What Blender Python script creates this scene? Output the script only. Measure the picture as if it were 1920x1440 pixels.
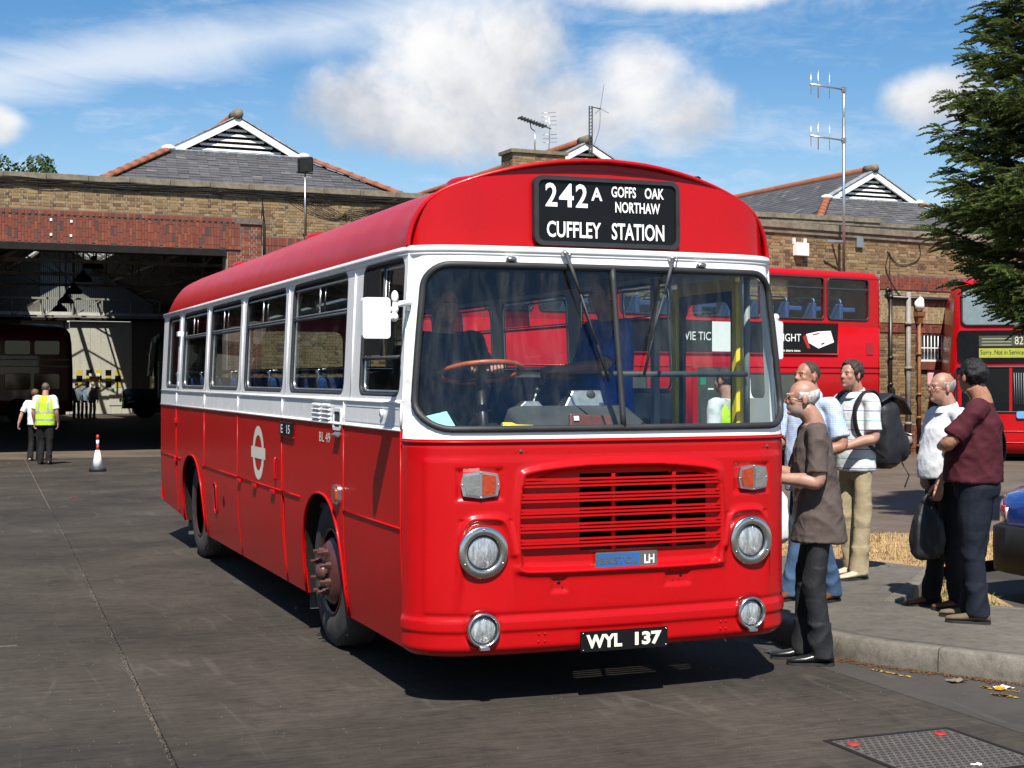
import bpy, bmesh, math, random
from math import sin, cos, pi, radians, sqrt, atan2, exp
from mathutils import Vector, Matrix, noise
from mathutils.geometry import delaunay_2d_cdt, tessellate_polygon
random.seed(7)
for o in list(bpy.data.objects): bpy.data.objects.remove(o)
scene = bpy.context.scene
COL = scene.collection

# ------------------------------------------------------------------ camera
CAM = Vector((-3.445, -7.297, 1.714)); YAW = 0.3742
FWD = Vector((sin(YAW), cos(YAW), 0)); RGT = Vector((cos(YAW), -sin(YAW), 0))
cd = bpy.data.cameras.new('camera'); cam = bpy.data.objects.new('camera', cd); COL.objects.link(cam)
cam.location = CAM; cam.rotation_euler = (pi/2, 0, -YAW)
cd.sensor_width = 36; cd.lens = 36*2758.4/1920; cd.shift_y = -9.4/1920
cd.clip_start = .1; cd.clip_end = 3000
scene.camera = cam

# ------------------------------------------------------------------ light
SUN_AZ = radians(21); SUN_EL = radians(54)
to_sun = Vector((-sin(SUN_AZ)*cos(SUN_EL), -cos(SUN_AZ)*cos(SUN_EL), sin(SUN_EL)))
sd = bpy.data.lights.new('sun', 'SUN'); sd.energy = 5.0; sd.angle = radians(.53); sd.color = (1, .955, .88)
so = bpy.data.objects.new('sun', sd); COL.objects.link(so)
so.rotation_euler = to_sun.to_track_quat('Z', 'Y').to_euler(); so.location = (0, 0, 30)
scene.view_settings.view_transform = 'Standard'; scene.view_settings.look = 'None'
scene.view_settings.exposure = 0.75; scene.view_settings.gamma = 1; scene.view_settings.use_curve_mapping = False
scene.render.engine = 'CYCLES'
scene.cycles.max_bounces = 8; scene.cycles.transparent_max_bounces = 24; scene.cycles.use_denoising = True
scene.cycles.glossy_bounces = 4; scene.cycles.diffuse_bounces = 3

class NT:
    """small helper for writing node trees"""
    def __init__(s, tree): s.t = tree; s.n = tree.nodes; s.l = tree.links
    def new(s, typ, **kw):
        nd = s.n.new(typ)
        for k, v in kw.items(): setattr(nd, k, v)
        return nd
    def link(s, a, b): s.l.new(a, b)
    def put(s, sock, v):
        if hasattr(v, 'links') or isinstance(v, bpy.types.NodeSocket): s.l.new(v, sock)
        else: sock.default_value = v
    def m(s, op, a, b=None, c=None, clamp=False):
        nd = s.new('ShaderNodeMath', operation=op, use_clamp=clamp)
        s.put(nd.inputs[0], a)
        if b is not None: s.put(nd.inputs[1], b)
        if c is not None: s.put(nd.inputs[2], c)
        return nd.outputs[0]
    def vm(s, op, a, b=None):
        nd = s.new('ShaderNodeVectorMath', operation=op); s.put(nd.inputs[0], a)
        if b is not None: s.put(nd.inputs[1], b)
        return nd.outputs[1] if op in ('DOT_PRODUCT', 'LENGTH') else nd.outputs[0]
    def noise(s, vec, scale, detail=4, rough=.55, dist=0):
        nd = s.new('ShaderNodeTexNoise'); s.put(nd.inputs['Vector'], vec)
        nd.inputs['Scale'].default_value = scale; nd.inputs['Detail'].default_value = detail
        nd.inputs['Roughness'].default_value = rough; nd.inputs['Distortion'].default_value = dist
        return nd.outputs[0]
    def ramp(s, fac, stops, interp='LINEAR'):
        nd = s.new('ShaderNodeValToRGB'); nd.color_ramp.interpolation = interp; s.put(nd.inputs[0], fac)
        el = nd.color_ramp.elements
        while len(el) < len(stops): el.new(.5)
        for e, (p, c) in zip(el, stops): e.position = p; e.color = (*c, 1) if len(c) == 3 else c
        return nd.outputs[0]
    def sstep(s, x, lo, hi):
        nd = s.new('ShaderNodeMapRange', interpolation_type='SMOOTHSTEP'); s.put(nd.inputs[0], x)
        nd.inputs[1].default_value = lo; nd.inputs[2].default_value = hi
        return nd.outputs[0]
    def mix(s, fac, a, b, mode='MIX'):
        nd = s.new('ShaderNodeMix', data_type='RGBA', blend_type=mode); s.put(nd.inputs[0], fac)
        for sock, v in ((nd.inputs[6], a), (nd.inputs[7], b)):
            if isinstance(v, (tuple, list)): sock.default_value = (*v[:3], 1)
            else: s.put(sock, v)
        return nd.outputs[2]

def build_world():
    w = bpy.data.worlds.new('World'); scene.world = w; w.use_nodes = True
    t = NT(w.node_tree); t.n.clear()
    sky = t.new('ShaderNodeTexSky', sky_type='NISHITA', sun_disc=False)
    sky.sun_elevation = SUN_EL; sky.sun_rotation = math.atan2(to_sun.x, to_sun.y)
    sky.air_density = 1.0; sky.dust_density = .15; sky.ozone_density = 3.0
    d = t.new('ShaderNodeTexCoord').outputs['Generated']
    d = t.vm('NORMALIZE', d)
    ca = t.vm('DOT_PRODUCT', d, tuple(RGT)); cf = t.vm('DOT_PRODUCT', d, tuple(FWD)); cz = t.vm('DOT_PRODUCT', d, (0, 0, 1))
    az = t.m('ARCTAN2', ca, cf); el = t.m('ARCSINE', cz)
    comb = t.new('ShaderNodeCombineXYZ'); t.put(comb.inputs[0], az); t.put(comb.inputs[1], el)
    P = comb.outputs[0]
    # a flat cloud deck: horizontal position where the view ray crosses it
    den = t.m('ADD', t.m('MAXIMUM', cz, 0.0), .10)
    dk = t.new('ShaderNodeCombineXYZ'); t.put(dk.inputs[0], t.m('DIVIDE', ca, den)); t.put(dk.inputs[1], t.m('DIVIDE', cf, den))
    DK = dk.outputs[0]
    n1 = t.noise(d, 9, 8, .6, .4); n2 = t.noise(d, 30, 6, .6, .3); n3 = t.noise(d, 4.2, 3, .5)
    def px(u, v): return math.atan((u-960)/2758.4), math.atan((710.6-v)/2758.4)
    blobs = [(700, 200, 170, 90), (860, 140, 180, 130), (975, 95, 130, 115), (1190, 180, 150, 115), (1020, 215, 380, 110), (1270, 215, 120, 95), (800, 240, 260, 70),
             (1760, 205, 105, 62), (1300, -15, 290, 45), (-40, 265, 80, 42), (-60, -30, 260, 60)]
    best = None
    for u, v, su, sv in blobs:
        a0, e0 = px(u, v); sa, se = su/2758.4, sv/2758.4
        da = t.m('DIVIDE', t.m('SUBTRACT', az, a0), sa); de = t.m('DIVIDE', t.m('SUBTRACT', el, e0), se)
        q = t.m('SUBTRACT', 1.0, t.m('ADD', t.m('MULTIPLY', da, da), t.m('MULTIPLY', de, de)))
        best = q if best is None else t.m('MAXIMUM', best, q)
    nn = t.m('ADD', t.m('MULTIPLY', t.m('SUBTRACT', n1, .5), 2.0), t.m('MULTIPLY', t.m('SUBTRACT', n2, .5), 1.1))
    dens = t.m('ADD', t.m('MAXIMUM', best, -1.6), nn)
    # clouds of the same kind elsewhere in the sky
    other = t.m('MULTIPLY', t.m('SUBTRACT', n3, .60), 9.0)
    gate = t.sstep(t.m('ABSOLUTE', az), .42, .60)
    dens2 = t.m('ADD', t.m('MULTIPLY', t.m('ADD', other, nn), gate), t.m('MULTIPLY', t.m('SUBTRACT', 1.0, gate), -2.0))
    cum = t.m('MAXIMUM', t.sstep(dens, -.20, .95), t.sstep(dens2, 0, 1.0))
    # cirrus veil
    mp = t.new('ShaderNodeMapping'); t.put(mp.inputs[0], P); mp.inputs['Rotation'].default_value = (0, 0, radians(-17)); mp.inputs['Scale'].default_value = (2.2, 9.5, 1)
    c1 = t.noise(mp.outputs[0], 2.2, 8, .62, .7)
    mp2 = t.new('ShaderNodeMapping'); t.put(mp2.inputs[0], P); mp2.inputs['Rotation'].default_value = (0, 0, radians(-25)); mp2.inputs['Scale'].default_value = (5, 12, 1)
    c2 = t.noise(mp2.outputs[0], 4.5, 8, .65, 1.2)
    a0, e0 = px(330, 110)   # the long streak rising to the right
    rel = t.m('SUBTRACT', t.m('SUBTRACT', el, e0), t.m('MULTIPLY', t.m('SUBTRACT', az, a0), .20))
    streak = t.m('SUBTRACT', 1.0, t.m('ABSOLUTE', t.m('DIVIDE', rel, .030)))
    streak = t.m('MULTIPLY', t.sstep(t.m('ADD', streak, t.m('MULTIPLY', t.m('SUBTRACT', c1, .5), 2.2)), -.1, 1.2), t.m('SUBTRACT', 1.0, t.sstep(az, -.06, .08)))
    low = t.m('SUBTRACT', 1.0, t.sstep(el, .0, .26))
    cir = t.m('MULTIPLY', t.sstep(t.m('ADD', c1, t.m('MULTIPLY', c2, .45)), .62, 1.02), .48)
    cir = t.m('MAXIMUM', cir, t.m('MULTIPLY', streak, .85))
    cir = t.m('MAXIMUM', cir, t.m('MULTIPLY', low, .26))
    n4 = t.noise(d, 14, 5, .55)
    shade = t.sstep(t.m('ADD', t.m('SUBTRACT', n1, .5), t.m('ADD', t.m('MULTIPLY', t.m('SUBTRACT', n4, .5), 1.2), t.m('MULTIPLY', t.m('SUBTRACT', el, .19), 4.5))), -.45, .35)
    ccol = t.mix(shade, (3.3, 3.5, 3.95), (6.7, 6.65, 6.6))
    hs = t.new('ShaderNodeHueSaturation'); hs.inputs['Saturation'].default_value = 1.30; hs.inputs['Value'].default_value = .80
    t.link(sky.outputs[0], hs.inputs['Color'])
    c = t.mix(cir, hs.outputs[0], (5.3, 5.8, 6.5))
    c = t.mix(t.m('MULTIPLY', cum, .97), c, ccol)
    bg = t.new('ShaderNodeBackground'); t.link(c, bg.inputs[0]); bg.inputs[1].default_value = .09
    t.link(bg.outputs[0], t.new('ShaderNodeOutputWorld').inputs[0])
build_world()

# ------------------------------------------------------------------ mesh helpers
def inside(x, y, loop):
    c = False; j = len(loop)-1
    for i in range(len(loop)):
        a, b = loop[i], loop[j]
        if (a[1] > y) != (b[1] > y) and x < (b[0]-a[0])*(y-a[1])/(b[1]-a[1])+a[0]: c = not c
        j = i
    return c
class MB:
    def __init__(s): s.v = []; s.f = []; s.mi = []; s.sm = []
    def add(s, V, F, mat=0, smooth=False):
        b = len(s.v); s.v += [tuple(p) for p in V]
        for f in F: s.f.append(tuple(b+i for i in f)); s.mi.append(mat); s.sm.append(smooth)
        return s
    def box(s, c, d, rot=None, mat=0):
        c = Vector(c); h = [x/2 for x in d]
        V = [Vector((sx*h[0], sy*h[1], sz*h[2])) for sx in (-1, 1) for sy in (-1, 1) for sz in (-1, 1)]
        if rot is not None: V = [rot @ p for p in V]
        return s.add([c+p for p in V], [(0, 1, 3, 2), (4, 6, 7, 5), (0, 4, 5, 1), (2, 3, 7, 6), (0, 2, 6, 4), (1, 5, 7, 3)], mat)
    def bx(s, x0, x1, y0, y1, z0, z1, mat=0):
        return s.box(((x0+x1)/2, (y0+y1)/2, (z0+z1)/2), (abs(x1-x0), abs(y1-y0), abs(z1-z0)), None, mat)
    def beam(s, a, b, w, h, up=(0, 0, 1), mat=0):
        a, b = Vector(a), Vector(b); t = (b-a).normalized(); up = Vector(up)
        if abs(t.dot(up)) > .98: up = Vector((0, 1, 0)) if abs(t.y) < .9 else Vector((1, 0, 0))
        x = t.cross(up).normalized(); y = x.cross(t)
        V = [p+x*(i*w/2)+y*(j*h/2) for p in (a, b) for i, j in ((-1, -1), (1, -1), (1, 1), (-1, 1))]
        return s.add(V, [(3, 2, 1, 0), (4, 5, 6, 7), (0, 1, 5, 4), (1, 2, 6, 5), (2, 3, 7, 6), (3, 0, 4, 7)], mat)
    def tube(s, path, r, n=8, closed=False, mat=0, sq=None, cap=True):
        """sweep a circle (or the 2D profile sq) along path; r scalar or one per point"""
        P = [Vector(p) for p in path]; N = len(P)
        rr = r if isinstance(r, (list, tuple)) else [r]*N
        prof = sq or [(cos(2*pi*k/n), sin(2*pi*k/n)) for k in range(n)]
        n = len(prof); V = []; prev = None
        for i in range(N):
            if closed: t = (P[(i+1) % N]-P[i-1])
            else: t = (P[min(i+1, N-1)]-P[max(i-1, 0)])
            t = t.normalized() if t.length > 1e-9 else Vector((0, 0, 1))
            if prev is None:
                up = Vector((0, 0, 1)) if abs(t.z) < .9 else Vector((1, 0, 0))
                x = t.cross(up).normalized()
            else:
                x = (prev-t*prev.dot(t)); x = x.normalized() if x.length > 1e-6 else t.orthogonal().normalized()
            prev = x; y = t.cross(x)
            V += [P[i]+x*(a*rr[i])+y*(b*rr[i]) for a, b in prof]
        F = []
        for i in range(N if closed else N-1):
            j = (i+1) % N
            for k in range(n): F.append((i*n+k, i*n+(k+1) % n, j*n+(k+1) % n, j*n+k))
        if cap and not closed: F += [tuple(range(n))[::-1], tuple((N-1)*n+k for k in range(n))]
        return s.add(V, F, mat, sq is None)
    def lathe(s, prof, o, axis, n=24, mat=0, smooth=True, cap=True):
        """prof: (along axis, radius)"""
        o = Vector(o); a = Vector(axis).normalized(); x = a.orthogonal().normalized(); y = a.cross(x)
        V = []
        for h, r in prof: V += [o+a*h+x*(r*cos(2*pi*k/n))+y*(r*sin(2*pi*k/n)) for k in range(n)]
        F = []
        for i in range(len(prof)-1):
            for k in range(n): F.append((i*n+k, i*n+(k+1) % n, (i+1)*n+(k+1) % n, (i+1)*n+k))
        if cap and prof[0][1] > 1e-6: F.append(tuple(range(n))[::-1])
        if cap and prof[-1][1] > 1e-6: F.append(tuple((len(prof)-1)*n+k for k in range(n)))
        return s.add(V, F, mat, smooth)
    def cyl(s, a, b, r, n=12, mat=0):
        a, b = Vector(a), Vector(b)
        return s.lathe([(0, r), ((b-a).length, r)], a, b-a, n, mat, True)
    def loft(s, rings, mat=0, smooth=True, cap=True):
        n = len(rings[0]); V = [p for r in rings for p in r]; F = []
        for i in range(len(rings)-1):
            for k in range(n): F.append((i*n+k, i*n+(k+1) % n, (i+1)*n+(k+1) % n, (i+1)*n+k))
        if cap: F += [tuple(range(n))[::-1], tuple((len(rings)-1)*n+k for k in range(n))]
        return s.add(V, F, mat, smooth)
    def ball(s, c, r, rot=None, nu=16, nv=10, mat=0):
        if not isinstance(r, (tuple, list)): r = (r, r, r)
        c = Vector(c); V = []; F = []
        V.append(Vector((0, 0, -r[2])))
        for i in range(1, nv):
            th = -pi/2+pi*i/nv
            V += [Vector((r[0]*cos(th)*cos(2*pi*k/nu), r[1]*cos(th)*sin(2*pi*k/nu), r[2]*sin(th))) for k in range(nu)]
        V.append(Vector((0, 0, r[2])))
        for k in range(nu): F.append((0, 1+(k+1) % nu, 1+k))
        for i in range(nv-2):
            for k in range(nu): F.append((1+i*nu+k, 1+i*nu+(k+1) % nu, 1+(i+1)*nu+(k+1) % nu, 1+(i+1)*nu+k))
        L = 1+(nv-2)*nu
        for k in range(nu): F.append((L+k, L+(k+1) % nu, len(V)-1))
        if rot is not None: V = [rot @ p for p in V]
        return s.add([c+p for p in V], F, mat, True)
    def grid(s, fn, us, vs, mat=0, smooth=True, skip=None):
        V = [fn(u, v) for v in vs for u in us]; n = len(us); F = []
        for j in range(len(vs)-1):
            for i in range(n-1):
                if skip and skip((us[i]+us[i+1])/2, (vs[j]+vs[j+1])/2): continue
                F.append((j*n+i, j*n+i+1, (j+1)*n+i+1, (j+1)*n+i))
        return s.add(V, F, mat, smooth)
    def plate(s, outer, holes, fn, t=0, step=None, mat=0, smooth=False):
        """flat outline with holes, mapped by fn(a,b,depth); depth 0 is the face, t the back"""
        pts = []; edges = []
        for loop in [outer]+list(holes):
            b = len(pts); pts += [Vector(p) for p in loop]; n = len(loop)
            edges += [(b+i, b+(i+1) % n) for i in range(n)]
        if step:
            a0, a1 = min(p[0] for p in outer), max(p[0] for p in outer); b0, b1 = min(p[1] for p in outer), max(p[1] for p in outer)
            sa, sb = step if isinstance(step, tuple) else (step, step)
            na, nb = max(1, int((a1-a0)/sa)), max(1, int((b1-b0)/sb))
            for i in range(1, na):
                for j in range(1, nb): pts.append(Vector((a0+(a1-a0)*i/na, b0+(b1-b0)*j/nb)))
        r = delaunay_2d_cdt(pts, edges, [], 0, 1e-6)
        vs, fs = r[0], r[2]
        F = []
        for f in fs:
            cx = sum(vs[i][0] for i in f)/len(f); cy = sum(vs[i][1] for i in f)/len(f)
            if inside(cx, cy, outer) and not any(inside(cx, cy, h) for h in holes): F.append(tuple(f))
        s.add([fn(p[0], p[1], 0) for p in vs], F, mat, smooth)
        if t:
            s.add([fn(p[0], p[1], t) for p in vs], [f[::-1] for f in F], mat, smooth)
            for loop in [outer]+list(holes):
                n = len(loop)
                V = [fn(p[0], p[1], 0) for p in loop]+[fn(p[0], p[1], t) for p in loop]
                s.add(V, [(i, n+i, n+(i+1) % n, (i+1) % n) for i in range(n)], mat, False)
        return s
    def mesh(s, name, mats, recalc=True):
        me = bpy.data.meshes.new(name); me.from_pydata(s.v, [], s.f)
        for m in (mats if isinstance(mats, (list, tuple)) else [mats]): me.materials.append(m)
        me.polygons.foreach_set('material_index', s.mi); me.polygons.foreach_set('use_smooth', s.sm)
        if recalc:
            bm = bmesh.new(); bm.from_mesh(me); bmesh.ops.recalc_face_normals(bm, faces=bm.faces); bm.to_mesh(me); bm.free()
        me.update()
        return me
    def build(s, name, mats, parent=None, bevel=0, loc=None, rotz=0, recalc=True, seg=2):
        return link(name, s.mesh(name, mats, recalc), parent, bevel, loc, rotz, seg)

def link(name, me, parent=None, bevel=0, loc=None, rotz=0, seg=2):
    o = bpy.data.objects.new(name, me); COL.objects.link(o)
    if parent is not None: o.parent = parent
    if loc is not None: o.location = loc
    if rotz: o.rotation_euler = (0, 0, rotz)
    if bevel:
        m = o.modifiers.new('bevel', 'BEVEL'); m.width = bevel; m.segments = seg; m.limit_method = 'ANGLE'; m.angle_limit = radians(40)
        m.harden_normals = False
    return o
def thing(name, label, cat, loc=(0, 0, 0), rotz=0, group=None, kind=None):
    o = bpy.data.objects.new(name, None); COL.objects.link(o); o.empty_display_size = .2
    o.location = loc; o.rotation_euler = (0, 0, rotz)
    return tag(o, label, cat, group, kind)
def tag(o, label=None, cat=None, group=None, kind=None):
    if label: o['label'] = label
    if cat: o['category'] = cat
    if group: o['group'] = group
    if kind: o['kind'] = kind
    return o
def lab(o, label): o['label'] = label; return o
def copy_tree(o, parent=None):
    c = o.copy(); COL.objects.link(c); c.parent = parent
    for ch in o.children: copy_tree(ch, c)
    return c
def rrect(a0, a1, b0, b1, r, n=5):
    """rounded rectangle outline, counter-clockwise; r scalar or (bl, br, tr, tl)"""
    r = r if isinstance(r, (tuple, list)) else (r,)*4
    out = []
    for (ca, cb, sa, sb, rr, st) in ((a0, b0, 1, 1, r[0], pi), (a1, b0, -1, 1, r[1], 1.5*pi), (a1, b1, -1, -1, r[2], 0), (a0, b1, 1, -1, r[3], .5*pi)):
        for k in range(n+1):
            t = st+.5*pi*k/n
            out.append((ca+sa*rr+rr*cos(t), cb+sb*rr+rr*sin(t)))
    return out
def resample(loop, d, closed=True):
    out = []; n = len(loop)
    for i in range(n if closed else n-1):
        a, b = Vector(loop[i]), Vector(loop[(i+1) % n]); k = max(1, int((b-a).length/d+.5))
        out += [tuple(a+(b-a)*j/k) for j in range(k)]
    if not closed: out.append(tuple(loop[-1]))
    return out
def lerp(a, b, t): return a+(b-a)*t
def interp(x, xs, ys):
    if x <= xs[0]: return ys[0]
    for i in range(1, len(xs)):
        if x <= xs[i]: return ys[i-1]+(ys[i]-ys[i-1])*(x-xs[i-1])/(xs[i]-xs[i-1])
    return ys[-1]
def smooth_path(pts, n=6):
    """Catmull-Rom through pts"""
    P = [Vector(p) for p in pts]; out = []
    for i in range(len(P)-1):
        p0, p1, p2, p3 = P[max(i-1, 0)], P[i], P[i+1], P[min(i+2, len(P)-1)]
        for k in range(n):
            t = k/n
            out.append(.5*((2*p1)+(p2-p0)*t+(2*p0-5*p1+4*p2-p3)*t*t+(3*p1-p0-3*p2+p3)*t**3))
    return out+[P[-1]]

# ------------------------------------------------------------------ materials
def pm(name, col, rough=.5, metal=0, spec=.5, coat=0, var=.12, scale=6, bump=0, bscale=60, dirt=None, dirt_amt=.5, dirt_scale=2.5, island=0, rvar=.08, coatr=.03, stretch=None, sheen=0):
    mt = bpy.data.materials.new(name); mt.use_nodes = True; t = NT(mt.node_tree); b = t.n['Principled BSDF']
    tc = t.new('ShaderNodeTexCoord').outputs['Object']
    if stretch:
        mp = t.new('ShaderNodeMapping'); t.link(tc, mp.inputs[0]); mp.inputs['Scale'].default_value = stretch; tc = mp.outputs[0]
    n = t.noise(tc, scale, 5, .6)
    c0 = tuple(max(0, x*(1-var)) for x in col); c1 = tuple(min(1, x*(1+var)) for x in col)
    c = t.ramp(n, [(.3, c0), (.7, c1)])
    if island:
        g = t.new('ShaderNodeNewGeometry').outputs['Random Per Island']
        c = t.mix(1, c, t.ramp(g, [(0, (1-island,)*3), (1, (1+island,)*3)]), 'MULTIPLY')
    if dirt:
        dn = t.noise(tc, dirt_scale, 7, .65, .3)
        c = t.mix(t.m('MULTIPLY', t.sstep(dn, .45, .72), dirt_amt), c, dirt)
    t.link(c, b.inputs['Base Color'])
    r = t.m('ADD', rough-rvar, t.m('MULTIPLY', t.noise(tc, scale*2.3, 3), rvar*2), clamp=True)
    t.link(r, b.inputs['Roughness'])
    b.inputs['Metallic'].default_value = metal; b.inputs['Specular IOR Level'].default_value = spec
    b.inputs['Coat Weight'].default_value = coat; b.inputs['Coat Roughness'].default_value = coatr
    if sheen: b.inputs['Sheen Weight'].default_value = sheen
    if bump:
        bn = t.new('ShaderNodeBump'); bn.inputs['Strength'].default_value = bump; bn.inputs['Distance'].default_value = .01
        t.link(t.noise(tc, bscale, 4, .6), bn.inputs['Height']); t.link(bn.outputs[0], b.inputs['Normal'])
        if coat: t.link(bn.outputs[0], b.inputs['Coat Normal'])
    return mt
def glass(name, tint=(.86, .92, .9), dust=.05, ior=1.5, dcol=(.6, .58, .52), streak=False):
    mt = bpy.data.materials.new(name); mt.use_nodes = True; t = NT(mt.node_tree); t.n.clear()
    tr = t.new('ShaderNodeBsdfTransparent'); tr.inputs[0].default_value = (*tint, 1)
    gl = t.new('ShaderNodeBsdfGlossy'); gl.inputs['Roughness'].default_value = .015
    ge = t.new('ShaderNodeNewGeometry')
    cs = t.m('ABSOLUTE', t.vm('DOT_PRODUCT', ge.outputs['Normal'], ge.outputs['Incoming']))
    fr = t.m('ADD', .055, t.m('MULTIPLY', t.m('POWER', t.m('SUBTRACT', 1.0, cs), 5.0), .9))
    tc = t.new('ShaderNodeTexCoord').outputs['Object']
    df = t.new('ShaderNodeBsdfDiffuse'); df.inputs[0].default_value = (*dcol, 1)
    vec = tc
    if streak:
        mp = t.new('ShaderNodeMapping'); t.link(tc, mp.inputs[0]); mp.inputs['Scale'].default_value = (3.5, 3.5, .5); vec = mp.outputs[0]
    nz = t.m('MULTIPLY', t.sstep(t.noise(vec, 3.5, 7, .65, .4), .42, .8), dust)
    m1 = t.new('ShaderNodeMixShader'); t.link(nz, m1.inputs[0]); t.link(tr.outputs[0], m1.inputs[1]); t.link(df.outputs[0], m1.inputs[2])
    m2 = t.new('ShaderNodeMixShader'); t.link(fr, m2.inputs[0]); t.link(m1.outputs[0], m2.inputs[1]); t.link(gl.outputs[0], m2.inputs[2])
    t.link(m2.outputs[0], t.new('ShaderNodeOutputMaterial').inputs[0])
    return mt
def brickmat(name, stops, rough=.85, grime=.5):
    """colour of each brick from its own island and object number"""
    mt = bpy.data.materials.new(name); mt.use_nodes = True; t = NT(mt.node_tree); b = t.n['Principled BSDF']
    g = t.new('ShaderNodeNewGeometry').outputs['Random Per Island']; r = t.new('ShaderNodeObjectInfo').outputs['Random']
    k = t.m('FRACT', t.m('ADD', g, r))
    c = t.ramp(k, [(p_, tuple(v*.84 for v in q_)) for p_, q_ in stops])
    gp = t.new('ShaderNodeNewGeometry').outputs['Position']
    c = t.mix(t.m('MULTIPLY', t.sstep(t.noise(gp, 26, 5, .7), .42, .75), .55), c, (.09, .065, .045))
    c = t.mix(t.m('MULTIPLY', t.sstep(t.noise(gp, .8, 6, .6), .45, .75), grime), c, (.055, .045, .035))
    t.link(c, b.inputs['Base Color']); b.inputs['Roughness'].default_value = rough; b.inputs['Specular IOR Level'].default_value = .25
    bn = t.new('ShaderNodeBump'); bn.inputs['Strength'].default_value = .5; bn.inputs['Distance'].default_value = .006
    t.link(t.noise(gp, 90, 4, .7), bn.inputs['Height']); t.link(bn.outputs[0], b.inputs['Normal'])
    return mt

M = {}
M['red'] = pm('red_gloss_paint', (.42, .003, .005), .28, 0, .22, .22, .05, 3, dirt=(.30, .006, .006), dirt_amt=.25, rvar=.06, coatr=.04)
M['red_old'] = pm('red_side_paint', (.44, .005, .006), .24, 0, .10, .05, .06, 2.5, dirt=(.22, .012, .010), dirt_amt=.25, rvar=.05, coatr=.06)
M['red_roof'] = pm('red_roof_paint', (.40, .006, .008), .32, 0, .16, .06, .10, 2, rvar=.06, coatr=.2)
M['white'] = pm('white_gloss_paint', (.84, .84, .83), .25, 0, .4, .3, .03, 4, dirt=(.62, .61, .58), dirt_amt=.25)
M['cream'] = pm('cream_emblem_paint', (.76, .73, .62), .35, 0, .5, .3, .04)
M['black'] = pm('black_paint', (.012, .012, .013), .35, 0, .5, 0, .2)
M['rubber'] = pm('black_rubber', (.022, .023, .025), .55, 0, .4, 0, .25, 8)
M['tyre'] = pm('tyre_rubber', (.040, .038, .036), .8, 0, .3, 0, .25, 9, bump=.2, dirt=(.10, .092, .08), dirt_amt=.8, dirt_scale=1.5)
M['wheel'] = pm('maroon_wheel_paint', (.065, .016, .016), .38, 0, .5, .2, .2, 7, dirt=(.12, .08, .06), dirt_amt=.4)
M['chrome'] = pm('dull_chrome', (.62, .61, .58), .22, 1, .5, 0, .12, 9)
M['alu'] = pm('aluminium_trim', (.58, .58, .57), .38, 1, .5, 0, .12, 14)
M['lens'] = pm('lamp_lens', (.44, .46, .47), .14, .45, .6, .8, .55, 22, bump=.8, bscale=48, stretch=(2.2, 1, .5))
M['amber'] = pm('amber_lens', (.34, .035, .006), .16, 0, .6, .5, .25, 30, bump=.3, bscale=90)
M['clearlens'] = pm('clear_lens', (.20, .20, .19), .18, .2, .6, .5, .2, 30, bump=.3, bscale=90)
M['inside'] = pm('dark_underside', (.012, .011, .010), .8, 0, .2, 0, .3)
M['cab'] = pm('dark_cab_lining', (.045, .047, .05), .6, 0, .4, 0, .2)
M['lining'] = pm('grey_green_lining', (.20, .22, .21), .5, 0, .4, 0, .1)
M['greypaint'] = pm('grey_paint', (.30, .32, .35), .4, 0, .5, 0, .1)
M['yellow'] = pm('yellow_paint', (.85, .64, .02), .4, 0, .5, .2, .06)
M['glass'] = glass('window_glass', (.80, .86, .84), .06)
M['wglass'] = glass('windscreen_glass', (.87, .93, .92), .040, streak=True)
M['dglass'] = glass('dark_window_glass', (.50, .56, .56), .03)
M['floor'] = pm('dark_floor', (.06, .06, .06), .7, 0, .3)
M['sign_white'] = pm('sign_white', (.86, .86, .83), .5, 0, .3, 0, .02)
M['sign_black'] = pm('sign_black', (.008, .008, .009), .3, 0, .18, 0, .1)
# ------------------------------------------------------------------ lettering
def text_mesh(s, x0, x1, z0, z1, fn, bold=.0, keep=False, shear=0):
    """flat letters fitted into the rectangle, mapped by fn(a,b)"""
    cu = bpy.data.curves.new('t', 'FONT'); cu.body = s; cu.offset = bold; cu.shear = shear; cu.resolution_u = 3
    ob = bpy.data.objects.new('t', cu); COL.objects.link(ob)
    dg = bpy.context.evaluated_depsgraph_get(); me = bpy.data.meshes.new_from_object(ob.evaluated_get(dg))
    V = [v.co.copy() for v in me.vertices]; F = [tuple(p.vertices) for p in me.polygons]
    bpy.data.objects.remove(ob); bpy.data.curves.remove(cu); bpy.data.meshes.remove(me)
    ax, bx_ = min(v.x for v in V), max(v.x for v in V); ay, by = min(v.y for v in V), max(v.y for v in V)
    if keep:
        k = (z1-z0)/(by-ay); w = (bx_-ax)*k; x0 = (x0+x1)/2-w/2; x1 = x0+w
    V = [fn(x0+(v.x-ax)/(bx_-ax)*(x1-x0), z0+(v.y-ay)/(by-ay)*(z1-z0)) for v in V]
    return V, F
def lettering(s, x0, x1, z0, z1, fn, m, parent, bold=0, name='lettering', keep=False, shear=0):
    mb = MB()
    V, F = text_mesh(s, x0, x1, z0, z1, fn, bold, keep, shear); mb.add(V, F)
    return mb.build(name, m, parent, recalc=False)

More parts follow.
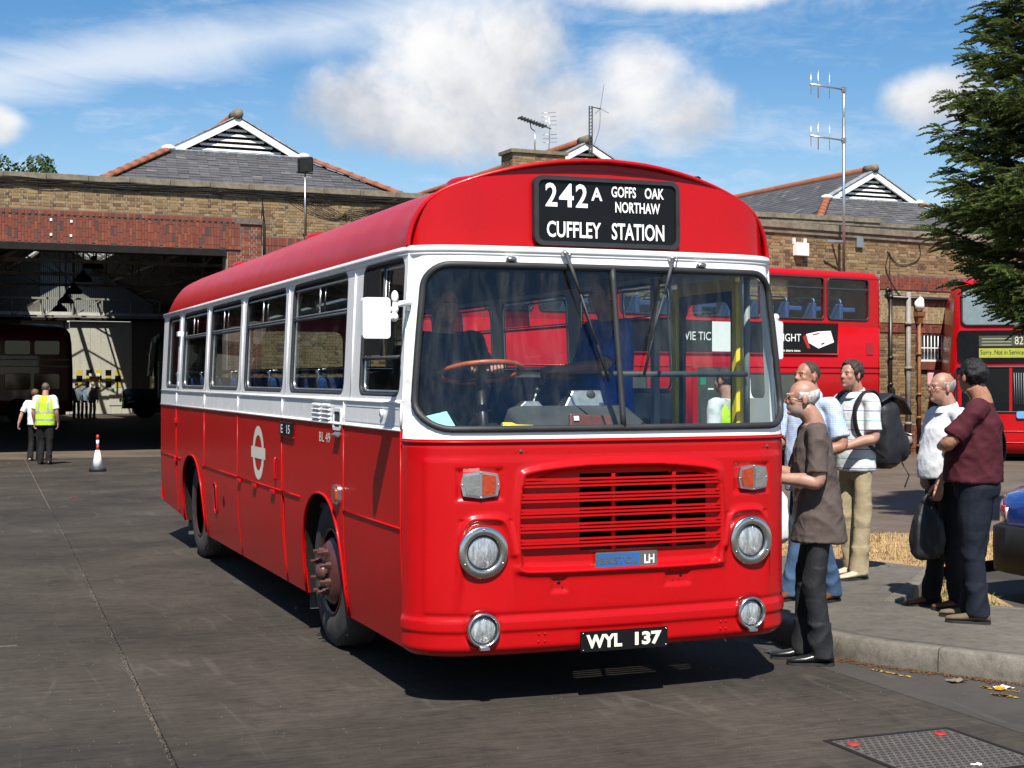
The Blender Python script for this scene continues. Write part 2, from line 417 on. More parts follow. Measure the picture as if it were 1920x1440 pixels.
# ------------------------------------------------------------------ the single-deck bus (front faces -y)
BUS = thing('single_deck_bus', 'red and white single-deck bus showing 242A Cuffley Station on its blind', 'bus')
_xs = [0, .25, .5, .7, .83, .93, 1.0, 1.06, 1.105, 1.132, 1.145]
_yl = [-.165, -.162, -.152, -.140, -.125, -.100, -.068, -.025, .030, .085, .150]
_yu = [.0, .003, .010, .020, .030, .048, .070, .100, .138, .172, .205]
_dense = [x[:] for x in ([], [], [])]
for p in smooth_path([(a, b, c) for a, b, c in zip(_xs, _yl, _yu)], 8):
    _dense[0].append(p.x); _dense[1].append(p.y); _dense[2].append(p.z)
def hw(z): return 1.145 if z <= 1.42 else 1.145-.045*(z-1.42)
def fy(x, z):
    a = min(abs(x)*1.145/hw(z), 1.145); t = min(max((z-1.42)/1.0, 0), 1.2)
    return lerp(interp(a, _dense[0], _dense[1]), interp(a, _dense[0], _dense[2]), t)
def fp(x, z, off=0):
    y = fy(x, z)
    if off:
        e = .004; s = (fy(x+e, z)-fy(x-e, z))/(2*e) if abs(x) < hw(z)-e else (6 if x > 0 else -6)
        k = sqrt(1+s*s); return Vector((x+s/k*off, y-off/k, z))
    return Vector((x, y, z))
def sx(z): return 1.145 if .9 <= z <= 1.45 else (1.145-.047*(z-1.45) if z > 1.45 else 1.145-.045*((.9-z)/.62)**2)
def side(sgn):
    return lambda y, z, d=0: Vector((sgn*(sx(z)-d), y, z))

# --- front panel pressed from one sheet
def segd(px, pz, pts):
    best = 9
    for (ax, az), (bx_, bz) in zip(pts, pts[1:]):
        dx, dz = bx_-ax, bz-az; L = dx*dx+dz*dz
        t = 0 if L == 0 else max(0, min(1, ((px-ax)*dx+(pz-az)*dz)/L))
        d = (px-ax-t*dx)**2+(pz-az-t*dz)**2
        if d < best: best = d
    return sqrt(best)
GR = [(-.595, .74), (-.603, .95), (-.585, 1.17), (-.545, 1.225), (-.30, 1.255), (0, 1.263), (.30, 1.255), (.545, 1.225), (.585, 1.17), (.603, .95), (.595, .74), (.545, .705), (0, .70), (-.545, .705), (-.595, .74)]
GR = [(p.x, p.y) for p in smooth_path([(a, b, 0) for a, b in GR], 3)]
def ingr(x, z):
    if not (-.6 < x < .6 and .71 < z < 1.25): return False
    top = 1.255-.10*(abs(x)/.6)**4-.02*(abs(x)/.6)**2
    return z < top and abs(x) < .597-.05*max(0, .76-z)*10
POD = [(.925, .52), (.915, .70), (.900, .90), (.875, .962), (.83, .985), (.72, .985), (.672, .962), (.648, .90), (.628, .80)]
POD = [(p.x, p.y) for p in smooth_path([(a, b, 0) for a, b in POD], 3)]
def bmp(d, w): return exp(-(d/w)**2)
def emboss(x, z):
    h = 0; a = abs(x)
    h += .010*(1/(1+exp(-(z-.395)/.003)))*(1/(1+exp((z-.462)/.005)))
    if z < .32: h -= .05*((.32-z)/.055)**2
    h -= .005*bmp(z-1.368, .004)
    if z > .49: h += .006*(1/(1+exp(-(1.297-z)/.004)))*(1/(1+exp((a-1.075)/.004)))*(1/(1+exp((.49-z)/.006)))
    if a < .68 and .64 < z < 1.31:
        d = segd(x, z, GR); h += .022*bmp(d, .021)
        if ingr(x, z): h -= .020*min(1, d/.02)
    if .59 < a < .96 and .48 < z < 1.03:
        d = segd(a, z, POD); k = min(1, max(0, (z-.50)/.25)); h += .017*k*bmp(d, .017)
        if .64 < a < .91 and z < .98: h -= .006*k*min(1, d/.03)
    if .68 < a < .95 and 1.06 < z < 1.27:
        q = max(abs(a-.81)-.118, abs(z-1.165)-.078); h -= .013/(1+exp(q/.004))
    for cx, cz, wx, wz in ((-.375, .63, .040, .036), (.325, .634, .075, .036)):
        if abs(x-cx) < .12 and abs(z-cz) < .08:
            q = max(abs(x-cx)-wx, abs(z-cz)-wz); h -= .012/(1+exp(q/.003))
    if abs(a-.795) < .12 and z < .52:
        r = sqrt((a-.795)**2+(z-.412)**2); h -= .016/(1+exp((r-.094)/.004))*(1 if z > .30 else 0)
    return h
def opening(x, z): return -.255 < x < .515 and .805 < z < 1.212-.02*(x/.6)**2
xs = []
N = 300
for i in range(N+1):
    t = -1+2*i/N; a = abs(t); q = 1.145*(a*1.16 if a < .75 else .87+(1-.87)*(1-((1-a)/.25)**1.2*1.0)) if False else 1.145*sin(a*pi/2)**.0*(a*(1.28-.28*a*a)if a < 1 else 1)
    xs.append(math.copysign(min(q, 1.1449), t))
zs = [.268+(1.40-.268)*j/150 for j in range(151)]
mb = MB().grid(lambda x, z: fp(x, z, emboss(x, z)), xs, zs, 0, True, opening)
mb.build('front_panel', M['red'], BUS)
# waist moulding of the front, and bottom lip
mb = MB()
mb.tube([fp(x, 1.386, .004) for x in xs[::4]], .0065, 6); mb.build('waist_moulding', M['red'], BUS)
mb = MB()
mb.bx(-.95, .98, .12, .14, .70, 1.28); mb.build('radiator', pm('radiator_black', (.004, .004, .004), .9, 0, .05), BUS)
for g in range(5):
    for k in range(3):
        z = 1.186-.0795*g-.0185*k; w = .597-.012*(abs(z-.98)/.25)**2
        MB().tube([fp(w*(i/12-1)if False else lerp(-w, w, i/16), z, .010) for i in range(17)], .0068, 4, False, 0, [(-1, -.8), (1, -.8), (1, .8), (-1, .8)]).build('grille_bar', M['red'], BUS)
for x in (-.058, .306):
    MB().bx(x-.011, x+.011, -.160, -.140, .80, 1.21).build('grille_divider', M['red'], BUS)
# badge
bd = MB().plate(rrect(-.172, .193, .704, .790, .006), [], lambda a, b, d: fp(a, b, .016-d), .018, .05).build('badge', M['chrome'], BUS)
blue = pm('blue_enamel', (.02, .11, .32), .3, 0, .5, .4, .1)
MB().plate(rrect(-.163, .088, .711, .783, .004), [], lambda a, b, d: fp(a, b, .0185-d), .002, .05).build('enamel_field', blue, bd)
lettering('BRISTOL', -.150, .075, .727, .765, lambda a, b: fp(a, b, .0200), M['chrome'], bd, .02)
lettering('LH', .115, .175, .722, .770, lambda a, b: fp(a, b, .0180), M['sign_white'], bd, .02)
# number plate
pl = MB().plate(rrect(-.262, .250, .268, .376, .004), [], lambda a, b, d: fp(a, b, .030-d), .012, .08).build('number_plate', M['sign_black'], BUS)
cw = pm('plate_cream', (.80, .76, .60), .4, 0, .4, 0, .06)
lettering('WYL', -.232, -.024, .286, .358, lambda a, b: fp(a, b, .0315), cw, pl, .045)
lettering('137', .052, .212, .286, .358, lambda a, b: fp(a, b, .0315), cw, pl, .045)
for x in (-.25, .238):
    for z in (.278, .366): MB().ball(fp(x, z, .031), .005, None, 8, 6).build('screw', M['chrome'], pl)
# lamps
def front_lamp(name, x, z, r, ri, dep, parent=BUS):
    c = fp(x, z); n = (fp(x, z, 1)-c).normalized(); nn = Vector((n.x*.35, -1, 0)).normalized()
    ring = MB().lathe([(-.03, r*.975), (dep*.30, r), (dep*.50, r*.992), (dep*.58, r*.96), (dep*.62, ri*1.10), (dep*.56, ri*1.03), (dep*.25, ri*1.0), (-.03, ri)], c, nn, 40, cap=False).build(name, M['chrome'], parent)
    MB().lathe([(dep*.12+.018*(1-(i/8)**2), max(ri*.99*i/8, 1e-7)) for i in range(0, 9)], c, nn, 32).build('lens', M['lens'], ring)
    MB().lathe([(-.005, ri*1.02), (dep*.35, ri*1.02), (dep*.35, ri*.93)], c, nn, 32, cap=False).build('rubber_seal', M['rubber'], ring)
    return ring, c, nn
for sgn in (-1, 1):
    ring, c, nn = front_lamp('headlamp', sgn*.795, .815, .136, .090, .045)
    for a in (90, 210, 330):
        t = Vector((-nn.y, nn.x, 0)); p = c+nn*.028+t*(.118*cos(radians(a)))+Vector((0, 0, .118*sin(radians(a))))
        MB().ball(p, .0065, None, 8, 6).build('screw', M['chrome'], ring)
    ring, c, nn = front_lamp('fog_lamp', sgn*.795, .412, .090, .074, .055)
    MB().box(c+nn*.03+Vector((0, 0, -.094)), (.05, .03, .014)).build('clamp', M['alu'], ring)
    # side and indicator lamp pair
    x0 = sgn*.808; o = lambda a, b, d: fp(a, b, -.008+.030-d)
    outl = [(x0-.100, 1.165), (x0-.088, 1.222), (x0, 1.236), (x0+.088, 1.222), (x0+.100, 1.165), (x0+.088, 1.108), (x0, 1.094), (x0-.088, 1.108)]
    fr = MB().plate(outl, [], o, .030, .03).build('indicator_housing', M['alu'], BUS, .003)
    ol = [(x0-.080, 1.165), (x0-.074, 1.212), (x0-.007, 1.222), (x0-.007, 1.108), (x0-.074, 1.118)]
    orr = [(2*x0-a, b) for a, b in ol]
    inner, outer = (orr, ol) if sgn < 0 else (ol, orr)
    MB().plate(inner, [], lambda a, b, d: fp(a, b, .030-d), .012, .03).build('amber_lens', M['amber'], fr, .004)
    MB().plate(outer, [], lambda a, b, d: fp(a, b, .030-d), .012, .03).build('clear_lens', M['clearlens'], fr, .004)
    for a, b in ((0, 1.230), (0, 1.100), (-.092, 1.165), (.092, 1.165)): MB().ball(fp(x0+a, b, .023), .005, None, 8, 6).build('screw', M['chrome'], fr)
riv = MB()
for x in (-.49, -.455, .60, .635):
    for z in (.335, .375): riv.ball(fp(x, z, .002), .006, None, 6, 4)
for x in (-.617, -.557, .90, .955): riv.ball(fp(x, 1.335, .001), .004, None, 6, 4)
tag(riv.build('rivets', M['red'], BUS), kind='stuff')
for x in (-.587, .925): MB().ball(fp(x, 1.335, .001), (.010, .006, .010), None, 10, 6).build('fastener', M['cab'], BUS)
for x, z, r in ((-.375, .640, .011), (-.352, .612, .005), (.35, .645, .010), (.30, .618, .004), (.34, .62, .004)):
    MB().cyl(fp(x, z, -.0075), fp(x, z, -.0045), r, 12).build('hole', M['inside'], BUS)

# --- windscreen surround, gasket, panes
def ws_half(z):
    t = (z-1.45)/(2.315-1.45); return lerp(1.112, 1.035, t**1.25)
WSO = []
for a, b in resample(rrect(-1, 1, 1.452, 2.318, (.15, .15, .115, .115), 7), .04): WSO.append((a, b))
# squeeze the plain rectangle sideways to the raked outline, keeping the corner rounding
WSO = [(a*1.0*ws_half(b), b) for a, b in WSO]
outer = resample([(-1.1445, 1.40), (1.1445, 1.40), (1.0995, 2.405), (-1.0995, 2.405)], .03)
outer = [(max(-hw(b)+.0004, min(hw(b)-.0004, a)), b) for a, b in outer]
# dense points near the corners keep the curved surface smooth
pl_ = MB(); pts_extra = None
pl_.plate(outer, [WSO], lambda a, b, d: fp(a, b, -d), 0, (.022, .10), 0, True)
pl_.build('windscreen_surround', M['white'], BUS)
MB().tube([fp(a, b, .004) for a, b in WSO], .019, 10, True).build('windscreen_gasket', M['rubber'], BUS)
for sgn in (-1, 1):
    half = [(a, b) for a, b in WSO if a*sgn > .02]
    if sgn < 0: k = max(range(len(half)), key=lambda i: (half[i][0] if half[i][1] > 2.2 else -9)); half = half
    # order along the outline: start at the seam
    idx = [i for i, (a, b) in enumerate(WSO) if a*sgn > .02]
    s0 = next(i for i in idx if (i-1) % len(WSO) not in idx); half = []
    i = s0
    while i % len(WSO) in idx and len(half) < len(idx): half.append(WSO[i % len(WSO)]); i += 1
    a, b = half[-1], half[0]
    loop = resample(half+[(sgn*.004, a[1]), (sgn*.004, b[1])], .05)
    MB().plate(loop, [], lambda a, b, d: fp(a, b, -.004-d), 0, (.03, .12), 0, True).build('windscreen_pane', M['wglass'], BUS)
MB().tube([fp(.0, 1.45+.87*i/12, .006) for i in range(13)], .017, 8).build('windscreen_pillar', M['rubber'], BUS)

# --- cornice all round, just under the roof
def corn(y0=9.03):
    L = [Vector((-1.103, y, 2.402)) for y in (y0, 7, 5, 3, 1.5, .6, .35)]
    Fm = [fp(x*1.0995/1.145, 2.402, 0) for x in [v for v in xs[2:-2:5]]]
    R = [Vector((1.103, y, 2.402)) for y in (.35, .6, 1.5, 3, 5, 7, y0)]
    return L+Fm+R
MB().tube(corn(), .021, 8).build('cornice_moulding', M['white'], BUS)
MB().tube([p+Vector((0, 0, -.022)) for p in corn()], .012, 8).build('gutter', M['white'], BUS)

# --- roof
AR = [(1.100, 2.415), (1.094, 2.47), (1.068, 2.56), (1.012, 2.650), (.93, 2.715), (.82, 2.765), (.66, 2.818), (.46, 2.865), (.23, 2.898), (0, 2.910)]
AR = [(p.x, p.y) for p in smooth_path([(a, b, 0) for a, b in AR], 3)]
arch = AR+[(-a, b) for a, b in AR[-2::-1]]
def rimy(x): return .03+.155*(abs(x)/1.1)**2
rings = []
for d, k in ((0, 1.0), (.02, 1.004), (.05, 1.006), (.12, 1.0)):
    rings.append([Vector((a*k, rimy(a)+d, 2.415+(b-2.415)*k)) for a, b in arch])
for y in (.5, 1.2, 2.0, 3, 4, 5, 6, 7, 8.0):
    rings.append([Vector((a, y, b+.012*(b-2.415)/.5*(1 if y > 1 else 0))) for a, b in arch])
for q in (.25, .5, .7, .85, .95, 1.0):
    rings.append([Vector((a*(1-.03*q*q), 8.25+.82*q, 2.415+(b+.012*(b-2.415)/.5-2.415)*sqrt(max(0, 1-q**2.2))+.0)) for a, b in arch])
rb = MB(); n = len(arch)
rb.add([p for r in rings for p in r], [(i*n+k, i*n+k+1, (i+1)*n+k+1, (i+1)*n+k) for i in range(len(rings)-1) for k in range(n-1)], 0, True)
rb.build('roof', M['red_roof'], BUS)
MB().tube(rings[0], .013, 8).build('roof_lip', M['red'], BUS)
inner = [[Vector((p.x*.97, p.y+(.08 if i == 0 else 0), 2.40+(p.z-2.415)*.93)) for p in r] for i, r in enumerate(rings)]
MB().add([p for r in inner for p in r], [(i*n+k, i*n+k+1, (i+1)*n+k+1, (i+1)*n+k) for i in range(len(rings)-1) for k in range(n-1)], 0, True).build('ceiling', M['lining'], BUS)
# dome front under the lip
fo = [(a*.99, 2.418+(b-2.415)*.985) for a, b in arch]
def fface(a, b, d=0): return Vector((a, fy(a, 2.42)+.055+.02*(b-2.42)+d, b))
MB().plate(resample(fo, .05), [], fface, 0, (.05, .08), 0, True).build('dome_front', M['red'], BUS)
ins = MB()   # underside of the lip
ins.add([p for p in rings[0]]+[fface(a, b) for a, b in fo], [(k, k+1, n+k+1, n+k) for k in range(n-1)], 0, True); ins.build('lip_underside', M['red'], BUS)
for y in (1.1, 4.75, 8.0):
    v = MB(); v.loft([[Vector((-.34+rx*cos(t), y+ry*sin(t), zz)) for t in [2*pi*k/20 for k in range(20)]] for rx, ry, zz in ((.22, .27, 2.84), (.22, .27, 2.905), (.20, .25, 2.922), (.10, .12, 2.93))])
    v.build('roof_ventilator', M['red'], BUS)

# --- destination blind
DB = MB().plate(rrect(-.440, .440, 2.436, 2.816, .05, 6), [rrect(-.415, .415, 2.460, 2.792, .035, 6)], lambda a, b, d: Vector((a, .018+.02*(b-2.42)+d, b)), .06).build('blind_frame', M['rubber'], BUS, .008)
MB().plate(rrect(-.418, .418, 2.457, 2.795, .03), [], lambda a, b, d: Vector((a, .030+.02*(b-2.42)+d, b)), .03).build('blind', M['sign_black'], DB)
dw = lambda a, b: Vector((a, .0285+.02*(b-2.42), b))
def bt(s, x0, x1, z0, z1, bold): lettering(s, x0, x1, z0, z1, dw, M['sign_white'], DB, bold)
bt('2', -.372, -.302, 2.648, 2.776, .018); bt('4', -.292, -.205, 2.648, 2.776, .018); bt('2', -.193, -.122, 2.648, 2.776, .018); bt('A', -.100, -.033, 2.690, 2.762, .022)
bt('GOFFS', .022, .172, 2.714, 2.774, .018); bt('OAK', .226, .345, 2.714, 2.774, .018); bt('NORTHAW', .045, .320, 2.630, 2.690, .018)
bt('CUFFLEY', -.365, -.043, 2.482, 2.570, .018); bt('STATION', .022, .345, 2.480, 2.572, .018)

# --- sides
WIN = [(.225, 1.035), (1.375, 2.845), (3.06, 4.475), (4.71, 6.09), (6.33, 7.65), (7.95, 8.70)]
DOOR = (.50, 1.28)
def side_body(sgn):
    S = side(sgn)
    holes = [rrect(a, b, 1.618, 2.368, .085 if b-a > .9 else .07, 6) for a, b in (WIN if sgn < 0 else WIN[1:])]
    y0 = .17
    if sgn < 0:
        up = MB().plate(resample([(y0, 1.592), (9.03, 1.592), (9.03, 2.402), (y0, 2.402)], .3), holes, S, .03, (.25, .2), 0, True)
    else:
        up = MB().plate(resample([(DOOR[1]+.06, 1.592), (9.03, 1.592), (9.03, 2.402), (DOOR[1]+.06, 2.402)], .3), holes, S, .03, (.25, .2), 0, True)
        up.plate(resample([(y0, .30), (DOOR[0]-.04, .30), (DOOR[0]-.04, 2.402), (y0, 2.402)], .2), [rrect(y0+.05, DOOR[0]-.07, 1.60, 2.30, .04)], S, .03, .2, 0, True)
        up.plate(resample([(DOOR[0]-.04, 2.33), (DOOR[1]+.06, 2.33), (DOOR[1]+.06, 2.402), (DOOR[0]-.04, 2.402)], .2), [], S, .03, .2)
    up.build('window_surround', M['white'], BUS)
    # panels below the windows, one by one
    seams = [.17, 1.344, 3.036, 4.68, 6.27, 7.94, 9.04]
    if sgn > 0: seams[0] = DOOR[1]+.06
    for i in range(6):
        a, b = seams[i]+.003, seams[i+1]-.003
        if b-a < .1: continue
        MB().plate(resample([(a, 1.448), (b, 1.448), (b, 1.588), (a, 1.588)], .3), [], S, .02).build('waist_panel', M['white'], BUS)
        arch_c = {1: (1.915, .535, .985), 4: (6.99, .61, .985)}.get(i)
        bz = lambda y: .272+max(0, y-6.3)*.042
        if arch_c is None:
            MB().plate(resample([(a, .925), (b, .925), (b, 1.438), (a, 1.438)], .12), [], S, .02, .15, 0, True).build('side_panel', M['red_old'], BUS)
            MB().plate(resample([(a, bz(a)), (b, bz(b)), (b, .915), (a, .915)], .1), [], S, .02, .1, 0, True).build('skirt_panel', M['red_old'], BUS)
        else:
            c, r, top = arch_c; pts = [(a, bz(a)), (max(c-r, a+.03), bz(a))]
            for k in range(0, 25):
                t = pi-pi*k/24; pts.append((c+r*math.copysign(abs(cos(t))**.85, cos(t)), bz(c)+(top-bz(c))*sin(t)**.72))
            pts[1] = (pts[2][0], bz(a)); pts += [(b, bz(b)), (b, 1.438), (a, 1.438)]
            arc = pts[2:27]
            MB().plate(pts, [], S, .02, .06, 0, True).build('arch_panel', M['red_old'], BUS)
            MB().tube([S(y, z, -.004) for y, z in arc], .009, 8).build('arch_edge', M['red_old'], BUS)
            w = MB()   # dark inside of the wheel arch
            ring = [S(y, z, .012) for y, z in arc]; ring2 = [Vector((sgn*.70, p.y, p.z)) for p in ring]; k = len(ring)
            w.add(ring+ring2, [(i_, i_+1, k+i_+1, k+i_) for i_ in range(k-1)], 0, True)
            w.add(ring2, [tuple(range(k))], 0); w.build('arch_lining', M['inside'], BUS)
            for (p, q) in ((a, c-r-.02), (c+r+.02, b)):
                if q-p > .08: MB().tube([S(p, .92, -.003), S(q, .92, -.003)], .007, 6).build('rub_strip', M['red_old'], BUS)
    MB().tube([S(seams[0], 1.443, -.002), S(9.03, 1.443, -.002)], .009, 6).build('waist_strip', M['white'], BUS)
    MB().tube([S(seams[0], 1.590, -.001), S(9.03, 1.590, -.001)], .010, 6).build('waist_strip', M['white'], BUS)
    for i in (0, 2, 3, 5):
        MB().tube([S(seams[i], .92, -.002), S(seams[i+1], .92, -.002)], .006, 6).build('rub_strip', M['red_old'], BUS)
    for y in seams[(0 if sgn < 0 else 1):-1]:
        MB().tube([S(y, z, -.001) for z in (.275+max(0, y-6.3)*.042, .4, .55, .7, .9, 1.438)], .0045, 6).build('panel_bead', M['red_old'], BUS)
        MB().tube([S(y, z, -.001) for z in (1.45, 1.585)], .007, 6).build('panel_bead', M['white'], BUS)
    for i in range(5):
        y = (WIN[i][1]+WIN[i+1][0])/2
        if sgn < 0 or i: MB().tube([S(y, z, -.001) for z in (1.60, 2.0, 2.38)], .006, 6).build('pillar_bead', M['white'], BUS)
    rv = MB(); y = .3 if sgn < 0 else 1.45
    while y < 9:
        for z in (1.590, 1.443): rv.ball(S(y, z, -.008), .0035, None, 5, 4, 0)
        y += .09
    tag(rv.build('rivets', M['white'], BUS), kind='stuff')
    rv = MB()
    for y in seams[1:-1]:
        z = .34+max(0, y-6.3)*.042
        while z < 1.4: rv.ball(S(y+.016, z, -.001), .005, None, 5, 4); z += .13
    y = 1.5
    tag(rv.build('rivets', M['red'], BUS), kind='stuff')
    # windows
    for wi, (a, b) in enumerate(WIN):
        if sgn > 0 and wi == 0: continue
        m = .006; r = .08 if b-a > .9 else .066
        fr = MB().tube([S(y, z, .012) for y, z in rrect(a+m, b-m, 1.618+m, 2.368-m, r, 6)], .014, 8, True).build('window', M['rubber'], BUS)
        MB().tube([S(y, z, .026) for y, z in rrect(a+.03, b-.03, 1.645, 2.325, r*.8, 5)], .008, 6, True).build('window_frame', M['alu'], fr)
        MB().plate(rrect(a+.005, b-.005, 1.622, 2.364, r, 6), [], lambda y, z, d: S(y, z, .028)).build('pane', M['glass'], fr)
        if wi == 0:
            MB().tube([S(a+.02, 1.832, .018), S(b-.02, 1.832, .018)], .012, 6).build('transom', M['cab'], fr)
            MB().tube([S(.66, 1.84, .02), S(.66, 2.34, .02)], .010, 6).build('slider_edge', M['cab'], fr)
            MB().tube([S(.63, 1.84, .02), S(.63, 2.34, .02)], .005, 6).build('slider_edge', M['alu'], fr)
            MB().bx(sgn*1.112-.004, sgn*1.112+.004, .66, .99, 1.85, 2.33).build('drawn_slider', M['inside'], fr)
        elif wi < 5:
            MB().tube([S(a+.01, 2.118, .016), S(b-.01, 2.118, .016)], .011, 6).build('transom', M['cab'], fr)
            MB().tube([S(a+.02, 2.140, .014), S(b-.02, 2.140, .014)], .006, 6).build('slider_rail', M['alu'], fr)
            MB().tube([S(a+.04, 2.322, .014), S(b-.04, 2.322, .014)], .007, 6).build('slider_rail', M['alu'], fr)
            mid = (a+b)/2+(0 if wi == 1 else .12)
            MB().tube([S(mid, 2.145, .012), S(mid, 2.315, .012)], .007, 6).build('slider_edge', M['alu'], fr)
            if wi > 1: MB().plate(rrect(mid, b-.05, 2.15, 2.315, .02), [], lambda y, z, d: S(y, z, .010+d), .004).build('slider_pane', M['dglass'], fr)
side_body(-1); side_body(1)
SL = side(-1)
# left-side details
em = MB()
N_ = 40
for k in range(N_):
    t0, t1 = 2*pi*k/N_, 2*pi*(k+1)/N_
    def el(t, ry, rz): return (3.845+ry*cos(t), 1.152+rz*sin(t))
    q = [SL(*el(t0, .205, .205), -.002), SL(*el(t1, .205, .205), -.002), SL(*el(t1, .135, .135), -.002), SL(*el(t0, .135, .135), -.002)]
    em.add(q, [(0, 1, 2, 3)])
em.plate([(3.585, 1.108), (4.105, 1.108), (4.105, 1.196), (3.585, 1.196)], [], lambda y, z, d: SL(y, z, -.003))
em.build('roundel', M['cream'], BUS, recalc=False)
for (a, b, s_) in ((2.88, 3.03, 'E'), (2.665, 2.845, '15')):
    p = MB().bx(-1.163, -1.146, a, b, 1.318, 1.412).build('garage_plate', M['sign_black'], BUS, .003)
    lettering(s_, -(a+b)/2-.028 if len(s_) == 1 else -(a+b)/2-.05, -(a+b)/2+.028 if len(s_) == 1 else -(a+b)/2+.05, 1.335, 1.395, lambda u, z: Vector((-1.1645, -u, z)), M['sign_white'], p, .01)
MB().bx(-1.158, -1.146, 2.63, 3.06, 1.306, 1.316).build('plate_holder', M['red'], BUS)
lettering('BL 49', -1.935, -1.655, 1.315, 1.378, lambda u, z: Vector((-1.1475, -u, z)), M['cream'], BUS, .01, 'fleet_number')
for c in (0, 1):
    for r in range(4):
        a = 1.66+c*.245; z = 1.462+r*.028
        lou = MB(); pts = [(-1.146, z+.014), (-1.162, z+.004), (-1.160, z), (-1.146, z)]
        lou.loft([[Vector((x, y, q)) for x, q in pts] for y in (a, a+.20)], 0, False); lou.build('louvre', M['white'], BUS)
fl = MB().plate(rrect(1.385, 1.585, 1.40, 1.535, .03), [rrect(1.41, 1.56, 1.42, 1.515, .025)], lambda y, z, d: SL(y, z, -.008+d), .012).build('filler_recess', M['white'], BUS, .002)
MB().plate(rrect(1.405, 1.565, 1.415, 1.52, .03), [], lambda y, z, d: SL(y, z, -.0025)).build('recess_back', M['cab'], fl)
MB().box((-1.160, 1.46, 1.375), (.03, .13, .016), Matrix.Rotation(radians(-35), 3, 'Y')).build('filler_flap', M['alu'], fl)
MB().cyl((-1.145, .52, 1.525), (-1.156, .52, 1.525), .022, 14).build('lock', M['white'], BUS)
for y, z in ((.20, 1.56), ):
    MB().plate([(.20, 1.465), (1.31, 1.465), (1.31, 1.565), (.20, 1.565)], [[(.215, 1.477), (.215, 1.553), (1.295, 1.553), (1.295, 1.477)]], lambda y, z, d: SL(y, z, -.002)).build('flap_edge', M['white'], BUS)
sl = MB().plate(rrect(1.40, 1.545, .950, 1.065, .03), [], lambda y, z, d: SL(y, z, -.020+d), .020).build('side_indicator', M['alu'], BUS, .006)
MB().plate(rrect(1.425, 1.52, .968, 1.047, .02), [], lambda y, z, d: SL(y, z, -.032+d), .014).build('amber_lens', M['amber'], sl, .006)
MB().plate(rrect(5.66, 5.79, .53, .80, .055), [], lambda y, z, d: SL(y, z, -.0025)).build('hand_hole', M['inside'], BUS)
MB().tube([SL(y, z, -.003) for y, z in rrect(5.66, 5.79, .53, .80, .055)], .007, 6, True).build('hole_rim', M['red'], BUS)
MB().plate(rrect(5.29, 5.37, .62, .71, .038), [], lambda y, z, d: SL(y, z, -.0025)).build('hand_hole', M['inside'], BUS)
for y in (4.57, 3.96, 3.30): MB().box((-1.155, y, .895), (.02, .12, .03)).build('hinge', M['red'], BUS, .004)
for z in (1.29, .90): MB().box((-1.152, 7.94, z), (.03, .07, .05)).build('hinge', M['red'], BUS, .005)
MB().tube([(-1.152, 3.21, .985), (-1.160, 3.21, 1.0), (-1.160, 3.21, 1.13), (-1.152, 3.21, 1.15)], .009, 6).build('handle', M['red'], BUS)
for z in (2.17, 1.66): MB().box((-1.125, 7.86, z), (.04, .10, .05)).build('door_hinge', M['white'], BUS, .006)
# rear end and right side of the lower front
MB().plate(resample([(-1.14, .42), (1.14, .42), (1.10, 2.40), (-1.10, 2.40)], .3), [rrect(-.9, .9, 1.65, 2.25, .1)], lambda a, b, d: Vector((a, 9.045+d, b)), .02).build('rear_panel', M['red_old'], BUS)
MB().plate(rrect(-.91, .91, 1.64, 2.26, .1), [], lambda a, b, d: Vector((a, 9.05, b))).build('rear_window', M['dglass'], BUS)
# front corner post of the left side, red below, white above
# --- underside and chassis
fl = MB(); fl.bx(-1.06, 1.06, .35, 8.95, .86, .90)
fl.build('floor', M['floor'], BUS)
u = MB()
for x in (-.42, .42): u.bx(x-.05, x+.05, -.02, 8.6, .48, .68)
u.bx(-.9, .9, 1.83, 1.97, .40, .52); u.bx(-.9, .9, 6.85, 7.1, .38, .58)
u.bx(-.95, -.45, 3.2, 4.4, .36, .70); u.bx(.45, .95, 4.2, 5.2, .38, .7); u.bx(-.25, .25, 3.0, 4.8, .34, .6)
u.bx(-.98, -.94, 2.5, 6.3, .245, .32)
u.build('chassis', M['inside'], BUS)
# inside faces of skirts: a dark curtain so no daylight crosses under the floor is not needed; mudguards
for y in (2.53, 7.68):
    for sx_ in (-1, 1): MB().bx(sx_*.82, sx_*1.06, y, y+.012, .15, .50).build('mud_flap', pm('mud_flap_rubber', (.10, .095, .085), .85, 0, .2, 0, .3) if 'mf' not in M and not M.update(mf=1) else bpy.data.materials['mud_flap_rubber'], BUS)
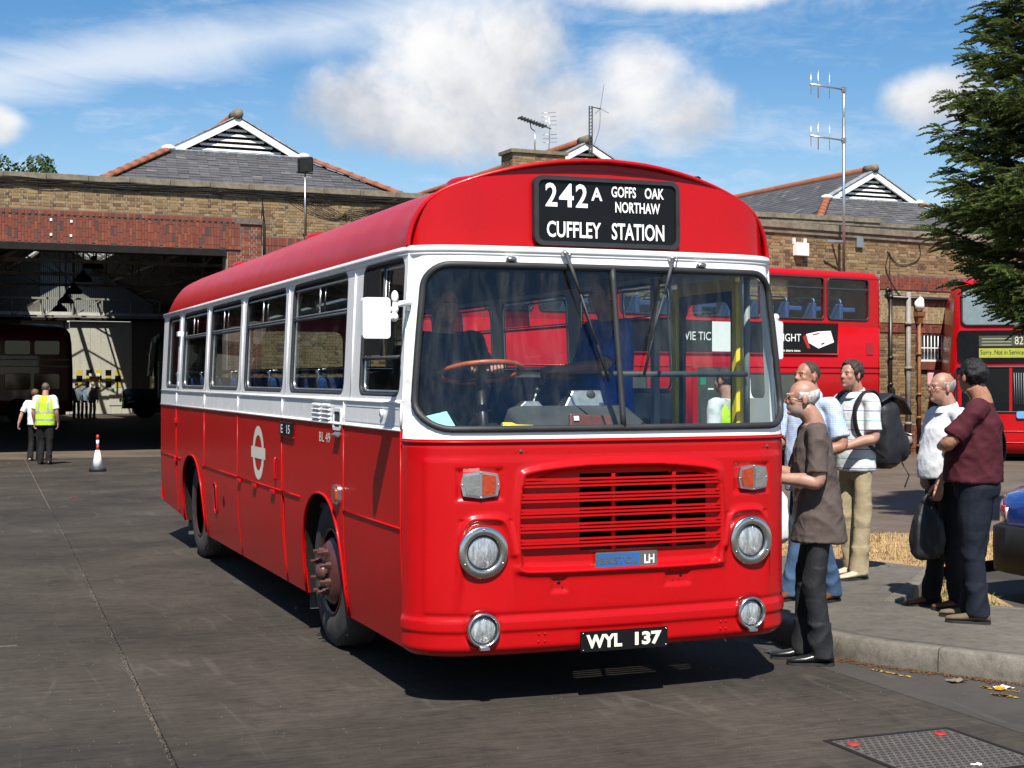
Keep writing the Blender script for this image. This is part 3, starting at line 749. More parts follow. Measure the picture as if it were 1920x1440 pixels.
# --- wheels
def wheel(x, y, front):
    sgn = -1 if x < 0 else 1; R = .482; w = .25
    root = bpy.data.objects.new('wheel', None)
    t = MB(); ax = (sgn, 0, 0); c = (x, y, R)
    t.lathe([(-w, .27), (-w*1.0, .40), (-w*.93, .455), (-w*.80, R-.004), (-w*.5, R), (-w*.2, R-.004), (-w*.07, .458), (-.012, .435), (0, .40), (.002, .34), (-.012, .288), (-.02, .275)], c, ax, 64)
    for k in range(56):
        a = 2*pi*k/56
        for h in (-w*.22, -w*.78):
            p = Vector((x+sgn*h, y+(R-.013)*cos(a), R+(R-.013)*sin(a)))
            t.box(p, (.045, .030, .014), Matrix.Rotation(a-pi/2, 3, 'X'))
    tyre = t.build('wheel', M['tyre'], BUS)
    r = MB()
    if front:
        r.lathe([(-.02, .280), (-.004, .272), (-.03, .255), (-.06, .240), (-.02, .215), (.022, .175), (.030, .14), (.030, .0001)], c, ax, 48)
    else:
        r.lathe([(-.02, .280), (-.004, .272), (-.03, .255), (-.10, .245), (-.17, .20), (-.17, .12), (-.10, .11), (-.06, .09), (-.06, .0001)], c, ax, 48)
    rim = r.build('rim', M['wheel'], tyre)
    if front:
        MB().lathe([(.02, .062), (.06, .058), (.085, .04), (.088, .0001)], c, ax, 20).build('hub', M['wheel'], tyre)
        for k in range(8):
            a = 2*pi*(k+.5)/8; p = Vector((x+sgn*.025, y+.135*cos(a), R+.135*sin(a)))
            nb = MB(); nb.lathe([(0, .024), (.035, .022), (.037, .013), (.068, .013), (.068, .0001)], p, ax, 6, 0, False); nb.build('wheel_nut', M['wheel'], tyre)
        for k in range(4):
            a = 2*pi*(k+.2)/4; p = Vector((x-sgn*.026, y+.222*cos(a), R+.222*sin(a)))
            MB().ball(p, (.012, .035, .025), None, 10, 6).build('hand_hole', M['inside'], tyre)
    else:
        for k in range(8):
            a = 2*pi*(k+.5)/8; p = Vector((x-sgn*.16, y+.15*cos(a), R+.15*sin(a)))
            MB().lathe([(0, .022), (.03, .02), (.05, .0001)], p, ax, 6, 0, False).build('wheel_nut', M['wheel'], tyre)
bpy.data.objects.remove(bpy.data.objects['wheel']) if 'wheel' in bpy.data.objects else None
for sgn in (-1, 1): wheel(sgn*1.085, 1.915, True); wheel(sgn*1.075, 6.99, False)
# --- door opening on the right: yellow edged posts, dark frame, grab rails
for y in DOOR: MB().bx(1.06, 1.115, y-.03, y+.03, .32, 2.30).build('door_post', M['yellow'], BUS, .006)
MB().bx(1.078, 1.112, DOOR[0]+.018, DOOR[1]-.018, 2.25, 2.33).build('door_header', M['yellow'], BUS)
dr = MB().plate([(DOOR[0]+.02, .34), (DOOR[1]-.02, .34), (DOOR[1]-.02, 2.25), (DOOR[0]+.02, 2.25)], [rrect(DOOR[0]+.085, DOOR[1]-.085, 1.10, 2.19, .10), rrect(DOOR[0]+.085, DOOR[1]-.085, .42, .98, .05)], lambda y, z, d: Vector((1.085+d, y, z)), .02).build('door', M['cab'], BUS)
for r_ in (rrect(DOOR[0]+.08, DOOR[1]-.08, 1.095, 2.195, .10), rrect(DOOR[0]+.08, DOOR[1]-.08, .415, .985, .05)):
    MB().plate(r_, [], lambda y, z, d: Vector((1.095, y, z))).build('pane', M['glass'], dr)
MB().bx(.98, 1.02, 1.40, 1.46, .9, 2.38).build('bulkhead_post', M['greypaint'], BUS)
MB().tube([(.05, .22, 1.742), (1.03, .30, 1.742)], .017, 8).build('rail', M['cab'], BUS)
MB().tube([(1.055, .34, 1.45), (1.055, .34, 2.32)], .02, 8).build('post', M['lining'], BUS)
# --- cab
ds = MB(); ds.plate([(x, fy(x, 1.43)+.03) for x in [v/10 for v in range(-10, 11)]]+[(1.0, .30), (-1.0, .30)], [], lambda a, b, d: Vector((a, b, 1.425-d)), .05)
DASH = ds.build('dashboard', M['cab'], BUS)
MB().bx(-.92, .92, -.03, .0, 1.285, 1.37).build('front_bulkhead', M['cab'], BUS)
bn = MB(); bn.loft([[Vector((a, y, z)) for a, y, z in ((-.42*k-.1, .02, 1.42), (.30*k, .02, 1.42), (.30*k, .34, h), (-.42*k-.1, .34, h))] for k, h in ((1, 1.42), (.9, 1.55), (.75, 1.57))], 0, False)
bn.build('instrument_binnacle', M['cab'], BUS, .02)
rust = pm('worn_orange_rim', (.42, .08, .02), .4, 0, .5, .2, .35, 18, dirt=(.05, .02, .01), dirt_amt=.7, dirt_scale=25)
sw = MB(); cw_ = Vector((-.585, .46, 1.752)); tl = radians(14)
def swp(t, r=.235): return cw_+Vector((r*cos(t), -r*sin(t)*cos(tl), r*sin(t)*sin(tl)))
sw.tube([swp(2*pi*k/40) for k in range(40)], .015, 8, True)
SW = sw.build('steering_wheel', rust, BUS)
for t in (.3, 2.4, 4.5): MB().tube([swp(t, .23), cw_+Vector((0, .02, -.04))], .010, 6).build('spoke', M['black'], SW)
MB().tube([cw_+Vector((0, .02, -.02)), (-.585, .36, 1.15)], [.03]*2, 8).build('steering_column', M['black'], SW)
# seats
moq = bpy.data.materials.new('blue_moquette'); moq.use_nodes = True
t_ = NT(moq.node_tree); b_ = t_.n['Principled BSDF']; ck = t_.new('ShaderNodeTexChecker'); t_.link(t_.new('ShaderNodeTexCoord').outputs['Object'], ck.inputs[0])
ck.inputs['Scale'].default_value = 16; ck.inputs[1].default_value = (.012, .025, .11, 1); ck.inputs[2].default_value = (.015, .07, .22, 1)
t_.link(ck.outputs[0], b_.inputs['Base Color']); b_.inputs['Roughness'].default_value = .9
seat0 = None
for sgn in (-1, 1):
    for i in range(9):
        y = 2.0+i*.78
        if seat0 is None:
            sm = MB(); sm.bx(-.42, .42, -.02, .40, 1.26, 1.36); sm.box((0, .41, 1.56), (.84, .09, .50), Matrix.Rotation(radians(8), 3, 'X')); sm.bx(-.36, .36, .02, .36, .9, 1.26)
            seat0 = sm.mesh('seat', moq)
            rl = MB().tube(smooth_path([(-.40, .44, 1.70), (-.40, .45, 1.82), (-.34, .455, 1.865), (.34, .455, 1.865), (.40, .45, 1.82), (.40, .44, 1.70)], 4), .014, 8).mesh('grab_rail', M['chrome'])
        s = link('seat', seat0, BUS, .02, (sgn*.62, y, -.085)); link('grab_rail', rl, s)
ds_ = MB(); ds_.bx(-.85, -.37, .85, 1.28, 1.25, 1.38); ds_.box((-.61, 1.30, 1.62), (.48, .10, .60), Matrix.Rotation(radians(6), 3, 'X')); ds_.bx(-.78, -.44, .9, 1.22, .9, 1.25)
ds_.build('driver_seat', M['cab'], BUS, .03)
MB().bx(-1.06, -.22, 1.45, 1.47, .9, 1.75).build('cab_partition', M['cab'], BUS)
# wipers and washers
for px_, pz_, ex, ez, (b0, b1, b2, b3) in ((-.285, 2.392, -.135, 1.90, (-.195, 2.10, -.078, 1.70)), (.361, 2.383, .190, 1.93, (.262, 2.14, .135, 1.735))):
    W = MB(); W.tube([fp(px_, pz_, .045), fp(lerp(px_, ex, .45), lerp(pz_, ez, .45), .05)], [.012, .008], 6); W.tube([fp(lerp(px_, ex, .45), lerp(pz_, ez, .45), .05), fp(ex, ez, .035)], .005, 6)
    wp = W.build('wiper', M['cab'], BUS)
    MB().tube([fp(b0, b1, .025), fp((b0+b2)/2+.004, (b1+b3)/2, .03), fp(b2, b3, .025)], .008, 6).build('blade', M['rubber'], wp)
    MB().ball(fp(px_, pz_, .02), (.018, .03, .018), None, 10, 8).build('spindle', M['alu'], wp)
    MB().tube([fp(px_+.045, pz_+.005, .01), fp(px_+.02, pz_-.012, .04)], .005, 6).build('link', M['alu'], wp)
for x in (-.585, .556): MB().ball(fp(x, 2.352, .012), (.034, .022, .016), None, 14, 8).build('washer_jet', M['chrome'], BUS)
# mirrors
mm = MB().plate(rrect(-1.405, -1.262, 1.922, 2.133, .018), [], lambda a, b, d: Vector((a, -.03+.10*(a+1.26)*-1+d, b)), .045).build('mirror', M['white'], BUS, .012)
MB().plate(rrect(-1.397, -1.270, 1.930, 2.125, .012), [], lambda a, b, d: Vector((a, .018-.10*(a+1.26)+.002, b))).build('mirror_glass', M['chrome'], mm)
ar = MB(); ar.tube([(-1.255, .0, 2.03), (-1.225, .03, 2.035), (-1.215, .05, 2.075), (-1.215, .05, 2.13)], .013, 8); ar.tube([(-1.215, .05, 2.10), (-1.10, .15, 2.12)], .016, 8)
ar.ball((-1.225, .03, 2.035), .024, None, 10, 8); ar.ball((-1.215, .05, 2.14), (.02, .02, .035), None, 10, 8); ar.box((-1.105, .165, 2.12), (.03, .03, .09)); ar.ball((-1.218, .045, 2.075), .022, None, 10, 8)
ar.build('mirror_arm', M['white'], mm)
c_ = Vector((1.208, .27, 1.945)); rt = Matrix.Rotation(radians(32), 3, 'Z')
mr = MB().plate(rrect(-.064, .064, -.112, .112, .02), [], lambda a, b, d: c_+rt @ Vector((a, d-.02, b)), .045).build('mirror', M['white'], BUS, .012)
MB().plate(rrect(-.057, .057, -.105, .105, .015), [], lambda a, b, d: c_+rt @ Vector((a, .0275, b))).build('mirror_glass', M['chrome'], mr)
ar = MB(); ar.tube([(1.225, .27, 2.055), (1.205, .27, 2.085), (1.12, .26, 2.10)], .013, 8); ar.ball((1.21, .27, 2.08), .022, None, 10, 8); ar.box((1.125, .255, 2.13), (.03, .03, .14)); ar.build('mirror_arm', M['white'], mr)
# lamps of the cab ceiling are off; things lying on the dashboard
paper = pm('pale_blue_paper', (.30, .68, .78), .8, 0, .3); wood = pm('brown_leather', (.13, .035, .02), .45, 0, .5, .2, .25, 20)
o = MB(); R_ = Matrix.Rotation(radians(-28), 3, 'Y')
for k in range(3): o.box((-.99+.012*k, .05+.02*k, 1.475+.006*k), (.15, .004, .12), Matrix.Rotation(radians(-22+5*k), 3, 'Y') @ Matrix.Rotation(radians(-50), 3, 'X'))
tag(o.build('paper_sheets', paper), 'pale blue folded papers at the left end of the bus dashboard', 'paper')
tr = thing('torch', 'yellow torch lying on the bus dashboard under the steering wheel', 'torch', (-.60, -.02, 1.425))
MB().lathe([(0, .0001), (0, .030), (.05, .030), (.075, .02), (.17, .018), (.17, .0001)], (-.04, 0, .03), (.97, -.05, -.02), 14).build('body', M['yellow'], tr)
MB().lathe([(-.004, .0001), (-.004, .027), (.0, .027)], (-.042, 0, .03), (.97, -.05, -.02), 14).build('lens', M['lens'], tr)
wal = thing('leather_case', 'brown leather case standing on the bus dashboard', 'case', (-.10, .02, 1.425))
MB().box((0, .03, .05), (.25, .03, .085), Matrix.Rotation(radians(-14), 3, 'X') @ Matrix.Rotation(radians(4), 3, 'Y')).build('body', wood, wal, .008)
MB().box((-.09, .012, .075), (.03, .003, .025), Matrix.Rotation(radians(-14), 3, 'X')).build('tag', M['sign_white'], wal)
tag(MB().box((-.28, -.01, 1.44), (.17, .06, .03)).build('spectacle_case', wood, bevel=.012), 'small brown pouch lying flat between torch and leather case', 'pouch')
tag(MB().box((.10, -.02, 1.445), (.11, .05, .04)).build('tan_wallet', pm('tan_leather', (.26, .10, .03), .5), bevel=.006), 'tan wallet on the dashboard right of the leather case', 'wallet')
tkt = thing('ticket_machine', 'grey metal ticket machine on the cab ledge beside the standing passenger', 'ticket machine', (.0, .40, 1.50))
MB().loft([[Vector((a, b, z)) for a, b in ((-.13, -.06), (.13, -.06), (.13, .06), (-.13, .06))] for z in (0, .05)]+[[Vector((a, b, .15)) for a, b in ((-.06, -.02), (.12, -.02), (.12, .06), (-.06, .06))]], 0, False).build('body', M['alu'], tkt, .008)
MB().ball((.05, -.03, .12), (.03, .012, .03), None, 12, 8).build('dial', M['cab'], tkt)
gs = thing('gear_selector', 'pale grey gear selector box with black ball knob behind the dashboard', 'gear selector', (-.33, .38, 1.50))
MB().loft([[Vector((a, b, z)) for a, b in ((-.11, -.05), (.10, -.05), (.10, .05), (-.11, .05))] for z in (0, .03)]+[[Vector((a, b, .09)) for a, b in ((-.03, -.03), (.05, -.03), (.05, .05), (-.03, .05))]], 0, False).build('body', M['alu'], gs, .006)
MB().cyl((.03, 0, .09), (.05, 0, .14), .006, 6).build('lever', M['alu'], gs); MB().ball((.052, 0, .15), .02, None, 12, 8).build('knob', M['black'], gs)
# ------------------------------------------------------------------ ground, yard slabs, kerb, pavement, verge
def gz(y): return 0 if y < 8 else (-.2*(y-8)/22 if y < 30 else -.2)
def groundmat(name, base, dark, light, line=0, scuff=0, rough=.82, agg=.35, spec=.3, stain=0):
    mt = bpy.data.materials.new(name); mt.use_nodes = True; t = NT(mt.node_tree); b = t.n['Principled BSDF']
    p = t.new('ShaderNodeNewGeometry').outputs['Position']
    c = t.ramp(t.noise(p, .55, 7, .62, .4), [(.3, dark), (.5, base), (.72, light)])
    fine = t.noise(p, 150, 4, .75)
    c = t.mix(agg, c, t.ramp(fine, [(.35, (.25, .25, .25)), (.62, (1, 1, 1)), (.74, (2.2, 2.1, 1.9))]), 'MULTIPLY')
    c = t.mix(t.m('MULTIPLY', t.sstep(t.noise(p, 2.3, 6, .7, .6), .52, .75), .45), c, tuple(x*.45 for x in dark))
    if stain:
        c = t.mix(stain, c, t.ramp(t.noise(p, 11, 6, .72, .3), [(.32, (.45, .44, .43)), (.5, (1, 1, 1)), (.68, (1.35, 1.32, 1.25))]), 'MULTIPLY')
    hgt = fine
    if line:
        mp = t.new('ShaderNodeMapping'); t.link(p, mp.inputs[0]); mp.inputs['Scale'].default_value = (.9, 24, 1); mp.inputs['Rotation'].default_value = (0, 0, radians(2))
        ln = t.noise(mp.outputs[0], 3.0, 4, .65, .3)
        c = t.mix(line, c, t.ramp(ln, [(.3, (.55, .55, .55)), (.5, (1, 1, 1)), (.72, (1.5, 1.45, 1.35))]), 'MULTIPLY')
        hgt = t.m('ADD', fine, ln)
    if scuff:
        mp = t.new('ShaderNodeMapping'); t.link(p, mp.inputs[0]); mp.inputs['Scale'].default_value = (2.4, .22, 1); mp.inputs['Rotation'].default_value = (0, 0, radians(-6))
        sc = t.noise(mp.outputs[0], 1.3, 2, .45, .35)
        w = t.m('ABSOLUTE', t.m('SUBTRACT', sc, .5)); k = t.m('SUBTRACT', 1.0, t.sstep(w, .0, .030))
        k = t.m('MULTIPLY', k, t.sstep(t.noise(p, 1.1, 4, .6), .48, .66))
        c = t.mix(t.m('MULTIPLY', k, scuff), c, (.24, .22, .19))
    t.link(c, b.inputs['Base Color']); b.inputs['Roughness'].default_value = rough; b.inputs['Specular IOR Level'].default_value = spec
    bn = t.new('ShaderNodeBump'); bn.inputs['Strength'].default_value = .45; bn.inputs['Distance'].default_value = .006
    t.link(hgt, bn.inputs['Height']); t.link(bn.outputs[0], b.inputs['Normal'])
    return mt
M['yard'] = groundmat('yard_concrete', (.050, .0425, .0345), (.030, .0265, .023), (.074, .064, .052), .85, .10, spec=.18, stain=.4)
M['road'] = groundmat('far_yard_asphalt', (.115, .086, .064), (.072, .056, .043), (.145, .115, .09), .15, .2)
M['tarmac'] = groundmat('pavement_asphalt', (.120, .107, .090), (.084, .075, .064), (.155, .138, .116), 0, .35, stain=.55, agg=.5)
M['kerb'] = groundmat('kerb_concrete', (.165, .149, .123), (.085, .076, .063), (.22, .20, .168), 0, 0, stain=.7, agg=.5)
M['joint'] = groundmat('joint_filler', (.055, .05, .042), (.02, .018, .016), (.14, .13, .11), 0, 0)
M['strip'] = groundmat('edge_asphalt', (.060, .053, .046), (.036, .033, .029), (.085, .076, .066), 0, .2)
gr = MB(); ys = [-80, -20, 0, 8, 14, 20, 30, 90, 700]
gr.grid(lambda x, y: Vector((x, y, gz(y)-.016)), [-500, -60, -20, 0, 20, 60, 500], ys, 0, False)
tag(gr.build('ground', M['road']), kind='structure')
YARD = thing('yard', None, None, (0, 0, 0), kind='structure')
def jx(y): return -2.455+.0335*(y+.7)
rows = [-12, -5.7, 2.66, 10.9, 13.75, 17.6, 23.6, 29.6]
def slab(x0a, x0b, x1a, x1b, y0, y1):
    yy = [y0]+[v for v in (8,) if y0 < v < y1]+[y1]
    f = lambda x0, x1, y: lerp(x0, x1, (y-y0)/(y1-y0))
    L = [(f(x0a, x0b, y), y) for y in yy]; R = [(f(x1a, x1b, y), y) for y in yy]; m = MB()
    n = len(yy)
    for side_ in (0, 1):
        dz = [0, -.03][side_]
        m.add([Vector((x, y, gz(y)+dz)) for x, y in L]+[Vector((x, y, gz(y)+dz)) for x, y in R], [(i, i+1, n+i+1, n+i) for i in range(n-1)])
    per = L+R[::-1]; k = len(per)
    m.add([Vector((x, y, gz(y))) for x, y in per]+[Vector((x, y, gz(y)-.03)) for x, y in per], [(i, (i+1) % k, k+(i+1) % k, k+i) for i in range(k)])
    m.build('concrete_slab', M['yard'], YARD)
for r in range(len(rows)-1):
    a, b = rows[r]+.005, rows[r+1]-.005
    xr = 1.455 if b < 11 else 7.2
    if b >= 11 or True:
        slab(jx(a)+.014, jx(b)+.014, xr+.0*a, xr, a, b)
    slab(-6.9, -6.9, jx(a)-.014, jx(b)-.014, a, b)
    slab(-11.4, -11.4, -6.912, -6.912, a, b)
    for (u0, v0, du) in ((0, 0, 0),):
        m = MB(); pts = []
        y = a
        while y < b and b < 14:
            y += .03
            for q in range(2):
                if random.random() < .75: m.ball((jx(y)+random.uniform(-.016, .016), y+random.uniform(-.02, .02), gz(y)-.012), (random.uniform(.004, .011), random.uniform(.006, .016), random.uniform(.005, .012)), None, 5, 4)
        if m.v: tag(m.build('joint_filler', M['joint'], YARD), kind='stuff')
m = MB(); m.tube([(-8, 2.661, -.002), (-4, 2.661, -.001), (-2.95, 2.661, -.001)], .008, 5); m.build('joint_sealant_glint', M['kerb'], YARD)  # sealant bead, its sun glint put in as a pale colour
# kerb: stones set along a curved line
KL = [(1.70, 9.0), (1.70, 3.0), (1.70, 1.3), (1.68, .78), (1.71, .42), (1.80, .13), (1.95, -.12), (2.11, -.42), (2.28, -.68), (2.75, -1.38), (3.6, -2.45), (5.0, -3.9), (8.0, -6.5)]
KP = [Vector((p.x, p.y)) for p in smooth_path([(a, b, 0) for a, b in KL], 6)]
KERB = thing('kerb', None, None, (0, 0, 0), kind='structure')
def offs(P, d):
    out = []
    for i, p in enumerate(P):
        t = (P[min(i+1, len(P)-1)]-P[max(i-1, 0)]).normalized(); out.append(p+Vector((-t.y, t.x))*d)
    return out
KI = offs(KP, .14)
acc = 0; start = 0
for i in range(1, len(KP)):
    acc += (KP[i]-KP[i-1]).length
    if acc > .86 or i == len(KP)-1:
        m = MB(); sec = []
        for j in range(start, i+1):
            o, q = KP[j], KI[j]; t = (KP[min(j+1, len(KP)-1)]-KP[max(j-1, 0)]).normalized()
            g_ = .004 if j in (start,) else (-.004 if j == i else 0); o = o+t*g_; q = q+t*g_
            nrm = (q-o).normalized()
            sec.append([Vector((o.x, o.y, -.02)), Vector((o.x, o.y, .05)), Vector(((o+nrm*.012).x, (o+nrm*.012).y, .125)), Vector(((o+nrm*.028).x, (o+nrm*.028).y, .141)), Vector((q.x, q.y, .144)), Vector((q.x, q.y, -.02))])
        for k_ in range(len(sec)-1):
            m.add(sec[k_]+sec[k_+1], [(a_, a_+1, 6+a_+1, 6+a_) for a_ in range(5)], 0, True)
        m.add(sec[0], [tuple(range(6))]); m.add(sec[-1], [tuple(range(6))])
        m.build('kerb_stone', M['kerb'], KERB); acc = 0; start = i
inner = [tuple(p) for p in KI]
back = [(8.6, -5.4), (5.2, -2.1), (3.48, .80), (3.35, .98), (2.80, 1.43), (4.28, 2.88), (4.12, 3.39), (3.0, 4.72), (1.84, 6.1)]
pav = MB().plate([p for p in inner if p[1] < 6.1]+back, [], lambda a, b, d: Vector((a, b, .140)), 0)
tag(pav.build('pavement', M['tarmac']), kind='structure')
# edging of the planting bay
m = MB(); d = Vector((1, .98)).normalized(); nn = Vector((d.y, -d.x)); k0 = Vector((2.80, 1.43))
BAY = thing('bay_edging', None, None, (0, 0, 0), kind='structure')
for k in range(3):
    a, b = k0+d*(.68*k+.004), k0+d*(.68*(k+1)-.004); c = [a, b, b+nn*.11, a+nn*.11]
    m = MB(); m.add([Vector((p.x, p.y, z)) for z in (-.02, .150) for p in c], [(0, 1, 2, 3), (4, 5, 6, 7), (0, 1, 5, 4), (1, 2, 6, 5), (2, 3, 7, 6), (3, 0, 4, 7)]); m.build('edging_stone', M['kerb'], BAY, .008)
for a, b in (((2.91, 1.33), (3.35, .975)), ((3.355, .97), (3.50, .78)), ((3.505, .775), (4.1, .0)), ((4.105, -.01), (5.1, -1.9))):
    m = MB(); m.beam((a[0], a[1], .06), (b[0], b[1], .06), .07, .17); m.build('edging_stone', M['kerb'], BAY, .008)
bay = MB().plate([(2.9, 1.38), (3.42, .93), (5.2, -1.9), (9.5, -1.0), (9.5, 6.0), (4.4, 2.85)], [], lambda a, b, d: Vector((a, b, -.004)))
tag(bay.build('parking_bay', M['strip']), kind='structure')
st = MB(); st.add([(1.465, -12, -.002), (8, -12, -.002), (8, -6.4, -.002), (1.465, 9, -.002), (1.75, 9, -.002)], []) ; st.v = []
KO = [p for p in KP]
L = [Vector((1.468, max(-12, p.y), -.003)) for p in KO]; R = [Vector((p.x+.03, p.y, -.003)) for p in KO]
st.add(L+R, [(i, i+1, len(L)+i+1, len(L)+i) for i in range(len(L)-1)]); st.add([(1.468, -6.5, -.003), (8.03, -6.5, -.003), (12, -12, -.003), (1.468, -12, -.003)], [(0, 1, 2, 3)])
tag(st.build('road_edge', M['strip']), kind='structure')
# worn yellow line dashes by the kerb
yl = pm('worn_yellow_line', (.42, .25, .03), .8, 0, .3, 0, .35, 30, dirt=(.1, .09, .08), dirt_amt=.9, dirt_scale=14)
m = MB(); random.seed(11)
for (x0, y0, x1, y1) in ((1.60, .55, 1.66, .30), (1.71, .02, 1.78, -.27), (1.96, -.62, 2.10, -.80), (1.90, -.80, 1.98, -.92)):
    for k in range(14):
        t = k/14+random.uniform(0, .06); w = random.uniform(.008, .03); p = Vector((lerp(x0, x1, t)+random.uniform(-.012, .012), lerp(y0, y1, t)))
        n_ = 7; rr = [random.uniform(.5, 1.0) for _ in range(n_)]
        m.add([(p.x+w*.8*rr[i]*cos(2*pi*i/n_), p.y+w*1.3*rr[i]*sin(2*pi*i/n_), .002) for i in range(n_)], [tuple(range(n_))])
tag(m.build('yellow_line', yl), kind='structure')
# gutter dirt
m = MB(); dm = pm('gutter_leaf_litter', (.12, .062, .03), .9, 0, .2, 0, .5, 40)
for k in range(900):
    t = random.random()**.8; j = int(14+t*(len(KP)-32)); j = min(max(j, 8), len(KP)-8); p = KP[j]; off_ = abs(random.gauss(0, .035)); q = offs(KP[j-1:j+2], -off_)[1]
    y_ = random.uniform(-.05, .05); s_ = random.uniform(.003, .011)
    m.box((q.x+random.uniform(-.03, .03)*.3, q.y+y_, .003), (s_*2, s_, .004), Matrix.Rotation(random.random()*6, 3, 'Z'))
tag(m.build('leaf_litter', dm), kind='stuff')
# grit on the yard near the camera
m = MB(); gm = pm('grit', (.15, .125, .095), .85, 0, .3, 0, .4, 30)
for k in range(1100):
    x = random.uniform(-3.6, 2.2); y = random.uniform(-2.6, 6); s_ = random.uniform(.0015, .004)
    m.box((x, y, gz(y)+s_*.4), (s_*1.6, s_, s_), Matrix.Rotation(random.random()*6, 3, 'Z'))
tag(m.build('grit', gm), kind='stuff')
# manhole cover
MH = thing('manhole_cover', 'rectangular cast metal access cover with two red studs in the yard', 'manhole cover', (.83, -1.68, 0))
iron = pm('worn_cast_iron', (.095, .085, .075), .6, .1, .4, 0, .25, 18, dirt=(.05, .045, .04), dirt_amt=.6, dirt_scale=9)
MB().plate([(-.36, -.40), (.36, -.40), (.36, .33), (-.36, .33)], [[(-.335, -.375), (.335, -.375), (.335, .305), (-.335, .305)]], lambda a, b, d: Vector((a, b, .004-d)), .02).build('frame', M['inside'], MH)
MB().bx(-.33, .33, -.37, .30, -.02, .003).build('plate', iron, MH)
m = MB()
for i in range(17):
    for j in range(17):
        x = -.31+i*.0385+(.019 if j % 2 else 0); y = -.35+j*.039
        if x < .315: m.ball((x, y, .003), (.0135, .011, .0045), None, 8, 4)
tag(m.build('tread_pattern', pm('dark_cast_dimples', (.030, .026, .024), .7, 0, .3, 0, .3, 30), MH), kind='stuff')
redm = pm('red_paint_mark', (.38, .02, .015), .5, 0, .4, 0, .1)
for x, y in ((-.272, .205), (.235, .225)): MB().lathe([(0, .032), (.004, .030), (.005, .0001)], (x, y, .004), (0, 0, 1), 14).build('stud', redm, MH)
# verge of dry grass
vg = MB().plate([(1.84, 6.1), (3.0, 4.72), (4.12, 3.39), (4.30, 2.95), (9.5, 4.6), (5.98, 5.31), (5.59, 5.46), (4, 6.1), (1.84, 6.95)], [], lambda a, b, d: Vector((a, b, .120+.02*noise.noise((a*2, b*2, 0)))), 0, .25, 0, True)
straw = pm('dry_soil', (.30, .20, .10), .95, 0, .2, 0, .35, 9, bump=.6, bscale=40)
tag(vg.build('verge', straw), kind='structure')
def blades(n, fn, hmin, hmax, mats, name, label=None, wid=.004):
    m = MB()
    for k in range(n):
        x, y, z = fn(); h = random.uniform(hmin, hmax)*random.uniform(.5, 1); a = random.random()*6.28; l = random.uniform(.2, 1.0)*h
        d_ = Vector((cos(a), sin(a), 0)); s_ = Vector((-sin(a), cos(a), 0))*wid
        p0 = Vector((x, y, z-.01)); p1 = p0+d_*l*.35+Vector((0, 0, h*.6)); p2 = p0+d_*l+Vector((0, 0, h*(1-.4*l/h)))
        m.add([p0-s_, p0+s_, p1+s_*.7, p1-s_*.7, p2], [(0, 1, 2, 3), (3, 2, 4)], random.randrange(len(mats)))
    return m.build(name, mats, recalc=False)
gA = pm('dry_grass_pale', (.42, .30, .14), .9, 0, .2); gB = pm('dry_grass_tan', (.32, .20, .085), .9, 0, .2); gC = pm('dry_grass_dull', (.24, .17, .08), .9, 0, .2); gG = pm('weed_green', (.10, .16, .03), .8, 0, .2)
VP = [(1.84, 6.1), (3.0, 4.72), (4.12, 3.39), (4.30, 2.95), (9.0, 4.5), (5.98, 5.31), (5.59, 5.46), (4, 6.1), (1.84, 6.95)]
def vpt():
    while True:
        x, y = random.uniform(1.84, 8), random.uniform(2.95, 6.95)
        if inside(x, y, VP): return x, y, .125
tag(blades(15000, vpt, .015, .06, [gA, gB, gC, gA], 'dry_grass'), kind='stuff')
tag(blades(16, lambda: (4.40+random.gauss(0, .05), 3.52+random.gauss(0, .05), .13), .18, .34, [gA], 'grass_tuft'), 'taller tuft of pale dry grass standing near the front of the verge', 'grass')
def bpt():
    while True:
        x, y = random.uniform(2.85, 4.6), random.uniform(1.2, 2.9)
        if inside(x, y, [(2.95, 1.38), (3.3, 1.05), (3.75, 1.15), (4.5, 2.75), (4.35, 2.85)]): return x, y, 0
tag(blades(1500, bpt, .04, .16, [gG, gB, gG, gA], 'weeds', wid=.006), kind='stuff')
soil = MB().plate([(2.93, 1.39), (3.34, 1.03), (3.9, 1.2), (4.6, 2.7), (4.38, 2.83)], [], lambda a, b, d: Vector((a, b, .012+.015*noise.noise((a*5, b*5, 0)))), 0, .12)
tag(soil.build('bare_soil', straw), kind='structure')

# ------------------------------------------------------------------ brickwork
STOCK = [(0, (.215, .130, .055)), (.22, (.31, .205, .090)), (.42, (.150, .085, .040)), (.58, (.36, .245, .115)), (.75, (.25, .150, .066)), (.9, (.095, .056, .034)), (1, (.40, .29, .155))]
REDB = [(0, (.255, .062, .035)), (.25, (.20, .05, .032)), (.45, (.30, .085, .045)), (.65, (.15, .05, .04)), (.82, (.225, .058, .036)), (.93, (.075, .05, .048)), (1, (.33, .12, .07))]
M['stock'] = brickmat('stock_brick', STOCK, grime=.3); M['redbrick'] = brickmat('red_brick', REDB, grime=.35)
M['palebrick'] = brickmat('pale_brick', [(0, (.40, .29, .15)), (.3, (.33, .23, .12)), (.6, (.46, .35, .20)), (.85, (.26, .19, .11)), (1, (.50, .40, .25))], grime=.25)
M['mortar'] = pm('mortar', (.30, .27, .215), .95, 0, .2, 0, .25, 12, dirt=(.10, .09, .075), dirt_amt=.6, dirt_scale=1.2)
M['rmortar'] = pm('dark_mortar', (.13, .10, .085), .95, 0, .2, 0, .25, 12)
M['coping'] = pm('weathered_coping', (.17, .145, .105), .9, 0, .2, 0, .3, 5, bump=.4, bscale=30, dirt=(.05, .045, .035), dirt_amt=.7, dirt_scale=2)
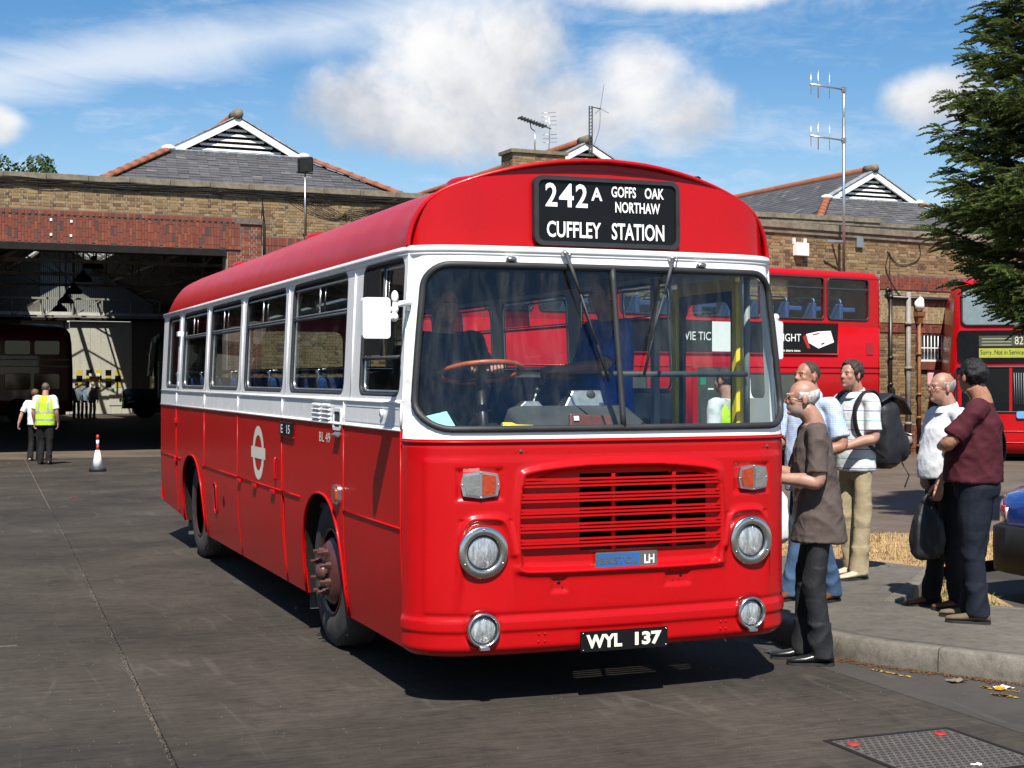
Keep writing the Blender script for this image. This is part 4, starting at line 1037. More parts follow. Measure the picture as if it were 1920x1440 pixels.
def bricks(m, s0, s1, z0, z1, holes=(), bond='flemish', proud=.007, back=.02):
    """bricks as five-sided boxes; front at depth -proud"""
    z = z0; row = 0
    while z < z1-.03:
        h = min(.061, z1-z); s = s0; k = row % 2
        if k: s = s0-.05625
        while s < s1:
            w = .215 if k == 0 else .1025
            a, b = max(s, s0), min(s+w, s1)
            if b-a > .03 and not any(a < hx1-.02 and b > hx0+.02 and z < hz1-.02 and z+h > hz0+.02 for hx0, hx1, hz0, hz1 in holes):
                d = -proud+random.uniform(-.004, .003); j = random.uniform(-.0015, .0015)
                m.add([(a, back, z+j), (b, back, z+j), (b, back, z+h+j), (a, back, z+h+j), (a, d, z+j), (b, d, z+j), (b, d, z+h+j), (a, d, z+h+j)],
                      [(4, 5, 6, 7), (0, 4, 7, 3), (1, 2, 6, 5), (3, 7, 6, 2), (0, 1, 5, 4)])
            s += w+.014; k = 1-k if bond == 'flemish' else k
        z += .075; row += 1
    return m
BR = MB().box((0, 0, 0), (.0665, .04, .208)).mesh('brick', M['redbrick'])
BRH = MB().box((0, 0, 0), (.0665, .05, .098)).mesh('brick', M['redbrick'])

# ------------------------------------------------------------------ bus garage
A_L = radians(2.5)
GAR = thing('bus_garage', 'brick bus garage with open entrance, slate roofs and white louvred gables', 'garage', (0, 30.3, -.2), A_L)
Z = .2   # local height of world zero
W = MB()
W.bx(-14, 3.52, 0, .45, 5.06+Z, 6.50+Z); W.bx(3.52, 33, .0, .45, 0, 6.50+Z); W.bx(-14.4, -14, 0, 45, 0, 6.5+Z)
FW = W.build('front_wall', M['mortar'], GAR)
random.seed(5)
m = MB(); bricks(m, -9, 24, 5.86+Z, 6.47+Z); bricks(m, 4.45, 16, .0, 5.84+Z, [(4.45, 9.4, 4.70+Z, 5.40+Z)])
tag(m.build('bricks', M['stock'], FW), kind='stuff')
mr = MB(); bricks(mr, 3.56, 4.44, .0, 5.04+Z); bricks(mr, 3.9, 4.44, 5.04+Z, 5.70+Z); tag(mr.build('bricks', M['redbrick'], FW), kind='stuff')
# soldier courses over the entrance, brick by brick
bk = MB(); bk.bx(-14, 3.88, -.03, .0, 5.03+Z, 5.70+Z); bk.bx(-14, 4.44, -.05, 0, 5.70+Z, 5.86+Z); bk.bx(4.47, 9.4, -.004, 0, 4.70+Z, 5.40+Z); bk.build('lintel_backing', M['rmortar'], FW)
cnt = 0; rest = MB()
for i in range(87):
    s = -2.66+i*.0755
    off_ = random.choice((0, 0, .07, -.07, .035))
    zz = 5.03+Z+off_-.218*.5
    while zz < 5.70+Z:
        a, b = max(zz, 5.035+Z), min(zz+.208, 5.695+Z)
        if b-a > .04:
            if cnt < 215:
                o = link('brick', BR, FW, 0, (s, -.024+random.uniform(-.004, .003), (a+b)/2)); o.scale = (1, 1, (b-a)/.208); cnt += 1
            else: rest.box((s, -.024+random.uniform(-.004, .003), (a+b)/2), (.0665, .04, b-a))
        zz += .218
    if i < 85: link('brick', BRH, FW, 0, (s, -.045+(.012 if i % 2 else 0), 5.78+Z))
for i in range(84):
    s = -9.0+i*.0755; zz = 5.03+Z+random.choice((0, .07, -.07, .035))-.109
    while zz < 5.70+Z:
        a, b = max(zz, 5.035+Z), min(zz+.208, 5.695+Z)
        if b-a > .04: rest.box((s, -.024+random.uniform(-.004, .003), (a+b)/2), (.0665, .04, b-a))
        zz += .218
    rest.box((s, -.045+(.012 if i % 2 else 0), 5.78+Z), (.0665, .05, .098))
tag(rest.build('bricks', M['redbrick'], FW), kind='stuff')
m = MB(); s = 4.50
while s < 9.4:
    for zz in (4.72, 4.945, 5.17): m.box((s, -.012+random.uniform(-.004, .003), zz+.11+Z), (.0665, .03, .21))
    s += .0755
tag(m.build('bricks', M['redbrick'], FW), kind='stuff')
MB().bx(-14, 3.52, -.05, .5, 4.86+Z, 5.03+Z).build('entrance_lintel', M['inside'], FW)
s = -8.9
cop = MB().bx(0, .99, -.09, .5, 6.58+Z, 6.73+Z).mesh('coping_stone', M['coping'])
while s < 24: link('coping_stone', cop, FW, .012, (s+random.uniform(-.002, .002), random.uniform(-.004, .004), random.uniform(-.004, .004))); s += 1.0
MB().bx(-14, -8.9, -.09, .5, 6.58+Z, 6.73+Z).build('coping_run', M['coping'], FW)
MB().bx(-14, 33, -.05, .5, 6.47+Z, 6.585+Z).build('corbel_course', M['coping'], FW)
# cables along the parapet
m = MB(); random.seed(9)
for k in range(7):
    pts = []; z0 = 6.50+random.uniform(-.05, .06)
    for i in range(30): pts.append((-3+i*.5, -.075-random.uniform(0, .02), z0+Z+.03*sin(i*.7+k)+random.uniform(-.02, .02)-(.10*max(0, i-14)/16 if k > 3 else 0)))
    m.tube(smooth_path(pts, 3), .012, 5)
for k in range(5): m.tube(smooth_path([(5.0+k*.2, -.05, 6.45+Z), (5.8+k*.3, -.04, 6.05+Z-k*.04), (6.7, -.04, 5.95+Z+k*.05), (8.3, -.05, 6.40+Z)], 8), .008, 5)
m.tube(smooth_path([(4.47, -.03, 6.6+Z), (4.45, -.03, 6.2+Z), (4.42, -.04, 5.7+Z), (4.44, -.03, 5.2+Z)], 5), .010, 5)
tag(m.build('cables', M['inside'], FW), kind='stuff')
for s, z in ((-.80, 5.60), (-.32, 5.58), (-.80, 5.24), (-.33, 5.23)): MB().box((s, -.055, z+Z), (.05, .03, .06)).build('fixing', M['sign_white'], FW)
dp = MB(); dp.tube([(4.49, -.06, 5.75+Z), (4.49, -.06, 4.6+Z)], .035, 8); dp.tube([(4.46, -.05, 6.2+Z), (4.49, -.06, 5.75+Z)], .02, 6); dp.build('downpipe', M['inside'], FW)

# --- roofs: ridge and gablet rows
M['slate'] = brickmat('roof_slate', [(0, (.085, .09, .10)), (.25, (.105, .108, .118)), (.5, (.07, .075, .085)), (.75, (.125, .125, .13)), (.93, (.10, .10, .11)), (1, (.20, .185, .175))], .6, .3)
M['deck'] = pm('roof_boarding', (.03, .03, .032), .8, 0, .3)
M['terracotta'] = pm('terracotta_tile', (.235, .078, .038), .8, 0, .3, 0, .2, 3, island=.25, dirt=(.14, .08, .05), dirt_amt=.5)
M['lead'] = pm('lead_flashing', (.22, .23, .25), .5, 0, .5, 0, .3, 12, dirt=(.6, .6, .58), dirt_amt=.6, dirt_scale=8)
M['whitepaint'] = pm('weathered_white_paint', (.74, .74, .71), .5, 0, .4, 0, .06, 9, dirt=(.48, .46, .42), dirt_amt=.4, dirt_scale=6)
TOP = 8.99+Z; SLP = .59; HALF = 5.4; LD = 3.0; LZ = 7.93+Z; LW = 1.8; EZ = TOP-SLP*HALF
HIPS = (LZ-(6.42+Z))/LD
SLATE = None
def roof_bay(cx, detail, dz=0, HALF=5.4, HB=4.55):
    T = TOP+dz; lz = LZ+dz
    d = MB()
    # two slopes, the front hip and the boards behind the louvres; slot for roof lights in the middle bay
    e = T-SLP*HALF
    def slope(sg, d0, d1, a0=0, a1=HALF):
        f = lambda a, dd: Vector((cx+sg*a, dd, T-SLP*a)); g = .06
        q = [f(a0, d0), f(a1, d0), f(a1, d1), f(a0, d1)]
        d.add(q+[p-Vector((0, 0, g)) for p in q], [(0, 1, 2, 3), (4, 5, 6, 7), (0, 1, 5, 4), (1, 2, 6, 5), (2, 3, 7, 6), (3, 0, 4, 7)])
    tri = lambda sg: [Vector((cx, LD, T)), Vector((cx+sg*LW, LD, lz)), Vector((cx+sg*(HALF), 0.2, e))]
    for sg in (-1, 1):
        if detail == 2:
            o_ = 31.0 if sg < 0 else 36.5; slope(sg, LD, o_); slope(sg, 43.6, 45.2); slope(sg, o_, 43.6, 2.0 if sg < 0 else 1.9)
        else: slope(sg, LD, 45.2)
        # hip edge triangle of the side slope
        p = [Vector((cx+sg*LW, LD, lz)), Vector((cx+sg*HB, .0, lz-SLP*(HB-LW))), Vector((cx+sg*HALF, 0, e)), Vector((cx+sg*HALF, LD, e))]
        d.add(p, [(0, 1, 2, 3)])
    d.add([Vector((cx-HB, 0, lz-HIPS*LD)), Vector((cx+HB, 0, lz-HIPS*LD)), Vector((cx+LW, LD, lz)), Vector((cx-LW, LD, lz))], [(0, 1, 2, 3)])
    d.add([Vector((cx-LW, LD+.25, lz)), Vector((cx+LW, LD+.25, lz)), Vector((cx, LD+.25, T))], [(0, 1, 2)])
    R = d.build('roof', M['deck'], GAR)
    # slates of the front hip
    global SLATE
    if SLATE is None: SLATE = MB().box((0, 0, 0), (.272, .30, .012)).mesh('slate', M['slate'])
    ang = math.atan(HIPS); rot = Matrix.Rotation(ang, 4, 'X'); stuff = MB(); n = 0
    L = sqrt(LD*LD+(HIPS*LD)**2); r = 0; v = .02
    while v < L-.05:
        w = lerp(HB, LW, v/L)-.05; s = -w+(.14 if r % 2 else 0)
        while s < w:
            p = Vector((cx+s, v*cos(ang)+.06, lz-HIPS*LD+v*sin(ang)+.022+random.uniform(0, .006)))
            if detail and n < 300 and v > .85:
                o = link('slate', SLATE, R, 0, p); o.rotation_euler = (ang-radians(3.0), random.uniform(-.01, .01), random.uniform(-.012, .012)); n += 1
            else: stuff.box(p, (.272, .30, .012), Matrix.Rotation(ang-radians(3.0), 3, 'X'))
            s += .28
        v += .20; r += 1
    # slates of the left slope seen beside the gable
    if detail == 1:
        sa = math.atan(SLP); v = .05
        while v < 5.6:
            dd = LD+(.15 if r % 2 else 0)-(max(0, v*cos(sa)-LW))*.55
            while dd < 22:
                a = v*cos(sa)
                stuff.box((cx-a, dd, T-SLP*a+.025), (.30, .272, .012), Matrix.Rotation(-sa+radians(3), 3, 'Y')); dd += .28
            v += .2; r += 1
    tag(stuff.build('slates', M['slate'], R), kind='stuff')
    # hip tiles, ridge tiles
    tile = MB()
    prof = [(cos(pi*k/8)*.13, sin(pi*k/8)*.11) for k in range(9)]+[(cos(pi*k/8)*.11, sin(pi*k/8)*.09) for k in range(8, -1, -1)]
    tile.loft([[Vector((a, y, b)) for a, b in prof] for y in (0, .43)], 0, True); tile.loft([[Vector((a*1.1, y, b*1.12)) for a, b in prof] for y in (.0, .05)], 0, True)
    tm = tile.mesh('hip_tile', M['terracotta'])
    for sg in (-1, 1):
        a = Vector((cx+sg*(HB-.05), .02, lz-HIPS*LD)); b = Vector((cx+sg*(LW+.08), LD-.05, lz)); dv = (b-a); k = int(dv.length/.42)
        for i in range(k):
            o = link('hip_tile', tm, R, 0, a+dv*(i/k)+Vector((0, 0, .01)))
            o.rotation_mode = 'QUATERNION'; y = dv.normalized(); x = y.cross(Vector((0, 0, 1))).normalized(); z = x.cross(y)
            o.rotation_quaternion = Matrix((x, y, z)).transposed().to_quaternion()
        MB().ball(b+Vector((0, 0, .06)), (.20, .2, .10), None, 12, 8).build('lead_saddle', M['whitepaint'], R)
    rd = MB(); rd.tube([Vector((cx, LD-.15, T+.05)), Vector((cx, 44, T+.05))], .12, 10); rd.build('ridge', M['terracotta'], R)
    MB().tube([Vector((cx, LD-.18, T+.06)), Vector((cx, LD+.35, T+.06))], .15, 12).build('ridge_end', M['coping'], R)
    # louvred gable
    for sg in (-1, 1):
        MB().beam((cx+sg*(LW+.1), LD-.10, lz+.02), (cx, LD-.10, T-.06), .05, .19, (0, -1, 0)).build('barge_board', M['whitepaint'], R) if False else None
        a = Vector((cx+sg*(LW+.05), LD-.1, lz+.03)); b = Vector((cx-sg*.0, LD-.1, T-.03)); dn = Vector((-sg*.0, 0, -.21)); yv = Vector((0, .06, 0))
        m_ = MB(); q = [a, b, b+Vector((0, 0, -.20)), a+Vector((-sg*.36, 0, 0))]
        m_.add([p-yv*.5 for p in q]+[p+yv for p in q], [(0, 1, 2, 3), (4, 5, 6, 7), (0, 1, 5, 4), (1, 2, 6, 5), (2, 3, 7, 6), (3, 0, 4, 7)]); m_.build('barge_board', M['whitepaint'], R)
        m_ = MB(); a2 = a+Vector((sg*.05, 0, .05)); b2 = b+Vector((0, 0, .06)); m_.beam(a2+Vector((0, .12, -.02)), b2+Vector((0, .12, -.02)), .36, .03, (0, 0, 1)); m_.build('verge_slates', M['lead'], R)
    for k in range(6):
        z = lz+.11+k*.142; w = (T-z-.15)/SLP-.10
        if w > .08: MB().box((cx, LD+.02, z), (2*w, .02, .064), Matrix.Rotation(radians(-18), 3, 'X')).build('louvre_slat', M['whitepaint'], R)
    MB().box((cx, LD-.12, lz-.04), (2*LW+.1, .06, .16), Matrix.Rotation(ang, 3, 'X')).build('apron_flashing', M['lead'], R)
    return R
R1 = roof_bay(4.5, 2); R2 = roof_bay(15.35, 0, 0, 2.3, 2.2); R3 = roof_bay(26.15, 1, -.25); roof_bay(-6.3, 0)
MB().bx(13.15, 17.55, .5, 44.8, 5.80+Z, 7.50+Z).build('clerestory_wall', M['coping'], GAR)
MB().bx(9.85, 20.8, .4, 45.2, 5.72+Z, 5.80+Z).build('flat_roof', M['deck'], GAR)
# roof light of the right-hand roof
sa = math.atan(SLP)
for k in range(8):
    c = Vector((26.15-3.9, 5.1+k*.42, TOP-.25-SLP*3.9+.10)); MB().box(c, (1.9, .05, .05), Matrix.Rotation(-sa, 3, 'Y')).build('glazing_bar', M['whitepaint'], R3)
MB().box(Vector((26.15-3.9, 6.6, TOP-.25-SLP*3.9+.06)), (1.9, 3.2, .02), Matrix.Rotation(-sa, 3, 'Y')).build('roof_light', M['dglass'], R3)
# bar over the open roof light of the middle bay
for k in range(10):
    y = 31.5+k*1.2
    MB().beam((4.5-2.0, y, TOP-SLP*2.0), (4.5, y, TOP), .05, .06).build('glazing_bar', M['whitepaint'], R1)
    MB().beam((4.5+1.9, y, TOP-SLP*1.9), (4.5, y, TOP), .05, .06).build('glazing_bar', M['whitepaint'], R1)
pn = MB(); pn.add([(2.5, 31.0, TOP-SLP*2.0-.02), (4.5, 31.0, TOP-.02), (4.5, 43.6, TOP-.02), (2.5, 43.6, TOP-SLP*2.0-.02)], [(0, 1, 2, 3)]); pn.add([(6.4, 36.5, TOP-SLP*1.9-.02), (4.5, 36.5, TOP-.02), (4.5, 43.6, TOP-.02), (6.4, 43.6, TOP-SLP*1.9-.02)], [(0, 1, 2, 3)])
pn.build('roof_light', glass('roof_light_glass', (.66, .67, .64), .10), R1)
# chimney
CH = MB().bx(11.95, 13.62, .9, 1.7, 6.4+Z, 8.18+Z).build('chimney', M['mortar'], GAR)
m = MB(); bricks(m, 0, 1.67, 0, 1.70); mm_ = MB(); mm_.add([(p[0]+11.95, p[1]+.9, p[2]+6.5+Z) for p in m.v], m.f); mm_.add([(11.95+p[1]*1.0, .9+p[0]*.48, p[2]+6.5+Z) for p in m.v if True], m.f)
tag(mm_.build('bricks', M['stock'], CH), kind='stuff')
MB().bx(11.88, 13.69, .83, 1.77, 8.18+Z, 8.28+Z).build('chimney_cap', M['coping'], CH)
# --- garage inside
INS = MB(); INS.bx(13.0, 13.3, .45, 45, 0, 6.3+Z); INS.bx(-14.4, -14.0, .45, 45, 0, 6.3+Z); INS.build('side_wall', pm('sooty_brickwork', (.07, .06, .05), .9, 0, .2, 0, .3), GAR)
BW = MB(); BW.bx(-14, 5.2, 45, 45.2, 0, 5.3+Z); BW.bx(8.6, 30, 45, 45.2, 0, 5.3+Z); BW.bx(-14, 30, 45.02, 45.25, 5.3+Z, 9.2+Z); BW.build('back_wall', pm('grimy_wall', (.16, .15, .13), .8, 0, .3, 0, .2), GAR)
corr = MB()
for k in range(60):
    s = 3.8+k*.1; corr.bx(s, s+.06, 44.95, 45.02, 5.25+Z, 9.0+Z)
corr.build('corrugated_cladding', pm('grey_cladding', (.36, .37, .36), .6, 0, .3, 0, .1), GAR)
MB().bx(-14, 13, 44.6, 44.9, 4.86+Z, 5.02+Z).build('door_track', M['inside'], GAR); MB().bx(-2, 12.9, 44.85, 45.0, 5.02+Z, 5.32+Z).build('header_board', M['whitepaint'], GAR)
door = pm('scuffed_white_door', (.60, .58, .51), .6, 0, .3, 0, .08, 3, dirt=(.36, .33, .26), dirt_amt=.5, dirt_scale=3)
DR = MB().bx(5.1, 5.3, 44.9, 45.1, 0, 4.8+Z).build('sliding_door', door, GAR)
for k in range(6): MB().bx(5.32+k*.55, 5.32+k*.55+.54, 44.86, 44.97, 0.02, 4.84+Z).build('door_panel', door, DR)
for k in range(4): MB().bx(2.8+k*.55, 2.8+k*.55+.54, 44.90, 44.99, 0.02, 4.84+Z).build('door_panel', door, DR)
yel = pm('hazard_yellow', (.62, .50, .08), .6); ch = 0
for i in range(6):
    for j in range(3):
        m_ = M['sign_black'] if (i+j) % 2 == 0 else yel
        s = 5.16+i*.51; MB().bx(s, s+.31, 44.84, 44.875, 1.26+j*.32+Z, 1.57+j*.32+Z).build('hazard_square', m_, DR)
MB().bx(7.4, 8.15, 44.82, 44.87, .28+Z, 1.2+Z).build('wicket_door', door, DR)
MB().bx(7.52, 7.66, 44.80, 44.83, 1.05+Z, 1.22+Z).build('exit_label', pm('exit_green', (.03, .25, .12), .5), DR)
SG = MB().bx(6.33, 6.90, 44.76, 44.79, 1.12+Z, 2.02+Z).build('warning_sign', M['sign_white'], DR)
SGf = lambda a, b: Vector((a, 44.755, b))
og = pm('sign_orange', (.75, .30, .02), .5)
SGp = MB().bx(6.35, 6.88, 44.757, 44.762, 1.55+Z, 1.83+Z).build('warning_panel', og, SG)
lettering('Warning', 6.38, 6.85, 1.70+Z, 1.81+Z, lambda a, b: Vector((a, 44.752, b)), M['sign_black'], SG)
MB().bx(6.64, 6.86, 44.757, 44.762, 1.15+Z, 1.30+Z).build('red_panel', pm('sign_red', (.5, .02, .02), .5), SG)
m_ = MB(); m_.add([(6.58, 44.755, 1.87+Z), (6.68, 44.755, 1.87+Z), (6.63, 44.755, 1.97+Z)], [(0, 1, 2)]); m_.build('triangle', og, SG, recalc=False)
m_ = MB(); m_.tube([(6.75+.055*cos(2*pi*k/16), 44.757, 1.43+Z+.055*sin(2*pi*k/16)) for k in range(16)], .008, 4, True); m_.tube([(6.715, 44.757, 1.47+Z), (6.785, 44.757, 1.39+Z)], .008, 4); m_.build('prohibition_ring', pm('sign_ring', (.5, .03, .03), .5), SG)
steel = pm('cream_steelwork', (.34, .32, .27), .6, 0, .3, 0, .15, 4, dirt=(.15, .08, .04), dirt_amt=.5)
for bay in (-6.3, 4.5):
    for dd in (7, 13.5, 20, 26.5, 33, 39.5):
        if bay > 0 and dd > 32: continue
        T = MB(); z0 = EZ-.15
        for sg in (-1, 1):
            T.beam((bay, dd, TOP-.18), (bay+sg*HALF, dd, EZ-.18), .09, .12)
            for q in (.25, .5, .75):
                a = HALF*q; T.beam((bay+sg*a, dd, TOP-.2-SLP*a), (bay+sg*a, dd, z0), .06, .06); T.beam((bay+sg*a, dd, TOP-.2-SLP*a), (bay+sg*(a-HALF*.25), dd, z0), .05, .05)
            T.beam((bay+sg*.0, dd, TOP-.2), (bay, dd, z0), .05, .05)
        T.beam((bay-HALF, dd, z0), (bay+HALF, dd, z0), .09, .12); T.build('roof_truss', steel, GAR)
for s, z in ((1.6, 7.2), (3.2, 8.1), (6.2, 7.9), (7.6, 7.1), (8.9, 6.4)): MB().beam((s, 3, z+Z), (s, 45, z+Z), .08, .12).build('purlin', steel, GAR)
g = MB()
for z in (4.98, 5.9): g.beam((-1, 42.0, z+Z), (12, 42.0, z+Z), .09, .10)
for k in range(9):
    s = -.9+k*1.5; g.beam((s, 42, 4.98+Z), (s, 42, 5.9+Z), .07, .07); g.beam((s, 42, 4.98+Z), (s+1.5, 42, 5.9+Z), .05, .05)
g.build('lattice_girder', steel, GAR)
for dd in (9, 27): MB().beam((9.4, dd, 0), (9.4, dd, 5.9+Z), .25, .25).build('stanchion', steel, GAR)
for k, (x, y, z) in enumerate(((1.59, 44.4, 5.70), (1.63, 48.6, 5.50), (1.65, 52.6, 5.27), (1.66, 56.6, 5.10), (1.72, 60.6, 4.93))):
    L_ = thing('pendant_lamp', ['nearest', 'second', 'third', 'fourth', 'farthest'][k]+' black dome lamp hanging in the row under the garage roof', 'lamp', (x, y, z), group='dome lamps hanging in the garage')
    MB().lathe([(-.22, .33), (-.21, .34), (-.10, .30), (0, .20), (.07, .10), (.16, .08), (.22, .0001)], (0, 0, 0), (0, 0, 1), 20).build('shade', M['inside'], L_)
    MB().cyl((0, 0, .2), (0, 0, 2.2), .015, 6).build('cable', M['inside'], L_)
# floodlight on its pole
FL = thing('floodlight', 'black floodlight on a thin grey pole above the garage wall', 'floodlight', GAR.matrix_world @ Vector((0, 0, 0)), 0)
FL.location = Vector((0, 30.3, 0)); FL.rotation_euler = (0, 0, A_L)
MB().cyl((5.555, -.15, 5.3), (5.555, -.15, 7.06), .024, 8).build('pole', M['alu'], FL)
MB().bx(5.53, 5.58, -.15, 0, 5.5, 5.54).build('bracket', M['alu'], FL); MB().bx(5.53, 5.58, -.15, 0, 6.3, 6.34).build('bracket', M['alu'], FL)
ro = Matrix.Rotation(radians(-8), 3, 'Y') @ Matrix.Rotation(radians(22), 3, 'X')
hs = MB(); c = Vector((5.53, -.22, 7.30)); hs.loft([[c+ro @ Vector((a*k, y, b*k)) for a, b in ((-.2, -.19), (.2, -.19), (.2, .19), (-.2, .19))] for y, k in ((-.10, 1.0), (.0, 1.0), (.12, .6))], 0, False)
H = hs.build('housing', M['black'], FL, .015); MB().box(c+ro @ Vector((0, -.102, 0)), (.34, .006, .32), ro).build('glass', pm('lamp_glass', (.05, .055, .05), .1, 0, .6), H)
MB().box((5.53, -.2, 7.08), (.44, .04, .04)).build('yoke', M['black'], FL)
# ------------------------------------------------------------------ office block behind the parked double-decker
A_R = radians(10.6)
OFF = thing('office_block', 'yellow brick depot office with barred window, drainpipes and flat parapet', 'office block', (19.011, 23.098, -.236), A_R)
Z = .236
W = MB(); W.bx(-11, .455, 0, 5, 0, 5.23+Z); W.bx(1.455, 12, 0, 5, 0, 5.23+Z); W.bx(.455, 1.455, 0, 5, 0, 2.17+Z); W.bx(.455, 1.455, 0, 5, 2.845+Z, 5.23+Z); W.bx(.455, 1.455, .3, 5, 2.17+Z, 2.845+Z); OW = W.build('front_wall', M['mortar'], OFF)
random.seed(21)
WINH = (.36, 1.55, 1.95+Z, 3.10+Z)
m = MB(); bricks(m, -11.0, 4.5, .62+Z, 5.12+Z, [(-.9, 4.5, 3.07+Z, 4.27+Z), WINH, (-.70, 4.5, 2.86+Z, 3.1+Z)]); tag(m.build('bricks', M['stock'], OW), kind='stuff')
m = MB(); bricks(m, -11.0, 4.5, .0, .60+Z); bricks(m, .28, .455, 1.95+Z, 2.85+Z); bricks(m, 1.455, 1.62, 1.95+Z, 2.85+Z); tag(m.build('bricks', M['redbrick'], OW), kind='stuff')
cnt = 0
def soldier(parent, s0, s1, z0, z1, mat_mesh, limit):
    global cnt
    rest = MB(); s = s0
    while s < s1:
        zz = z0+random.choice((0, -.07, -.14))
        while zz < z1:
            a, b = max(zz, z0), min(zz+.208, z1-.005)
            if b-a > .05:
                if cnt < limit:
                    o = link('brick', mat_mesh, parent, 0, (s, -.008+random.uniform(-.004, .003), (a+b)/2)); o.scale = (1, 1, (b-a)/.208); cnt += 1
                else: rest.box((s, -.008+random.uniform(-.004, .003), (a+b)/2), (.0665, .04, b-a))
            zz += .218
        s += .0755
    return rest
r_ = soldier(OW, -.9, 4.5, 3.92+Z, 4.26+Z, BR, 130); tag(r_.build('bricks', M['redbrick'], OW), kind='stuff') if r_.v else None
BRP = MB().box((0, 0, 0), (.0665, .04, .208)).mesh('brick', M['palebrick'])
r_ = soldier(OW, -.9, 2.2, 3.10+Z, 3.70+Z, BRP, 240); r_.bx(2.2, 4.5, -.01, 0, 3.1+Z, 3.9+Z); bricks(r_, -.9, 4.5, 3.70+Z, 3.92+Z); tag(r_.build('bricks', M['palebrick'], OW), kind='stuff')
r_ = soldier(OW, -.9, 4.5, 2.865+Z, 3.08+Z, BR, 300); tag(r_.build('bricks', M['redbrick'], OW), kind='stuff') if r_.v else None
MB().bx(-.9, 4.5, -.002, .0, 2.85+Z, 4.28+Z).build('band_backing', M['rmortar'], OW)
m = MB(); s = .47
while s < 1.46: m.box((s, -.03, 2.05+Z), (.0665, .10, .20), Matrix.Rotation(random.uniform(-.01, .01), 3, 'Y')); s += .0755
tag(m.build('sill_bricks', M['redbrick'], OW), kind='stuff')
WD = MB().bx(.455, 1.455, .10, .12, 2.18+Z, 2.84+Z).build('window', pm('dark_pane', (.03, .035, .05), .1, 0, .6), OW)
m = MB()
for s in (.455, 1.40): m.bx(s, s+.05, .06, .11, 2.2+Z, 2.84+Z)
m.bx(.455, 1.455, .06, .11, 2.80+Z, 2.845+Z); m.build('window_frame', M['whitepaint'], WD)
MB().bx(.42, 1.49, -.06, .10, 2.15+Z, 2.20+Z).build('window_sill', M['whitepaint'], WD)
for k in range(8): MB().cyl((.52+k*.125, .02, 2.20+Z), (.52+k*.125, .02, 2.80+Z), .013, 6).build('window_bar', M['whitepaint'], WD)
MB().bx(.46, 1.45, .015, .025, 2.48+Z, 2.51+Z).build('window_bar', M['whitepaint'], WD)
MB().bx(.02, .14, -.018, .0, 2.45+Z, 2.66+Z).build('air_brick', M['inside'], OW)
s = -11.0
while s < 5: link('coping_stone', cop, OFF, .012, (s, random.uniform(-.004, .004), 5.23-6.58+random.uniform(-.004, .004)+.036)); s += 1.0
MB().bx(-11, 12, -.05, .4, 5.12+Z, 5.232+Z).build('corbel_course', M['coping'], OFF)
def pipe(name, label, s, z0, z1, r, mt, collars, extra=None, d=-.10, group=None):
    p = MB(); p.cyl((s, d, z0+Z), (s, d, z1+Z), r, 12)
    P = p.build(name, mt, OFF)
    for z in collars: MB().lathe([(0, r*1.45), (.07, r*1.45)], (s, d, z+Z), (0, 0, 1), 14).build('collar', mt, P)
    return P
gp = pm('grey_iron_pipe', (.23, .21, .185), .6, 0, .4, 0, .2, 8, dirt=(.12, .06, .03), dirt_amt=.4); bp = pm('brown_iron_pipe', (.20, .085, .035), .6, 0, .4, 0, .2, 8, dirt=(.1, .04, .02), dirt_amt=.5)
P1 = pipe('soil_pipe', None, -.045, 0, 3.86, .062, gp, (3.05, 1.95, .58, .05))
P2 = pipe('rainwater_pipe', None, .335, .1, 3.1, .045, bp, (2.3, 1.3, .72, .02)); MB().loft([[Vector((.335+a*k, -.10+b*k, z+Z)) for a, b in ((-.13, -.08), (.13, -.08), (.13, .08), (-.13, .08))] for z, k in ((3.08, .5), (3.25, .75), (3.27, 1), (3.38, 1))], 0, False).build('hopper', bp, P2)
P3 = pipe('vent_pipe', None, -.665, 0, 3.90, .045, M['black'], (3.7, 2.2, 1.55, 1.0)); MB().tube([(-.66, -.1, 3.86+Z), (-.75, -.1, 3.93+Z), (-.80, -.1, 3.85+Z)], .045, 8).build('bend', M['black'], P3)
MB().cyl((-.72, -.1, 3.715+Z), (4.3, -.1, 3.70+Z), .045, 10).build('overflow_pipe', M['black'], OFF)
MB().box((-.60, -.12, 1.25+Z), (.13, .10, .5), Matrix.Rotation(radians(-12), 3, 'Y')).build('lagging', M['inside'], P3, .03)
MB().lathe([(0, .10), (.12, .09), (.2, .06)], (-.05, -.12, .1+Z), (0, 0, 1), 12).build('rodding_eye', gp, P1)
# loose things on the wall
bag = MB(); random.seed(4)
bag.ball((0, 0, 0), (.16, .09, .17), None, 14, 10); bag.v = [(x+.05*noise.noise((x*11, y*11, z*11)), y, z+.06*noise.noise((x*13+5, y*9, z*12))) for x, y, z in bag.v]
bo = tag(bag.build('plastic_bag', M['sign_white'], loc=OFF.location+Matrix.Rotation(A_R, 3, 'Z') @ Vector((.32, -.12, 3.58+Z))), 'crumpled white plastic bag caught on the brown drainpipe hopper', 'bag')
bx_ = thing('alarm_box', 'white alarm box on two short posts high on the office wall', 'alarm box', OFF.location+Matrix.Rotation(A_R, 3, 'Z') @ Vector((-3.6, 0, 4.6+Z)), A_R)
MB().bx(-.19, .19, -.16, -.0, -.0, .30).build('box', M['sign_white'], bx_, .015); MB().bx(-.20, -.16, -.06, 0, .28, .42).build('post', M['sign_white'], bx_); MB().bx(.15, .19, -.06, 0, .28, .42).build('post', M['sign_white'], bx_)
nt = thing('notice', 'pink notice with black letters on the office wall below the barred window', 'notice', OFF.location+Matrix.Rotation(A_R, 3, 'Z') @ Vector((.72, 0, 1.55+Z)), A_R)
